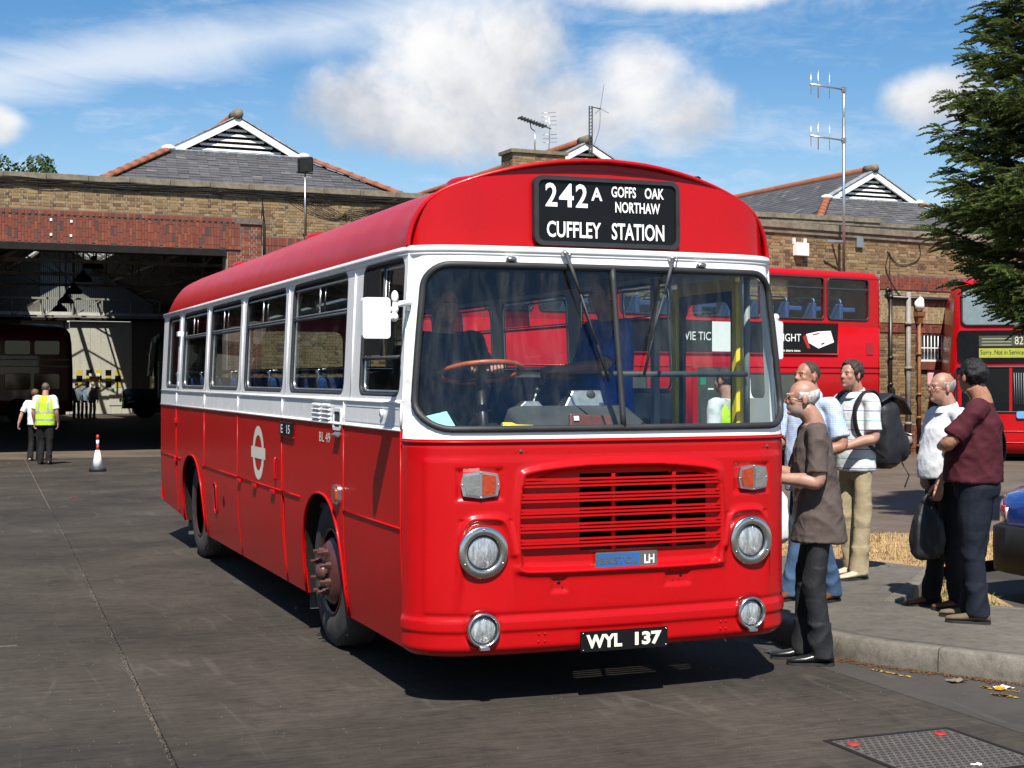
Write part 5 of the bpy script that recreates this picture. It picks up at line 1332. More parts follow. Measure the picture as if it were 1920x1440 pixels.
MB().bx(0, .56, -.03, -.015, 0, .40).build('board', pm('pink_board', (.72, .38, .42), .6), nt, .004); lettering('NO', .18, .36, .14, .25, lambda a, b: Vector((a, -.032, b)), M['sign_black'], nt, .03)
MB().bx(.05, .50, -.0315, -.0312, .30, .315).build('print_line', M['sign_white'], nt); MB().bx(.05, .50, -.0315, -.0312, .06, .07).build('print_line', M['sign_white'], nt)
ms = thing('radio_mast', 'tall slim steel mast with two side arms of dipole aerials on office wall', 'mast', OFF.location+Matrix.Rotation(A_R, 3, 'Z') @ Vector((-2.54, -.4, 4.0+Z)), A_R)
MB().cyl((0, 0, 0), (0, 0, 3.9), .038, 10).build('pole', M['alu'], ms); MB().cyl((0, 0, 3.4), (0, 0, 4.62), .03, 8).build('pole_top', M['alu'], ms)
for z in (4.56, 3.36):
    A = MB().cyl((.03, 0, z), (-1.07, 0, z+.02), .022, 8).build('arm', M['alu'], ms)
    for x, h in ((-1.05, .30), (-.82, .38), (-.46, .36)): MB().cyl((x, 0, z-h*.75), (x, 0, z+h), .009 if x != -.82 else .014, 6).build('dipole', M['alu'], A)
    MB().box((0, 0, z), (.09, .09, .12)).build('clamp', M['alu'], ms)
MB().beam((0, 0, .95), (0, .38, .95), .04, .05).build('bracket', M['alu'], ms); MB().beam((-.02, 0, .97), (-.45, .1, .98), .03, .04).build('bracket', M['alu'], ms)
MB().box((.9-2.54+2.5, .36, 1.02), (.22, .08, .25)).build('cable_bracket', M['alu'], ms)
m = MB(); m.tube(smooth_path([(-.62, -.02, 4.85+Z), (-.75, -.03, 4.4+Z), (-.4, -.03, 3.9+Z), (.1, -.04, 3.55+Z)], 8), .012, 5); m.tube(smooth_path([(-.70, -.02, 4.85+Z), (-.35, -.03, 4.55+Z), (.2, -.03, 4.6+Z), (.45, -.03, 4.8+Z), (.4, -.03, 5.1+Z)], 8), .010, 5); m.tube(smooth_path([(-.6, -.03, 4.8+Z), (-.62, -.03, 4.3+Z), (-.55, -.04, 3.8+Z)], 6), .010, 5)
m.build('cables', M['inside'], OFF)
# aerials over the roofs
RL = Matrix.Rotation(A_L, 3, 'Z'); OL = Vector((0, 30.3, 0))
ae = thing('television_aerial', 'long yagi television aerial on a pole above the brick chimney', 'aerial', OL+RL @ Vector((12.83, 1.3, 8.28)), A_L)
MB().cyl((0, 0, 0), (0, 0, .62), .02, 6).build('pole', M['alu'], ae)
bm_ = MB().beam((-.48, 0, .98), (.52, 0, .72), .03, .03).build('boom', M['cab'], ae)
MB().tube(smooth_path([(-.14, 0, .88), (-.12, 0, .70), (0, 0, .62)], 5), .014, 6).build('bracket', M['cab'], ae)
for k in range(9):
    x = -.46+k*.095; z = .98-(x+.48)*.26; MB().box((x, 0, z), (.05, .30, .05)).build('element', M['cab'], ae) if k < 9 else None
ae2 = thing('ladder_aerial', 'comb shaped aerial with horizontal rods standing right of the long yagi', 'aerial', OL+RL @ Vector((13.35, 1.5, 8.28)), A_L)
MB().tube([(.02, 0, .0), (.05, 0, .75), (.02, 0, 1.22)], .013, 6).build('pole', M['alu'], ae2)
for k, z in enumerate((1.22, 1.10, .98, .86, .58, .47, .36)): MB().cyl((-.22+.01*k, 0, z-.02), (.24+.01*k, 0, z+.03), .008, 5).build('rod', M['alu'], ae2)
ma = thing('lattice_mast', 'short lattice mast with whip aerial fixed to the middle gable', 'mast', OL+RL @ Vector((15.40, LD-.22, 8.85)), A_L)
pst = MB()
for x in (-.05, .05): pst.beam((x, 0, -.3), (x, 0, 1.22), .03, .03)
for k in range(14): pst.beam((-.05, 0, -.25+k*.105), (.05, 0, -.20+k*.105), .02, .025)
pst.build('lattice_post', M['cab'], ma); MB().tube([(0, 0, 1.2), (.35, 0, 1.16)], .018, 6).build('arm', M['cab'], ma)
MB().tube([(.33, 0, 1.16), (.46, 0, 1.92)], .007, 5).build('whip', M['cab'], ma); MB().tube([(.15, 0, 1.0), (.33, 0, 1.16), (.62, 0, 1.05)], .008, 5).build('ground_rod', M['cab'], ma); MB().tube(smooth_path([(.32, 0, 1.15), (.3, 0, .6), (.15, .1, .0)], 5), .008, 5).build('cable', M['cab'], ma)

# ------------------------------------------------------------------ parked red double-decker (side on)
A_D = radians(12)
DD = thing('double_decker_bus', 'red double-deck bus parked side on with a black film advertisement', 'bus', (15.937, 19.793, -.15), A_D)
Z = .15
redd = pm('red_bus_paint', (.38, .003, .005), .3, 0, .25, .12, .05)
def rbody(x0, x1, y0, y1, prof, mt, parent, name):
    """prof: list of (z, inset in x both ends, inset y)"""
    m = MB(); rings = []
    for z, ix, iy in prof:
        pts = rrect(x0+ix, x1-ix, y0+iy, y1-iy, max(.02, .22), 5); rings.append([Vector((a, b, z)) for a, b in pts])
    return m.loft(rings).build(name, mt, parent)
def ddring(z, i): return [Vector((a, b, z)) for a, b in rrect(-10.6+i, -i*.6, i*.5, 2.5-i*.5, .16, 5)]
MB().loft([ddring(z, i) for z, i in ((.30+Z, .0), (1.8, 0.0), (2.98, .0))]).build('body', redd, DD)
up = MB(); r0, r1 = ddring(2.98, 0), ddring(4.02, .02); n_ = len(r0)
up.add(r0+r1, [(k, (k+1) % n_, n_+(k+1) % n_, n_+k) for k in range(n_) if k not in (5, 17)], 0, True)
DW = ((-10.35, -9.30), (-9.15, -7.40), (-7.25, -5.58), (-5.42, -3.62), (-3.50, -1.80), (-1.69, -.45))
dwh = [rrect(a, b, 2.985+Z, 3.865+Z, .09) for a, b in DW]
sp = lambda d=0: (lambda a, b, c=0: Vector((a, -d+c, b)))
up.plate([(-10.43, 2.98), (-.16, 2.98), (-.16, 4.03), (-10.43, 4.03)], dwh, lambda a, b, c: Vector((a, c+(b-2.98)*.009, b)), .05)
up.plate([(-10.43, 2.98), (-.16, 2.98), (-.16, 4.03), (-10.43, 4.03)], dwh, lambda a, b, c: Vector((a, 2.5-c-(b-2.98)*.009, b)), .05)
up.build('upper_deck', redd, DD)
MB().loft([ddring(z, i) for z, i in ((4.015, .018), (4.09, .06), (4.16, .16), (4.19, .32))]).build('roof', redd, DD)
blk = bpy.data.materials.new('x'); tw = pm('tinted_bus_window', (.05, .06, .055), .05, 0, .7); seatb = pm('blue_seat', (.025, .06, .19), .7); railb = pm('pale_blue_rail', (.10, .28, .45), .4)
bpy.data.materials.remove(blk)
dgl = glass('bus_deck_glass', (.86, .90, .88), .03)
for a, b in DW:
    w = MB().tube([(p, -.002, q) for p, q in rrect(a, b, 2.985+Z, 3.865+Z, .09)], .022, 6, True).build('window', M['rubber'], DD)
    MB().plate(rrect(a, b, 2.985+Z, 3.865+Z, .09), [], sp(-.02)).build('pane', dgl, w); MB().plate(rrect(a, b, 2.985+Z, 3.865+Z, .09), [], sp(-2.47)).build('pane', dgl, w)
    MB().bx(a+.02, b-.02, -.006, .006, 3.64+Z, 3.66+Z).build('window_bar', M['cab'], w)
MB().bx(-10.4, -.2, .06, 2.44, 2.96, 2.99).build('upper_floor', M['floor'], DD)
sm_ = MB(); sm_.loft([[Vector((x, y, z)) for x, y in ((-.05, -.42), (.05, -.42), (.05, .42), (-.05, .42))] for x0, z in ((0, 2.99), (0, 3.36))], 0, False); sm_.bx(-.02, .42, -.42, .42, 3.18, 3.28); sme = sm_.mesh('seat', seatb)
rle = MB().tube(smooth_path([(.0, -.38, 3.30), (.01, -.36, 3.44), (.01, -.1, 3.48), (.01, .1, 3.48), (.01, .36, 3.44), (.0, .38, 3.30)], 4), .016, 6).mesh('grab_handle', railb)
for y in (.58, 1.92):
    for k in range(12):
        s_ = link('seat', sme, DD, .02, (-9.9+k*.80, y, Z-.02)); link('grab_handle', rle, s_)
for x in (-8.3, -5.5, -2.7): MB().cyl((x, 1.05, 2.99), (x, 1.05, 4.1), .018, 8).build('pole', railb, DD)
AD = MB().plate([(-7.1, 2.245+Z), (-1.42, 2.245+Z), (-1.42, 2.89+Z), (-7.1, 2.89+Z)], [], sp(.02), .02).build('advertisement', M['sign_black'], DD)
MB().tube([(x, -.02, z+Z) for x, z in ((-7.12, 2.235), (-1.41, 2.235), (-1.41, 2.90), (-7.12, 2.90))], .018, 6, True).build('advert_frame', redd, AD)
lettering('MOVIE TIC', -6.0, -4.98, 2.49+Z, 2.66+Z, lambda a, b: Vector((a, -.0215, b)), M['sign_white'], AD)
MB().plate([(-4.95, 2.27+Z), (-4.38, 2.27+Z), (-4.38, 2.88+Z), (-4.95, 2.88+Z)], [], sp(.022), .001).build('pasted_paper', M['sign_white'], AD)
lettering('LIGHT', -3.11, -2.49, 2.50+Z, 2.66+Z, lambda a, b: Vector((a, -.0215, b)), M['sign_white'], AD)
lettering('in store now.', -3.02, -2.50, 2.285+Z, 2.335+Z, lambda a, b: Vector((a, -.0215, b)), M['sign_white'], AD, .02)
bxp = MB(); bxp.add([(-2.32, -.022, 2.50+Z), (-1.98, -.022, 2.36+Z), (-1.52, -.022, 2.50+Z), (-1.62, -.022, 2.74+Z), (-2.0, -.022, 2.72+Z), (-2.34, -.022, 2.66+Z)], [(0, 1, 2, 3, 4, 5)]); bxp.build('printed_carton', M['sign_white'], AD, recalc=False)
for q in ([(-2.34, 2.66), (-2.22, 2.36), (-2.30, 2.36), (-2.44, 2.60)], [(-2.15, 2.66), (-1.95, 2.70), (-1.95, 2.67), (-2.15, 2.63)], [(-1.9, 2.47), (-1.8, 2.50), (-1.8, 2.46), (-1.9, 2.43)]):
    bxp = MB(); bxp.add([(a, -.0225, b+Z) for a, b in q], [(0, 1, 2, 3)]); bxp.build('carton_print', redm, AD, recalc=False)
MB().plate(rrect(-.52, -.30, 2.24+Z, 2.50+Z, .01), [], sp(.012), .012).build('vent', pm('dull_red_mesh', (.30, .01, .015), .6), DD)
for z in (1.98, 1.86): MB().tube([(-10.4, -.005, z+Z), (-.1, -.005, z-.02+Z)], .012, 6).build('rub_strip', redd, DD)
for a, b in ((-9.9, -8.3), (-8.15, -6.6), (-4.1, -2.35)):
    w = MB().plate(rrect(a, b, .98+Z, 1.84+Z, .08), [], sp(.012), .012).build('window', M['rubber'], DD)
    MB().plate(rrect(a+.05, b-.05, 1.02+Z, 1.80+Z, .06), [], sp(.016)).build('pane', bpy.data.materials['tinted_bus_window'], w)
w = MB().plate(rrect(-5.45, -4.45, .45+Z, 2.06+Z, .04), [rrect(-5.32, -4.58, .5+Z, 1.95+Z, .03)], sp(.02), .02).build('doorway', redd, DD)
MB().plate(rrect(-5.32, -4.58, .5+Z, 1.95+Z, .03), [], sp(.006)).build('door', bpy.data.materials['tinted_bus_window'], w)
MB().plate(rrect(-5.25, -5.10, 1.60+Z, 1.75+Z, .01), [], sp(.010), .002).build('exit_label', bpy.data.materials['exit_green'], w); MB().bx(-5.05, -4.9, -.012, -.008, 1.5+Z, 1.53+Z).build('label', M['sign_white'], w)
for y in (-2.4, -8.0):
    MB().lathe([(-.26, .3), (-.24, .47), (-.05, .48), (.0, .45), (.01, .30), (-.04, .28), (-.05, .0001)], (y, .03, .48), (0, -1, 0), 32).build('wheel', M['tyre'], DD)
    MB().lathe([(0, .56), (.004, .55), (.004, .0001)], (y, .0, .52), (0, -1, 0), 32).build('wheel_arch', M['inside'], DD)
m = MB(); m.bx(-10.4, -.3, .2, 2.3, .2, .35); m.build('underframe', M['inside'], DD)

# ------------------------------------------------------------------ second double-decker, nose on, far right
A_E = radians(-35)
D2 = thing('double_decker_bus', 'red double-deck bus facing the yard behind the conifer, blind reading Sorry, Not in Service', 'bus', (17.726, 19.842, -.22), A_E)
Z = .22
def fr2(z): return .0 if z < 2.1 else .10*(z-2.1)+.05*max(0, z-3.4)**2*3
def hwid(z): return 1.26-(.0 if z < 2.0 else .075*(z-2.0))
rings = []
for z in (.28, .6, 1.2, 2.0, 2.6, 3.2, 3.75, 4.0, 4.15, 4.22):
    t = max(0, (z-3.75)/.47); hwz = hwid(z)-.20*t*t; y0 = fr2(z)+.5*t*t
    rings.append([Vector((1.28+(a-1.28), b, z+Z-.22)) for a, b in rrect(1.28-hwz, 1.28+hwz, y0, 10-.2*t, .26 if z > .5 else .2, 6)])
MB().loft(rings).build('body', redd, D2)
f2 = lambda off: (lambda a, b, c=0: Vector((a, fr2(b-.22)-off+c+.10*(max(0, abs(a-1.28)-.95)/.3)**2, b)))
MB().plate(rrect(.30, 2.26, 2.92+Z, 3.80+Z, .12), [], f2(.012), .02, .15).build('upper_windscreen', pm('painted_reflection_glass', (.16, .20, .20), .04, 0, .8), D2)  # pale base colour stands in for sky and brick mirrored in the pane
MB().tube([f2(.014)(a, b) for a, b in rrect(.30, 2.26, 2.92+Z, 3.80+Z, .12)], .022, 6, True).build('windscreen_gasket', M['rubber'], D2)
B2 = MB().plate(rrect(.20, 2.36, 2.08+Z, 2.80+Z, .10), [], f2(.012), .02, .2).build('destination_box', bpy.data.materials.get('matt_black_box') or pm('matt_black_box', (.006, .006, .007), .3, 0, .12), D2)
yb = pm('yellow_blind', (.26, .28, .015), .6)
MB().plate([(.66, 2.19+Z), (1.64, 2.19+Z), (1.64, 2.40+Z), (.66, 2.40+Z)], [], f2(.016), .002, .2).build('blind', yb, B2)
lettering('Sorry, Not in Service', .69, 1.61, 2.225+Z, 2.36+Z, f2(.018), M['sign_black'], B2, .005)
dim = pm('dim_blind_text', (.20, .20, .12), .7)
MB().plate([(.66, 2.44+Z), (1.64, 2.44+Z), (1.64, 2.68+Z), (.66, 2.68+Z)], [], f2(.0135), .001, .2).build('route_blind', pm('dim_blind', (.035, .036, .022), .4), B2)
for k in range(3): MB().plate([(.72, 2.46+k*.07+Z), (1.35, 2.46+k*.07+Z), (1.35, 2.485+k*.07+Z), (.72, 2.485+k*.07+Z)], [], f2(.016), .001, .2).build('blind_text', dim, B2)
lettering('82', 1.42, 1.60, 2.48+Z, 2.66+Z, f2(.017), pm('blind_number', (.45, .45, .30), .7), B2)
MB().plate(rrect(.16, 2.40, .98+Z, 1.98+Z, .10), [], f2(.012), .02, .2).build('windscreen', pm('dark_front_glass', (.008, .009, .010), .12, 0, .12), D2)
MB().tube([f2(.016)(a, b) for a, b in rrect(.16, 2.40, .98+Z, 1.98+Z, .10)], .02, 6, True).build('windscreen_gasket', M['rubber'], D2)
MB().plate([(1.30, 1.0+Z), (1.36, 1.0+Z), (1.36, 1.97+Z), (1.30, 1.97+Z)], [], f2(.018), .01).build('windscreen_bar', redd, D2)
for k in range(14): MB().tube([f2(.016)(1.42+k*.045, 1.15+Z), f2(.016)(1.40+k*.05, 1.85+Z)], .005, 4).build('railing_reflection_rods', M['greypaint'], D2)  # grey rods on the glass imitate the reflection of a railing
MB().plate(rrect(1.45, 2.5, .84+Z, 1.0+Z, .05), [], f2(.05), .05, .2).build('blue_shelf', pm('pale_blue_moulding', (.12, .30, .55), .4), D2, .01)
for k in range(2): MB().plate(rrect(1.62+k*.2, 1.76+k*.2, .895+Z, .92+Z, .01), [], f2(.052), .002).build('slot', M['inside'], D2)
MB().plate(rrect(1.66, 1.84, .60+Z, .76+Z, .02), [], f2(.014), .004).build('roundel_sticker', M['sign_white'], D2); MB().plate(rrect(1.675, 1.75, .615+Z, .745+Z, .01), [], f2(.016), .002).build('sticker_red', redm, D2)
MB().tube([f2(.018)(1.712+.024*cos(2*pi*k/14), .68+Z+.024*sin(2*pi*k/14)) for k in range(14)], .006, 4, True).build('sticker_ring', M['sign_white'], D2); MB().plate([(1.680, .672+Z), (1.745, .672+Z), (1.745, .688+Z), (1.680, .688+Z)], [], f2(.0185), .001).build('sticker_bar', M['sign_white'], D2)
MB().plate(rrect(1.755, 1.83, .615+Z, .745+Z, .01), [], f2(.016), .002).build('sticker_blue', pm('sticker_blue', (.02, .13, .5), .5), D2)
m = MB(); m.tube([f2(.019)(1.79+.022*cos(t), .66+Z+.022*sin(t)) for t in [pi*.6+1.5*pi*k/10 for k in range(11)]], .005, 4); m.tube([f2(.019)(1.785, .72+Z), f2(.019)(1.785, .675+Z), f2(.019)(1.81, .67+Z), f2(.019)(1.82, .645+Z)], .005, 4); m.build('wheelchair_mark', M['sign_white'], D2)
for a, b, mt in ((1.70, 1.88, M['clearlens']), (1.94, 2.2, M['amber']), (.40, .58, M['clearlens']), (.12, .34, M['amber'])): MB().plate(rrect(a, b, .36+Z, .47+Z, .02), [], f2(.02), .03).build('headlamp', mt, D2)
for z in (.30, .55): MB().tube([f2(.008)(a, z+Z) for a in (.1, .6, 1.3, 2.0, 2.45)], .012, 6).build('bumper_line', redd, D2)
for x in (.03, 2.52):
    for y in (2.6, 7.8): MB().lathe([(-.26, .3), (-.24, .47), (-.05, .48), (.0, .45), (.01, .28), (-.04, .0001)], (x, y, .48), (-1 if x < 1 else 1, 0, 0), 28).build('wheel', M['tyre'], D2)
MB().bx(.1, 2.4, .3, 9.7, .18, .35).build('underframe', M['inside'], D2)
MB().ball((.02, -.10, 1.98), (.05, .05, .09), None, 12, 8).build('mirror', M['cab'], D2)

# ------------------------------------------------------------------ old buses inside the garage
def old_bus(name, label, loc, rotz, L, col, band, nose):
    B = thing(name, label, 'bus', loc, rotz)
    mt = pm(name+'_paint', col, .3, 0, .5, .4, .1)
    prof = [(.45, 0), (1.0, .0), (2.3, .0), (3.5, .03), (3.95, .07), (4.2, .18), (4.33, .40), (4.38, .75)]
    x0 = 1.6 if nose else 0
    MB().loft([[Vector((a, b, z)) for a, b in rrect(x0+i*(1.2 if z > 2.4 else .3), L-i*(1.6 if z > 2.4 else .5), i*.6, 2.44-i*.6, .22+i*.2, 6)] for z, i in prof]).build('body', mt, B)
    gl = pm(name+'_window', (.03, .032, .03), .06, 0, .4)
    n = int((L-x0-.6)/1.25)
    for k in range(n):
        a = x0+.45+k*1.25
        for z0, z1, i in ((1.45, 2.15, 0), (3.0, 3.62, .03)):
            w = MB().plate(rrect(a, a+1.08, z0, z1, .10), [], lambda u, v, c, i=i: Vector((u, i*.6-.012+c, v)), .012).build('window', gl, B)
            MB().tube([(u, i*.6-.014, v) for u, v in rrect(a, a+1.08, z0, z1, .10)], .012, 4, True).build('window_frame', mt, w)
    for z in (2.45, 2.75): MB().bx(x0+.1, L-.15, -.018, .0, z, z+.05).build('band', band, B)
    for x in (x0+(-.45 if nose else 2.0), L-2.3):
        MB().lathe([(-.25, .3), (-.22, .48), (-.04, .49), (0, .46), (.01, .30), (-.03, .26), (-.03, .0001)], (x, .05, .49), (0, -1, 0), 28).build('wheel', M['tyre'], B)
        MB().lathe([(0, .56), (.006, .55), (.006, .0001)], (x, -.001, .50), (0, -1, 0), 28).build('wheel_arch', M['inside'], B)
    if nose:
        MB().loft([[Vector((x, y, z)) for y, z in [(2.35*.5+w*cos(t)*.9-.35, .95+h*sin(t)) for t in [2*pi*q/16 for q in range(16)]]] for x, w, h in ((.12, .45, .40), (.25, .52, .47), (.9, .55, .50), (1.7, .58, .52))]).build('bonnet', mt, B)
        MB().loft([[Vector((x, y, z)) for y in (0.02, .5) for z in ((.45, h) if y < .1 else (h, .45))] for x, h in ((.05, .62), (.2, .95), (.6, 1.12), (1.1, 1.05), (1.7, .75))], 0, True).build('wing', mt, B)
        MB().plate(rrect(1.35, 2.44, 3.0, 3.62, .06), [], lambda u, v, c: Vector((1.57+.11*(v-3), u-1.3+1.3, v))).build('front_window', gl, B)
        bl = pm('pale_blind_frame', (.35, .36, .30), .6)
        MB().box((1.50, .35, 2.9), (.20, .75, 1.7), Matrix.Rotation(radians(6), 3, 'Y')).build('cab_front', bl, B); MB().box((1.40, .30, 2.95), (.04, .5, .5)).build('blind', M['sign_black'], B)
        for y in (.15, 2.0): MB().ball((.12, y, .85), (.06, .12, .12), None, 12, 8).build('headlamp', M['chrome'], B)
    MB().bx(x0+.2, L-.3, .2, 2.2, .3, .5).build('underframe', M['inside'], B)
    return B
cb = pm('cream_band', (.45, .42, .30), .5); gb = pm('pale_green_band', (.10, .30, .14), .5)
old_bus('red_veteran_bus', 'dark red double-deck veteran bus in shade inside the garage entrance', (-6.0, 61.6, -.2), radians(-2), 8.35, (.16, .012, .012), cb, False)
old_bus('green_veteran_bus', 'dark green half-cab double-deck bus facing left inside the garage', (5.15, 67.4, -.2), radians(-2), 8.6, (.012, .055, .03), gb, True)

# ------------------------------------------------------------------ blue car
CAR = thing('blue_car', 'dark blue hatchback with black plastic bumper parked nose towards the standing men', 'car', (4.27, 1.52, 0), 0)
hd = (-RGT*cos(radians(17))-FWD*sin(radians(17))); CAR.rotation_euler = (0, 0, math.atan2(hd.y, hd.x)-pi)
# local: nose at x=0, tail at +x, left side faces -y ... mirrored as needed
bluep = pm('dark_blue_car_paint', (.012, .05, .26), .22, .3, .5, .9, .05, 4, coatr=.04)
ST = [(.015, .40, .70), (.05, .54, .75), (.14, .66, .80), (.30, .745, .845), (.52, .79, .875), (.85, .815, .90), (1.15, .825, .91), (1.9, .835, .93), (2.8, .835, .95), (3.4, .81, .96), (3.66, .74, .90), (3.74, .66, .80)]
rings = []
for x, w, ze in ST:
    rings.append([Vector((x, a, z)) for a, z in ((-w*.95, .26), (-w, .42), (-w*1.005, .60), (-w, ze-.05), (-w*.97, ze-.012), (-w*.88, ze+.012), (-w*.5, ze+.040), (0, ze+.052), (w*.5, ze+.040), (w*.88, ze+.012), (w*.97, ze-.012), (w, ze-.05), (w*1.005, .60), (w, .42), (w*.95, .26))])
CB = MB().loft(rings, 0, True).build('body', bluep, CAR)
gh = MB(); rings = []
for x, w, z in ((.98, .70, .90), (1.75, .60, 1.36), (2.3, .58, 1.43), (3.0, .58, 1.42), (3.68, .66, .98)):
    rings.append([Vector((x, a, zz)) for a, zz in ((-w-.10*(1.43-z)/.5*0-.06, .88), (-w, z-.06), (-w*.8, z), (w*.8, z), (w, z-.06), (w+.06, .88))])
gh.loft(rings, 0, True); G_ = gh.build('cabin', bpy.data.materials['tinted_bus_window'], CAR)
MB().loft([[Vector((x, a, z)) for a, z in ((-.56, zz-.02), (-.3, zz+.02), (.3, zz+.02), (.56, zz-.02), (.3, zz-.01), (-.3, zz-.01))] for x, zz in ((1.72, 1.385), (2.3, 1.445), (3.0, 1.435), (3.35, 1.38))], 0, True).build('roof', bluep, CAR)
bmp_ = MB(); rings = []
for x, w in ((-.05, .36), (-.03, .50), (.03, .62), (.13, .71), (.30, .78), (.52, .82)):
    rings.append([Vector((x, a, z)) for a, z in ((-w, .22), (-w-.012, .40), (-w-.005, .555), (-w*.93, .575), (w*.93, .575), (w+.005, .555), (w+.012, .40), (w, .22))])
bmp_.loft(rings, 0, True); bmp_.build('front_bumper', pm('black_bumper_plastic', (.013, .013, .014), .6, 0, .25, 0, .15, 10), CAR)
for sg in (-1, 1):
    HS = [(.03, .47, .585, .70), (.07, .575, .582, .735), (.15, .672, .582, .77), (.26, .735, .59, .79), (.36, .768, .60, .785)]
    H = MB().loft([[Vector((x-.006, sg*y, z)) for y, z in ((w-.04, z0), (w+.010, z0+.012), (w+.012, (z0+z1)/2), (w+.006, z1-.012), (w-.05, z1))] for x, w, z0, z1 in HS], 0, True).build('headlamp', pm('car_lamp_glass', (.30, .32, .34), .08, .3, .6, .8, .4, 22) if 'car_lamp_glass' not in bpy.data.materials else bpy.data.materials['car_lamp_glass'], CAR)
    MB().loft([[Vector((x, sg*y, z)) for y, z in ((w, .63), (w+.014, .64), (w+.012, .72), (w-.01, .73))] for x, w in ((.02, .455), (.05, .535), (.08, .59))], 0, True).build('indicator', M['amber'], H)
    for x in (.88, 3.02):
        MB().lathe([(-.2, .2), (-.19, .29), (-.03, .30), (0, .275), (.004, .205), (-.03, .19), (-.05, .0001)], (x, sg*.80, .30), (0, sg, 0), 28).build('wheel', M['tyre'], CAR)
        MB().lathe([(0, .36), (.004, .355), (.004, .0001)], (x, sg*.835, .33), (0, sg, 0), 32).build('wheel_arch', M['inside'], CAR)
        MB().tube([(x+.365*cos(pi*k/16), sg*.838, .33+.365*sin(pi*k/16)) for k in range(17)], .012, 6).build('arch_lip', bpy.data.materials['black_bumper_plastic'], CAR)
    MB().ball((1.30, sg*.93, .98), (.06, .08, .06), None, 12, 8).build('mirror', bpy.data.materials['black_bumper_plastic'], CAR)
MB().tube([(-.03, y, .46) for y in (-.3, 0, .3)], .02, 6).build('grille', M['inside'], CAR)

# ------------------------------------------------------------------ cone, litter
CN = thing('traffic_cone', 'white cone with a red and white striped post standing alone in the yard', 'traffic cone', (-.398, 23.18, gz(23.18)))
MB().lathe([(0, .17), (.07, .17), (.08, .155)], (0, 0, 0), (0, 0, 1), 20).build('base', M['rubber'], CN)
MB().lathe([(.07, .118), (.42, .045), (.44, .0001)], (0, 0, 0), (0, 0, 1), 20).build('cone', M['sign_white'], CN)
for k, mt in enumerate((redm, M['sign_white'], redm)): MB().cyl((0, 0, .42+k*.105), (0, 0, .525+k*.105), .028, 12).build('post_band', mt, CN)
def scrap(name, x, y, z, s, mt, label, seed):
    m = MB(); n = 7; random.seed(seed)
    m.grid(lambda u, v: Vector((x+s*u*(1+.2*noise.noise((v*3, seed, 0))), y+s*.7*v, z+.004+s*.22*abs(noise.noise((u*2.5+seed, v*2.5, 1.3))))), [i/n-.5 for i in range(n+1)], [i/n-.5 for i in range(n+1)])
    return tag(m.build(name, mt), label, 'litter')
scrap('paper_scrap', 1.941, -.464, 0, .10, M['coping'], 'crumpled grey paper lying in the gutter below the kerb', 2)
scrap('wrapper', 2.059, -.713, 0, .10, M['sign_white'], 'white and orange wrapper lying in the road by the kerb', 5)
tag(MB().box((2.02, -.735, .012), (.05, .04, .012), Matrix.Rotation(.5, 3, 'Z')).build('wrapper_end', og), 'orange end of a torn wrapper in the road by the kerb', 'litter')
scrap('foil_scrap', 1.45, .655, 0, .12, M['chrome'], "silvery foil scrap on the road beside the bus's front corner", 7)
scrap('paper_scrap', .86, -1.98, 0, .05, M['sign_white'], 'tiny white scrap on the manhole cover', 9)
scrap('red_scrap', -1.51, 15.6, gz(15.6), .10, redm, 'small red scrap on the concrete left of the bus', 12)

# ------------------------------------------------------------------ trees
def leafmat(name, c0, c1):
    mt = bpy.data.materials.new(name); mt.use_nodes = True; t = NT(mt.node_tree); b = t.n['Principled BSDF']
    g = t.new('ShaderNodeNewGeometry'); k = t.m('ADD', t.m('MULTIPLY', g.outputs['Random Per Island'], .6), t.m('MULTIPLY', t.noise(g.outputs['Position'], 1.6, 3), .5))
    c = t.ramp(k, [(.25, c0), (.8, c1)]); t.link(c, b.inputs['Base Color']); b.inputs['Roughness'].default_value = .65; b.inputs['Specular IOR Level'].default_value = .3
    tr = t.new('ShaderNodeBsdfTranslucent'); t.link(c, tr.inputs[0]); mx = t.new('ShaderNodeMixShader'); mx.inputs[0].default_value = .25
    t.link(b.outputs[0], mx.inputs[1]); t.link(tr.outputs[0], mx.inputs[2]); t.link(mx.outputs[0], t.n['Material Output'].inputs[0])
    return mt
bark = pm('bark', (.07, .045, .03), .9, 0, .2, 0, .3, 12, bump=.5)
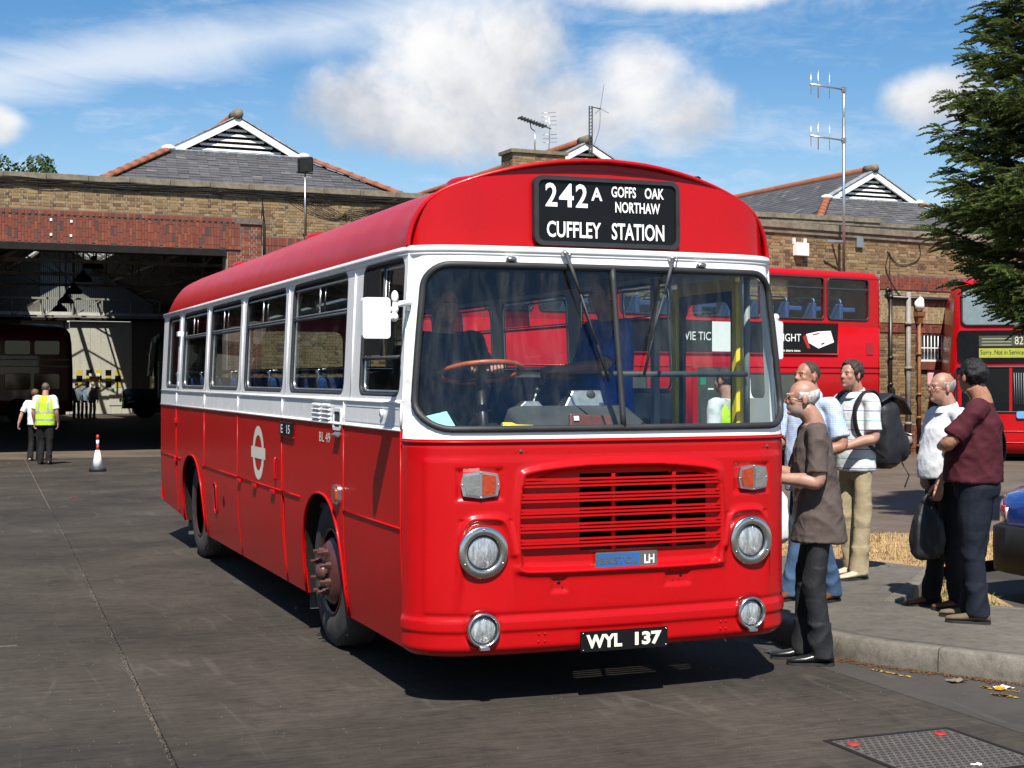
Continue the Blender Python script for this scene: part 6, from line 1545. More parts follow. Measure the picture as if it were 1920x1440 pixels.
def conifer(x, y, H, label):
    T = thing('conifer_tree', label, 'tree', (x, y, 0)); random.seed(31)
    MB().tube([(0, 0, 0), (.03, .02, 2), (0, 0, 5), (0, 0, H)], [.22, .18, .10, .02], 10).build('trunk', bark, T)
    V = []; F = []; limbs = MB()
    def spray(p, d, L, up):
        """flattened feathery spray: side shoots of narrow leaf scales along a curving axis"""
        sdv = d.cross(up).normalized()
        n = max(5, int(L/.023))
        for i in range(n):
            t = i/n; c = p+d*(L*t)-Vector((0, 0, .16*L*t*t)); ln = L*(.34*(1-t)+.10)
            for sg in (-1, 1):
                dr = (d*.75+sdv*(sg*random.uniform(.45, .85))+up*random.uniform(-.18, .3)).normalized(); w = dr.cross(up).normalized()*.0065
                q = c+dr*ln*random.uniform(.6, 1.1); mid = c+dr*ln*.5
                b = len(V); V.extend([c, mid+w, q, mid-w]); F.append((b, b+1, b+2, b+3))
                up2 = up*.010; b = len(V); V.extend([c, mid+up2, q, mid-up2]); F.append((b, b+1, b+2, b+3))
    z = 2.35
    while z < H-.1:
        R = interp(z, [2.3, 2.7, 3.1, 4.4, 5.2, 6.2, 7.4, H], [.7, 1.1, 1.55, 1.44, 1.20, .86, .45, .1])
        nb = int(8+R*10)
        for k in range(nb):
            a = random.random()*2*pi; r = R*random.uniform(.72, 1.08); el = random.uniform(-.10, .22)
            d = Vector((cos(a), sin(a), 0)); p0 = Vector((0, 0, z+random.uniform(-.12, .12)))
            def pos(t): return p0+d*(r*t)+Vector((0, 0, r*(el*t-.30*t*(1-t)+.10*t*t)))
            limbs.tube([pos(t) for t in (0, .35, .7, .95)], [.026, .018, .012, .005], 5)
            m_ = int(4+r*9)
            for j in range(m_):
                t = .34+.66*(j+random.random()*.6)/m_; p = pos(min(t, 1)); sg = random.choice((-1, 1))
                s_ = Vector((-d.y, d.x, 0)); dr = (d*random.uniform(.5, 1.0)+s_*sg*random.uniform(.15, .9)+Vector((0, 0, random.uniform(-.25, .28)))).normalized()
                spray(p, dr, random.uniform(.26, .46)*(1.1-.3*t), Vector((random.uniform(-.3, .3), random.uniform(-.3, .3), 1)).normalized())
            spray(pos(.9), d, .36, Vector((0, 0, 1)))
        z += .22
    limbs.build('limbs', bark, T)
    me = bpy.data.meshes.new('crown'); me.from_pydata(V, [], F); me.materials.append(leafmat('conifer_leaf', (.024, .050, .012), (.150, .195, .045))); link('crown', me, T)
    return T
conifer(8.75, 6.15, 8.4, 'dark green conifer with drooping feathery branches at the right edge')
def broadleaf(x, y, z0, H, R, label, seed=1):
    T = thing('broadleaf_tree', label, 'tree', (x, y, z0)); random.seed(seed)
    MB().tube([(0, 0, 0), (.1, 0, H*.4), (0, .1, H*.7)], [.35, .26, .12], 8).build('trunk', bark, T)
    V = []; F = []
    blobs = [(Vector((random.gauss(0, R*.45), random.gauss(0, R*.45), H*.68+random.gauss(0, H*.11))), R*random.uniform(.28, .5)) for _ in range(26)]
    for c, r in blobs:
        for k in range(520):
            v = Vector((random.gauss(0, 1), random.gauss(0, 1), random.gauss(0, 1))).normalized(); p = c+v*r*random.uniform(.7, 1.05)
            n_ = (v+Vector((random.uniform(-.6, .6), random.uniform(-.6, .6), random.uniform(-.3, .8)))).normalized(); x_ = n_.orthogonal().normalized(); y_ = n_.cross(x_); s = random.uniform(.10, .20)
            b = len(V); V.extend([p-x_*s, p+y_*s*.6, p+x_*s, p-y_*s*.6]); F.append((b, b+1, b+2, b+3))
    me = bpy.data.meshes.new('crown'); me.from_pydata(V, [], F); me.materials.append(leafmat('broad_leaf', (.022, .045, .012), (.065, .10, .025)) if 'broad_leaf' not in bpy.data.materials else bpy.data.materials['broad_leaf']); link('crown', me, T)
broadleaf(.55, 87.5, -.2, 17.8, 3.0, 'rounded green tree showing above the parapet at the far left')
# ------------------------------------------------------------------ long brick range closing the left side of the yard (seen as the reflection in the bus side)
LB = thing('brick_range', 'plain brick range along the left of the yard, mirrored in the bus windows', 'building', (-24, 10, -.1), 0)
MB().bx(-8, 0, -20, 18, 0, 5.6).build('wall', brickmat('range_brick', STOCK, grime=.3), LB); MB().bx(-8.1, .12, -20.1, 18.1, 5.6, 5.75).build('coping', M['coping'], LB)
# ------------------------------------------------------------------ people
def remesh(mb, vox, smooth=4):
    me = bpy.data.meshes.new('tmp'); me.from_pydata([tuple(p) for p in mb.v], [], mb.f)
    bm = bmesh.new(); bm.from_mesh(me); bmesh.ops.recalc_face_normals(bm, faces=bm.faces); bm.to_mesh(me); bm.free()
    ob = bpy.data.objects.new('tmp', me); COL.objects.link(ob)
    m = ob.modifiers.new('r', 'REMESH'); m.mode = 'VOXEL'; m.voxel_size = vox; m.use_smooth_shade = True
    s = ob.modifiers.new('s', 'SMOOTH'); s.iterations = smooth; s.factor = .5
    out = bpy.data.meshes.new_from_object(ob.evaluated_get(bpy.context.evaluated_depsgraph_get()))
    bpy.data.objects.remove(ob); bpy.data.meshes.remove(me)
    return out
def displace(me, fn):
    N = [v.normal.copy() for v in me.vertices]
    for v, n in zip(me.vertices, N): v.co += n*fn(v.co, n)
    me.update()
def skinmat(name, col, red=(.42, .13, .10), stub=None):
    mt = bpy.data.materials.new(name); mt.use_nodes = True; t = NT(mt.node_tree); b = t.n['Principled BSDF']
    col = tuple(v*.76 for v in col); p = t.new('ShaderNodeTexCoord').outputs['Object']
    c = t.ramp(t.noise(p, 22, 4, .6), [(.35, tuple(x*.86 for x in col)), (.65, tuple(min(1, x*1.1) for x in col))])
    at = t.new('ShaderNodeAttribute', attribute_name='tint'); sp = t.new('ShaderNodeSeparateColor'); t.link(at.outputs['Color'], sp.inputs[0])
    c = t.mix(t.m('MULTIPLY', sp.outputs[0], .75), c, red); c = t.mix(t.m('MULTIPLY', sp.outputs[1], .55), c, stub or tuple(x*.6 for x in col))
    t.link(c, b.inputs['Base Color']); b.inputs['Roughness'].default_value = .48; b.inputs['Subsurface Weight'].default_value = .08; b.inputs['Subsurface Scale'].default_value = .01
    b.inputs['Subsurface Radius'].default_value = (1, .35, .2); b.inputs['Specular IOR Level'].default_value = .4
    return mt
def cloth(name, col, rough=.85, var=.1, pat=None, c2=None, sc=60, bump=.25, sheen=.0):
    col = tuple(v*.82 for v in col)
    mt = pm(name, col, rough, 0, .25, 0, var*1.6, 9, bump*1.7, 26, sheen=sheen, rvar=.03)
    if pat:
        t = NT(mt.node_tree); b = t.n['Principled BSDF']; p = t.new('ShaderNodeTexCoord').outputs['Object']
        sep = t.new('ShaderNodeSeparateXYZ'); t.link(p, sep.inputs[0])
        src = b.inputs['Base Color'].links[0].from_socket
        if pat == 'check':
            f = None
            for s in (t.m('ADD', sep.outputs[0], t.m('MULTIPLY', sep.outputs[1], .6)), sep.outputs[2]):
                k = t.sstep(t.m('ABSOLUTE', t.m('SUBTRACT', t.m('FRACT', t.m('MULTIPLY', s, sc)), .5)), .18, .32)
                f = k if f is None else t.m('ADD', f, k)
            f = t.m('MULTIPLY', f, .5)
        else:
            k1 = t.m('SUBTRACT', 1.0, t.sstep(t.m('ABSOLUTE', t.m('SUBTRACT', t.m('FRACT', t.m('MULTIPLY', sep.outputs[2], sc)), .5)), .035, .055)); f = k1
        if pat == 'stripe':
            alt = t.m('GREATER_THAN', t.m('FRACT', t.m('MULTIPLY', sep.outputs[2], sc/2)), .5); cc = t.mix(alt, c2[0], c2[1])
        else: cc = c2
        t.link(t.mix(f, src, cc), b.inputs['Base Color'])
    return mt
HAIRM = {}
def hairmat(col):
    k = 'hair_%d' % len(HAIRM)
    if col not in HAIRM: HAIRM[col] = pm('hair_colour_%d' % len(HAIRM), col, .55, 0, .4, 0, .45, 70, bump=.7, bscale=160, stretch=(1, 1, .35))
    return HAIRM[col]
FOLD = 1.0
def pants_fold(p, n):
    r = 1-abs(noise.noise((p.x*6+3, p.y*6, p.z*8-p.x*7+p.y*5)))*2.4; k = 1.1 if p.z < .26 else (.9 if .42 < p.z < .60 else .35)
    return .006*noise.noise((p.x*8, p.y*8, p.z*2.5))+.010*k*(r if r > 0 else r*.3)-.005
def shirt_fold(p, n):
    r = 1-abs(noise.noise((p.x*7+p.z*4, p.y*7-p.z*3, p.z*4.5)))*2.6; q = 1-abs(noise.noise((p.x*13-p.z*8, p.y*13+4, p.z*11)))*2.6
    return FOLD*(.008*noise.noise((p.x*6, p.y*6, p.z*4))+.012*(r if r > 0 else r*.25)+.006*(q if q > 0 else 0)-.004)

def person(name, label, pos, face, H=1.75, girth=1.0, belly=0, lean=0, hip=0, head_yaw=0, head_pitch=0, head_fwd=.02, skin=None, hair=None, hairc=(.03, .02, .015),
           shirt=None, hem=.86, pants=None, shoes=None, armL=None, armR=None, kneeL=None, kneeR=None, ankL=None, ankR=None, vox=.008, gvox=.011, glasses=None, vest=None, sleeve='short', collar=False, group=None, beard=0, neckx=0, seated=False, hang=0, shirt_w=1.0):
    global FOLD
    FOLD = .42 if shirt in (whitec, stripe, check) else .8
    f = Vector((face.x, face.y, 0)).normalized(); rz = math.atan2(f.y, f.x)-pi/2
    P = thing(name, label, 'person', pos, rz, group); k = H/1.75; P.scale = (k, k, k)
    hz = .90; hy = hip; sy = lean
    hipL, hipR = Vector((-.09, hy, hz)), Vector((.09, hy, hz))
    kneeL = Vector(kneeL or (-.10, .02+hy*.5, .49)); kneeR = Vector(kneeR or (.10, .02+hy*.5, .49)); ankL = Vector(ankL or (-.11, -.03, .085)); ankR = Vector(ankR or (.11, -.03, .085))
    shL, shR = Vector((-.185*(.9+.1*girth), sy, 1.425)), Vector((.185*(.9+.1*girth), sy, 1.425))
    def arm(spec, sh, sg):
        if spec is None: spec = ((sg*.245, sy-.03, 1.14), (sg*.25, sy+.06, .90), (0, .1, -1), (-sg, 0, 0))
        e, w, hd_, pn = [Vector(v) for v in spec]
        # keep human lengths
        e = sh+(e-sh).normalized()*.295; w = e+(w-e).normalized()*.255
        return e, w, hd_.normalized(), pn.normalized()
    eL, wL, dL, nL = arm(armL, shL, -1); eR, wR, dR, nR = arm(armR, shR, 1)
    nb = Vector((neckx, sy+.0, 1.475)); hc = Vector((neckx, sy+head_fwd+.02, 1.632))
    hr = Matrix.Rotation(head_yaw, 3, 'Z') @ Matrix.Rotation(-head_pitch, 3, 'X')
    hp = lambda x, y, z: hc+hr @ Vector((x, y, z))
    B = MB()
    def limb(m, pts, rs, n=14): m.tube(smooth_path(pts, 5), [interp(i/5, list(range(len(rs))), rs) for i in range((len(pts)-1)*5+1)], n)
    def torso(m, rings):
        L = []
        for z, w, d_, oy in rings: L.append([Vector((w*math.copysign(abs(cos(t))**.85, cos(t)), oy+d_*math.copysign(abs(sin(t))**.9, sin(t)), z)) for t in [2*pi*q/28 for q in range(28)]])
        m.loft(L)
    g = girth; pg = .87 if hem < .9 else 1.0
    y_at = lambda z: interp(z, [.80, .95, 1.45], [hy, hy, sy])
    torso(B, [(.86, .10*g, .07*g, hy), (1.0, .115*g, .08*g, y_at(1.0)), (1.25, .15*g, .10*g, y_at(1.25)), (1.40, .15*g, .085, sy), (1.47, .07, .06, sy)])
    for sh, e, w, dd, nn, sg in ((shL, eL, wL, dL, nL, -1), (shR, eR, wR, dR, nR, 1)):
        limb(B, [sh, lerp(sh, e, .5), e, lerp(e, w, .35), w, w+dd*.035], [.056, .050*(.7+.3*g), .043, .046*(.7+.3*g), .029, .028])
    for h_, kn, an in ((hipL, kneeL, ankL), (hipR, kneeR, ankR)): limb(B, [h_, kn, an, an-Vector((0, 0, .03))], [.056, .044, .036, .036])
    # head
    B.ball(hp(0, -.012, .03), (.074, .093, .085), hr, 24, 16); B.ball(hp(0, .022, -.035), (.062, .068, .085), hr, 24, 16); B.ball(hp(0, .033, -.075), (.047, .048, .040), hr); B.ball(hp(0, .070, -.092), (.021, .018, .017), hr)
    B.ball(hp(0, .068, .022), (.052, .017, .012), hr)
    B.tube([hp(0, .080, .018), hp(0, .094, -.010), hp(0, .101, -.022), hp(0, .086, -.031)], [.010, .012, .0135, .011], 10)
    for sg in (-1, 1):
        B.ball(hp(sg*.013, .087, -.026), (.008, .010, .008), hr, 10, 8); B.ball(hp(sg*.038, .058, -.020), (.025, .020, .024), hr, 12, 8)
        B.ball(hp(sg*.076, -.010, -.008), (.010, .019, .032), hr @ Matrix.Rotation(sg*radians(-18), 3, 'Z'), 10, 8)
        B.ball(hp(sg*.031, .074, .003), (.014, .011, .010), hr, 10, 8)
    B.ball(hp(0, .082, -.056), (.024, .012, .0065), hr, 12, 8); B.ball(hp(0, .080, -.066), (.020, .011, .0065), hr, 12, 8)
    limb(B, [nb+Vector((0, -.012, -.03)), nb+Vector((0, 0, .03)), hp(0, -.018, -.055)], [.072*(.6+.4*g), .064*(.7+.3*g), .062*(.8+.2*g)])
    body = remesh(B, vox, 3)
    # hands: palm, four unequal curled fingers and a thumb off the side
    hands = MB()
    for w, dd, nn, sg in ((wL, dL, nL, -1), (wR, dR, nR, 1)):
        nn = (nn-dd*nn.dot(dd)).normalized(); s_ = dd.cross(nn).normalized()*sg
        R3 = Matrix((s_, nn, dd)).transposed()
        hands.ball(w+dd*.058, (.040, .016, .052), R3, 14, 8)
        for q, (o_, L_) in enumerate(((-.030, .058), (-.0105, .074), (.0105, .080), (.030, .072))):
            a = w+dd*.098+s_*(-o_); b = a+(dd*.85+nn*.35).normalized()*L_*.45; c = b+(dd*.35+nn*.9).normalized()*L_*.35; e_ = c+(nn*.85-dd*.35).normalized()*L_*.28
            hands.tube([a-dd*.02, a, b, c, e_], [.0095, .0095, .0088, .0082, .0065], 8)
        a = w+dd*.030-s_*(-.030); hands.tube([a, a+s_*.022+dd*.028+nn*.008, a+s_*.026+dd*.055+nn*.020, a+s_*.020+dd*.076+nn*.028], [.012, .0115, .010, .008], 8)
    bmj = bmesh.new(); bmj.from_mesh(body); h_me = hands.mesh('h', []); bmj.from_mesh(h_me); bmj.to_mesh(body); bmj.free(); bpy.data.meshes.remove(h_me)
    for p_ in body.polygons: p_.use_smooth = True
    ca = body.color_attributes.new('tint', 'FLOAT_COLOR', 'POINT'); hri = hr.inverted()
    for v in body.vertices:
        l = hri @ (v.co-hc); r_ = 0; g_ = 0
        if abs(l.x) < .028 and l.y > .07 and -.074 < l.z < -.050: r_ = .7
        elif l.y > .09 and abs(l.x) < .025 and -.04 < l.z < .0: r_ = .28
        elif l.y > .04 and .02 < abs(l.x) < .06 and -.045 < l.z < -.005: r_ = .25
        elif abs(l.x) > .068 and abs(l.z) < .05: r_ = .3
        if l.z < -.045 and l.z > -.13 and l.y > .0 and beard: g_ = beard
        ca.data[v.index].color = (r_, g_, 0, 1)
    body.materials.append(skin); link('body', body, P)
    # eyes, brows
    for sg in (-1, 1):
        MB().ball(hp(sg*.031, .0838, .003), (.0065, .0035, .0030), hr, 10, 8).build('eye', M['black'], P)
        MB().tube([hp(sg*.014, .091, .020), hp(sg*.032, .089, .025), hp(sg*.048, .078, .020)], [.003, .0036, .0025], 6).build('eyebrow', hairmat(hairc), P)
    if hair:
        hm = MB(); hm.ball((0, -.014, .034), (.0775, .097, .0875) if hair != 'thick' else (.085, .104, .095), None, 56, 40)
        keepv = {'short': lambda p: (p.y < .052-.5*max(0, .085-p.z) and p.z > .0-(.085 if p.y < -.035 else (.02 if p.y < .01 else 0))) or p.z > .095,
                 'thick': lambda p: (p.y < .060-.35*max(0, .09-p.z) and p.z > -.005-(.095 if p.y < -.03 else (.028 if p.y < .012 else 0))) or p.z > .088,
                 'balding': lambda p: p.y < .045 and p.z > -.005-(.085 if p.y < -.03 else 0) and (p.z < .082 or p.y < -.03),
                 'fringe': lambda p: p.y < .030 and p.z < .040+.35*max(0, -p.y-.02) and p.z > (-.075 if p.y < -.035 else (-.02 if p.y < .0 else -.005)),
                 'cropped': lambda p: p.y < .045-.4*max(0, .08-p.z) and p.z > .01-(.08 if p.y < -.035 else (.02 if p.y < .01 else 0)) or p.z > .10}[hair]
        amp = {'short': .006, 'thick': .012, 'balding': .004, 'fringe': .004, 'cropped': .002}[hair]
        kp = [inside_ for inside_ in hm.f if keepv(sum((Vector(hm.v[i]) for i in inside_), Vector())/len(inside_))]
        V = []
        for p in hm.v:
            q = Vector(p); n_ = (q-Vector((0, -.014, .034))).normalized()
            q = q+n_*(amp*noise.noise((p[0]*38, p[1]*38, p[2]*26))+amp*.6*noise.noise((p[0]*90, p[1]*90, p[2]*40))-(.004 if hair == 'cropped' else 0)); V.append(hp(*q))
        h2 = MB(); h2.v = [tuple(v) for v in V]; h2.f = kp; h2.mi = [0]*len(kp); h2.sm = [True]*len(kp)
        ho = h2.build('hair', hairmat(hairc), P, recalc=False); so_ = ho.modifiers.new('t', 'SOLIDIFY'); so_.thickness = .008; so_.offset = -1
    if glasses:
        gm_ = MB()
        for sg in (-1, 1):
            gm_.tube([hp(sg*.033+.023*cos(t), .101-.004*abs(cos(t)), .0+.018*sin(t)) for t in [2*pi*q/16 for q in range(16)]], .0022, 6, True)
            gm_.tube([hp(sg*.056, .097, .004), hp(sg*.076, .03, .006), hp(sg*.080, -.012, .0)], .0024, 6)
        gm_.tube([hp(-.010, .102, .004), hp(.010, .102, .004)], .0022, 6); gm_.build('glasses', glasses, P)
    # trousers
    T = MB()
    torso(T, [((1.03 if hem > .9 else .96), .150*g*pg, (.108*g+belly*.4)*pg, hy+belly*.3), (.95, .160*g*pg, (.118*g+belly*.3)*pg, hy+belly*.25), (.90, .172*g*pg, .125*g*pg, hy-.005), (.84, .165*g*pg, .12*g*pg, hy), (.79, .10, .09, hy)])
    for h_, kn, an in ((hipL, kneeL, ankL), (hipR, kneeR, ankR)):
        hm_ = an+Vector((0, 0, -.045)); limb(T, [h_+Vector((0, 0, -.03)), lerp(h_, kn, .55), kn, lerp(kn, an, .5), an+Vector((0, .006, .03)), hm_], [.098*g*pg*pg, .088*g*pg, .074*(.6+.4*g), .070, .072, .074])
    tm = remesh(T, gvox, 3); displace(tm, pants_fold); tm.materials.append(pants); [setattr(p_, 'use_smooth', True) for p_ in tm.polygons]; link('trousers', tm, P)
    # shirt
    def garment(nm, mt, hem_, grow, slv, nz=1.475):
        S = MB()
        rr = [(hem_, (.178*g+grow)*shirt_w+hang*.2, (.132*g+grow+belly*.45)*shirt_w+hang, y_at(hem_)+belly*.4-hang*.3), (max(hem_+.06, .98), (.176*g+grow)*shirt_w, (.130*g+grow+belly*.5)*shirt_w, y_at(.98)+belly*.45-hang*.2),
              (1.10, .176*g+grow, .128*g+grow+belly*.45, y_at(1.1)+belly*.4), (1.22, .180*g+grow, .124*g+grow+belly*.2, y_at(1.22)+belly*.15), (1.33, .178*g+grow, .116*g+grow, sy), (1.40, .150*g+grow, .094+grow, sy), (1.445, .108*g+grow, .078+grow, sy-.004), (nz, .074+grow, .068+grow, sy)]
        torso(S, rr)
        for sh, e, w in ((shL, eL, wL), (shR, eR, wR)):
            if slv == 'short': limb(S, [Vector((sh.x*.45, sh.y, sh.z-.012)), sh+Vector((0, 0, -.006)), lerp(sh, e, .45), lerp(sh, e, .84)], [.058+grow, .066*(.75+.25*g)+grow, .065*(.7+.3*g)+grow, .072*(.7+.3*g)+grow])
            elif slv == 'long': limb(S, [Vector((sh.x*.45, sh.y, sh.z-.012)), sh, lerp(sh, e, .5), e, lerp(e, w, .5), w], [.058+grow, .068+grow, .064+grow, .060+grow, .054, .045])
        sm = remesh(S, gvox, 3); displace(sm, shirt_fold); sm.materials.append(mt); [setattr(p_, 'use_smooth', True) for p_ in sm.polygons]
        return link(nm, sm, P)
    so_ = garment('shirt', shirt, hem, 0, sleeve)
    if collar:
        c_ = MB(); ring = [Vector((.076*cos(t), sy+.072*sin(t)+.004, 1.476+.020*(-sin(t)))) for t in [2*pi*q/24 for q in range(24)]]
        c_.loft([[p_*1 for p_ in ring], [Vector((p_.x*.97, sy+(p_.y-sy)*.97, p_.z+.035)) for p_ in ring], [Vector((p_.x*1.10, sy+(p_.y-sy)*1.14, p_.z+.012)) for p_ in ring], [Vector((p_.x*1.16, sy+(p_.y-sy)*1.2, p_.z-.012)) for p_ in ring]], 0, True, False)
        c_.build('collar', collar, P)
    if vest:
        vo = garment('vest', vest[0], .84, .014, None, 1.468)
        me = vo.data
        for z0, z1, nm in ((.94, .985, 'reflective_band'), (1.10, 1.145, 'reflective_band')):
            F = [tuple(p.vertices) for p in me.polygons if z0 < sum(me.vertices[i].co.z for i in p.vertices)/len(p.vertices) < z1]
            bnd = MB(); bnd.v = [tuple(v.co+v.normal*.004) for v in me.vertices]; bnd.f = F; bnd.mi = [0]*len(F); bnd.sm = [True]*len(F)
            used = sorted(set(i for f_ in F for i in f_)); mp_ = {i: j for j, i in enumerate(used)}; bnd.v = [bnd.v[i] for i in used]; bnd.f = [tuple(mp_[i] for i in f_) for f_ in F]
            bnd.build(nm, vest[1], P, recalc=False)
        for sg in (-1, 1):
            F = [tuple(p.vertices) for p in me.polygons if .075 < sg*sum(me.vertices[i].co.x for i in p.vertices)/len(p.vertices) < .115 and sum(me.vertices[i].co.z for i in p.vertices)/len(p.vertices) > 1.145]
            used = sorted(set(i for f_ in F for i in f_)); mp_ = {i: j for j, i in enumerate(used)}
            bnd = MB(); bnd.v = [tuple(me.vertices[i].co+me.vertices[i].normal*.004) for i in used]; bnd.f = [tuple(mp_[i] for i in f_) for f_ in F]; bnd.mi = [0]*len(F); bnd.sm = [True]*len(F)
            if F: bnd.build('reflective_band', vest[1], P, recalc=False)
    if shoes:
        for an, sg in ((ankL, -1), (ankR, 1)):
            sh_ = MB(); so2 = MB(); c = Vector((an.x+sg*.004, an.y, an.z-.085))
            st_ = [(-.075, .022, .058), (-.06, .034, .085), (-.02, .038, .098), (.04, .040, .080), (.10, .046, .060), (.16, .044, .050), (.20, .030, .042), (.212, .012, .032)]
            ringf = lambda dy, w, h, z0: [c+Vector((w*cos(t), dy, z0+(h-z0)*(sin(t)*.5+.5))) for t in [2*pi*q/14 for q in range(14)]]
            sh_.loft([ringf(dy, w, h, .014) for dy, w, h in st_]); S_ = sh_.build('shoe', shoes, P)
            so2.loft([[c+Vector((x, dy, z)) for x, z in ((-w, .0), (w, .0), (w, .016), (-w, .016))] for dy, w, h in [(-.078, .018, 0), (-.062, .034, 0), (.04, .040, 0), (.10, .046, 0), (.165, .043, 0), (.202, .028, 0), (.214, .008, 0)]], 0, False)
            so2.build('sole', M['rubber'], S_)
    return P
sk1 = skinmat('skin_pale', (.47, .25, .175)); sk2 = skinmat('skin_tan', (.42, .20, .125)); sk3 = skinmat('skin_grey_stubble', (.46, .25, .18), stub=(.42, .38, .35))
navy = cloth('navy_cotton', (.009, .013, .024)); blackc = cloth('black_cotton', (.012, .011, .012)); charcoal = cloth('charcoal_wool', (.020, .021, .024), .7)
brownT = cloth('grey_brown_jersey', (.105, .080, .070)); denim = cloth('blue_denim', (.045, .085, .16), .85, .25); khaki = cloth('khaki_cotton', (.36, .29, .18)); maroon = cloth('maroon_jersey', (.070, .011, .018)); whitec = cloth('white_cotton', (.74, .75, .78), .8, .03)
check = cloth('blue_check_cotton', (.72, .77, .84), .8, .03, 'check', (.20, .33, .60), 75); stripe = cloth('striped_polo_cotton', (.74, .75, .74), .8, .03, 'stripe', ((.10, .40, .30), (.06, .08, .22)), 13)
leatherb = pm('black_shoe_leather', (.014, .013, .013), .3, 0, .5, .2, .1); leathert = pm('brown_shoe_leather', (.11, .038, .015), .5, 0, .4, 0, .2); taupe = pm('taupe_suede', (.13, .095, .06), .85, 0, .2, 0, .2); trainer = pm('beige_trainer', (.45, .38, .28), .7, 0, .3, 0, .2, 20)
gframe = pm('spectacle_frame', (.14, .055, .03), .3, 0, .5)
LFT = -RGT
Z14 = .142
person('person', 'bald grey-haired man in grey-brown T-shirt standing on the road at the bus front corner', (1.503, .335, 0), LFT+FWD*.05, 1.71, .98, .02, lean=-.005, hip=-.045, head_yaw=radians(0), head_pitch=radians(-4), head_fwd=.045,
       skin=sk3, hair='fringe', hairc=(.55, .53, .50), shirt=brownT, hem=.75, hang=.024, shirt_w=1.03, pants=charcoal, shoes=leatherb, armL=((-.235, .0, 1.14), (-.17, .30, 1.155), (.35, .9, .05), (.6, 0, -.8)), armR=((.235, .05, 1.14), (.14, .32, 1.20), (-.3, .9, .1), (-.6, 0, -.8)),
       kneeL=(-.09, .0, .49), kneeR=(.09, .02, .49), ankL=(-.09, -.045, .085), ankR=(.10, .03, .085), glasses=gframe, beard=.8, vox=.0065, gvox=.009)
person('person', 'man in light blue checked short-sleeved shirt and jeans, half hidden by the grey-brown T-shirt', (2.36, 1.66, Z14), LFT*.8-FWD*.6, 1.70, 1.08, .03, head_yaw=radians(-8), head_pitch=radians(-8), head_fwd=.03, skin=sk2, hair='cropped', hairc=(.045, .03, .022),
       shirt=check, hem=.80, pants=denim, shoes=leathert, armL=((-.29, .0, 1.14), (-.10, .20, 1.02), (.55, .6, -.4), (0, -.3, -1)), armR=((.24, .06, 1.14), (.10, .30, 1.14), (-.3, .9, .1), (-.6, 0, -.8)), ankL=(-.12, -.08, .085), ankR=(.10, .10, .085), collar=check, vox=.008)
bpm = person('person', 'dark-haired man in striped white polo shirt and khaki trousers wearing a black rucksack', (3.36, 2.57, Z14), LFT*.88-FWD*.48, 1.72, .98, .0, head_yaw=radians(6), head_pitch=radians(-4), head_fwd=.03, skin=sk1, hair='thick', hairc=(.032, .022, .017),
       shirt=stripe, hem=.86, pants=khaki, shoes=trainer, armL=((-.235, .02, 1.14), (-.13, .23, 1.06), (.4, .8, -.1), (.3, 0, -1)), armR=((.235, .02, 1.14), (.12, .25, 1.06), (-.4, .8, -.1), (-.3, 0, -1)), collar=stripe, ankL=(-.10, .05, .085), ankR=(.10, -.05, .085))
person('person', 'bald man with glasses in a white short-sleeved shirt and black trousers holding a black bag', (3.06, 1.05, Z14), LFT*.95-FWD*.22, 1.62, 1.20, .06, head_yaw=radians(4), head_pitch=radians(-4), head_fwd=.03, skin=sk1, hair='fringe', hairc=(.30, .28, .26),
       shirt=whitec, hem=.96, pants=blackc, shoes=leathert, armL=((-.27, .02, 1.14), (-.21, .17, .96), (0, .18, -1), (1, 0, 0)), armR=((.27, .02, 1.14), (.08, .16, .98), (-.6, .3, -.5), (-.3, -.6, -.5)), collar=whitec, glasses=gframe, ankL=(-.10, -.03, .085), ankR=(.12, .06, .085))
person('person', 'dark-haired man in a maroon T-shirt with folded arms and navy trousers on the pavement', (2.87, .51, Z14), LFT*.9+FWD*.35, 1.70, 1.24, .055, lean=-.02, head_yaw=radians(-42), head_pitch=radians(-8), head_fwd=.03, skin=sk2, hair='thick', hairc=(.008, .007, .007),
       shirt=maroon, hem=.93, pants=navy, shoes=taupe, armL=((-.26, .16, 1.19), (.02, .24, 1.16), (1, .0, .1), (0, -1, -.2)), armR=((.25, .13, 1.17), (-.04, .20, 1.09), (-1, -.25, .05), (.2, -1, .2)), ankL=(-.11, -.02, .085), ankR=(.11, .04, .085))
lime = cloth('lime_hi_vis', (.50, .80, .02), .7, .04); refl = pm('reflective_tape', (.38, .39, .40), .35, .2, .5, 0, .08)
wk = dict(vox=.012, gvox=.014)
person('person', 'man in lime hi-vis vest and black trousers walking away across the yard', (-1.17, 26.6, gz(26.6)), FWD, 1.80, 1.1, .02, skin=sk1, hair='balding', hairc=(.10, .07, .05), shirt=whitec, hem=.9, pants=blackc, shoes=leatherb, vest=(lime, refl), kneeL=(-.09, .06, .49), kneeR=(.09, .0, .49), ankL=(-.10, -.02, .085), ankR=(.09, -.06, .085), **wk)
person('person', 'brown-haired woman in white short-sleeved shirt walking beside the hi-vis man', (-1.27, 28.6, gz(28.6)), FWD-RGT*.1, 1.66, .98, .02, skin=sk1, hair='thick', hairc=(.13, .065, .03), shirt=whitec, hem=.88, pants=blackc, shoes=trainer, armL=((-.30, -.04, 1.16), (-.36, -.10, .92), (-.1, -.1, -1), (1, 0, 0)), ankL=(-.08, -.12, .10), ankR=(.08, .08, .085), kneeL=(-.08, .02, .49), **wk)
fk = dict(vox=.02, gvox=.02)
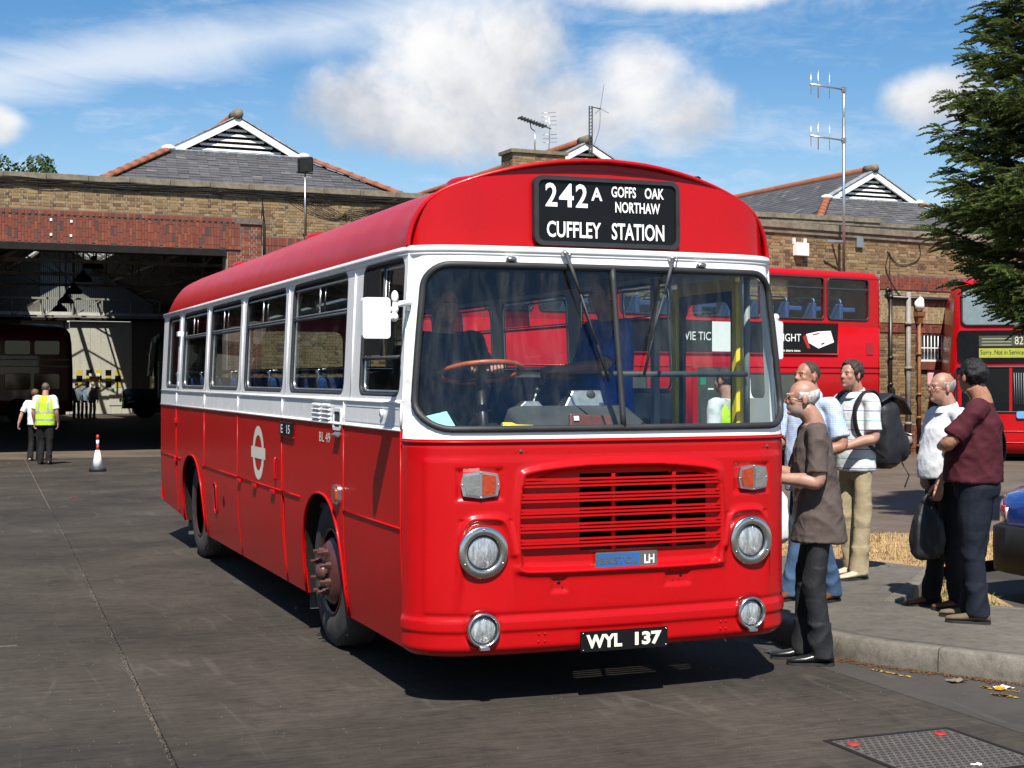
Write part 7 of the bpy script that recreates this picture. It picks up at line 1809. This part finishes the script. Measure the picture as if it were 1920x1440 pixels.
person('person', 'person in grey shirt leaning an arm out, leftmost of the three by the garage door', (2.93, 66.4, -.2), FWD, 1.75, 1.0, skin=sk1, hair='short', hairc=(.03, .02, .015), shirt=cloth('grey_shirt', (.22, .24, .28)), pants=blackc, shoes=leatherb, armL=((-.36, .03, 1.30), (-.60, .05, 1.32), (-1, 0, .1), (0, 0, -1)), sleeve='long', **fk)
person('person', 'person in blue shirt between two others by the white garage door', (3.32, 66.6, -.2), FWD, 1.74, .95, skin=sk1, hair='short', hairc=(.04, .03, .02), shirt=cloth('sky_blue_shirt', (.24, .34, .58)), pants=navy, shoes=leatherb, sleeve='long', **fk)
person('person', 'grey-haired person in pale jacket and beige trousers, rightmost by the garage door', (3.66, 66.2, -.2), FWD+RGT*.3, 1.76, 1.0, skin=sk1, hair='short', hairc=(.45, .44, .42), shirt=cloth('pale_jacket', (.44, .42, .36)), pants=cloth('beige_trousers', (.38, .34, .27)), shoes=leatherb, sleeve='long', hem=.82, **fk)
blueT = cloth('royal_blue_polo', (.02, .10, .52))
person('person', 'passenger in a royal blue polo shirt standing beside the driver inside the bus', (.60, 1.32, .62), Vector((-1, -.15, 0)), 1.74, 1.12, .04, skin=sk1, hair='short', hairc=(.02, .015, .01), shirt=blueT, hem=.80, pants=navy, shoes=leatherb, armL=((-.20, .16, 1.20), (-.10, .40, 1.16), (.1, 1, 0), (.5, 0, -1)), armR=((.22, .05, 1.14), (.14, .28, 1.12), (-.1, 1, 0), (-.5, 0, -1)), gvox=.013)
person('person', 'bus driver in dark clothes seated behind the steering wheel', (-.60, 1.06, .90-.36), Vector((0, -1, 0)), 1.72, 1.05, .03, skin=sk1, hair='short', hairc=(.06, .05, .045), shirt=cloth('dark_jacket', (.02, .022, .03)), hem=.88, pants=blackc, shoes=leatherb, sleeve='long', kneeL=(-.13, .44, .93), kneeR=(.13, .44, .93), ankL=(-.13, .50, .50), ankR=(.13, .50, .50),
       armL=((-.20, .22, 1.22), (-.16, .45, 1.26), (.3, 1, .1), (0, .1, -1)), armR=((.22, .22, 1.22), (.06, .44, 1.28), (-.6, .8, .1), (0, .1, -1)), gvox=.013)
person('person', 'person in lime hi-vis vest beyond the bus entrance door, seen through the windscreen', (2.86, 3.72, .13), LFT*.5+FWD*.5, 1.68, 1.05, .0, skin=sk1, hair='short', hairc=(.05, .035, .02), shirt=whitec, pants=navy, shoes=leatherb, vest=(lime, refl), vox=.012, gvox=.013)
# ------------------------------------------------------------------ what they carry
nyl = pm('black_nylon', (.014, .014, .016), .5, 0, .4, 0, .15, 20, bump=.3, bscale=120)
f_ = (LFT*.88-FWD*.48).normalized(); rz_ = math.atan2(f_.y, f_.x)-pi/2
RS = thing('rucksack', 'bulky black rucksack hanging on the back of the man in the striped polo', 'rucksack', Vector((3.36, 2.57, Z14)), rz_)
b_ = MB(); rings = []
for z, w, d0, d1 in ((.86, .10, -.20, -.30), (.90, .155, -.17, -.38), (1.05, .17, -.155, -.42), (1.20, .165, -.145, -.40), (1.33, .15, -.14, -.36), (1.40, .12, -.15, -.34), (1.43, .06, -.18, -.30)):
    rings.append([Vector((w*math.copysign(abs(cos(t))**.6, cos(t)), (d0+d1)/2+(d0-d1)/2*math.copysign(abs(sin(t))**.6, sin(t)), z)) for t in [2*pi*q/24 for q in range(24)]])
b_.loft(rings); bme = remesh(b_, .012, 3); displace(bme, lambda p, n: .010*noise.noise((p.x*9, p.y*9, p.z*9))+.006*(1-abs(noise.noise((p.x*14, p.y*14, p.z*6)))*2)); bme.materials.append(nyl); [setattr(p_, 'use_smooth', True) for p_ in bme.polygons]; link('bag', bme, RS)
p2 = MB(); p2.loft([[Vector((w*math.copysign(abs(cos(t))**.6, cos(t)), yy, zc+h*math.copysign(abs(sin(t))**.6, sin(t)))) for t in [2*pi*q/20 for q in range(20)]] for yy, w, h, zc in ((-.36, .13, .13, 1.03), (-.43, .13, .13, 1.03), (-.475, .105, .10, 1.02))]); p2.build('front_pocket', nyl, RS, .01)
MB().tube([(-.13, -.47, 1.125), (0, -.482, 1.15), (.13, -.47, 1.125)], .004, 6).build('zip', M['alu'], RS)
fl2 = MB(); fl2.loft([[Vector((x, yy, z)) for yy, z in ((-.14, 1.40), (-.25, 1.46), (-.38, 1.42), (-.46, 1.30), (-.455, 1.28), (-.37, 1.39), (-.25, 1.43), (-.14, 1.38))] for x in (-.15, 0, .15)]); fl2.build('lid', nyl, RS, .01)
for sg in (-1, 1): MB().tube(smooth_path([(sg*.10, -.15, 1.40), (sg*.12, -.08, 1.475), (sg*.125, .03, 1.465), (sg*.135, .13, 1.34), (sg*.15, .11, 1.15), (sg*.19, -.02, 1.02), (sg*.15, -.16, .95)], 5), .020, 8, sq=[(-1, -.3), (1, -.3), (1, .3), (-1, .3)]).build('shoulder_strap', nyl, RS)
MB().tube([(-.06, -.43, .90), (-.10, -.47, .80), (-.07, -.45, .70)], .006, 6).build('loose_strap', nyl, RS)
def carrier(name, label, loc, rz, w, h, d, mt, seed, cat='bag'):
    b_ = MB(); rings = []
    for t, kw, kd in ((0, .75, .5), (.08, .95, .9), (.35, 1, 1), (.7, .85, .8), (.92, .55, .4), (1, .35, .25)):
        rings.append([Vector((w/2*kw*math.copysign(abs(cos(a))**.7, cos(a)), d/2*kd*math.copysign(abs(sin(a))**.7, sin(a)), h*t)) for a in [2*pi*q/28 for q in range(28)]])
    T_ = thing(name, label, cat, loc, rz)
    b_.loft(rings); me = remesh(b_, .012, 2); displace(me, lambda p, n: .012*noise.noise((p.x*12+seed, p.y*12, p.z*8))+.008*(1-abs(noise.noise((p.x*22, p.y*22+seed, p.z*7)))*2)); me.materials.append(mt); [setattr(p_, 'use_smooth', True) for p_ in me.polygons]; link('bag', me, T_)
    for sg in (-1, 1): MB().tube([(-w*.16, sg*.012, h*.97), (-w*.10, sg*.010, h*1.12), (0, 0, h*1.2), (w*.10, sg*.010, h*1.12), (w*.16, sg*.012, h*.97)], .008, 6).build('handle', mt, T_)
    return T_
carrier('carrier_bag', 'white plastic carrier bag hanging between the bus corner and the grey-brown T-shirt', (1.36, .62, .70), math.atan2(LFT.y, LFT.x), .30, .36, .16, pm('white_polythene', (.78, .78, .78), .45, 0, .4, 0, .03), 1)
carrier('black_bag', "black carrier bag hanging from the white-shirted man's hand", (2.83, .97, .50), math.atan2(LFT.y, LFT.x)+.3, .24, .36, .15, nyl, 5)
# strap across the maroon back
f_ = (LFT*.9+FWD*.35).normalized(); rz_ = math.atan2(f_.y, f_.x)-pi/2
SB = thing('shoulder_bag_strap', 'thin grey bag strap lying across the back of the maroon T-shirt', 'strap', Vector((2.87, .51, Z14)), rz_)
MB().tube(smooth_path([(-.085, .07, 1.41), (-.095, .0, 1.432), (-.075, -.09, 1.395), (.02, -.155, 1.25), (.14, -.145, 1.08), (.20, -.06, .98)], 6), .020, 8, sq=[(-1, -.15), (1, -.15), (1, .15), (-1, .15)]).build('webbing', M['cab'], SB)
SB.scale = (1.09, 1.06, .97)
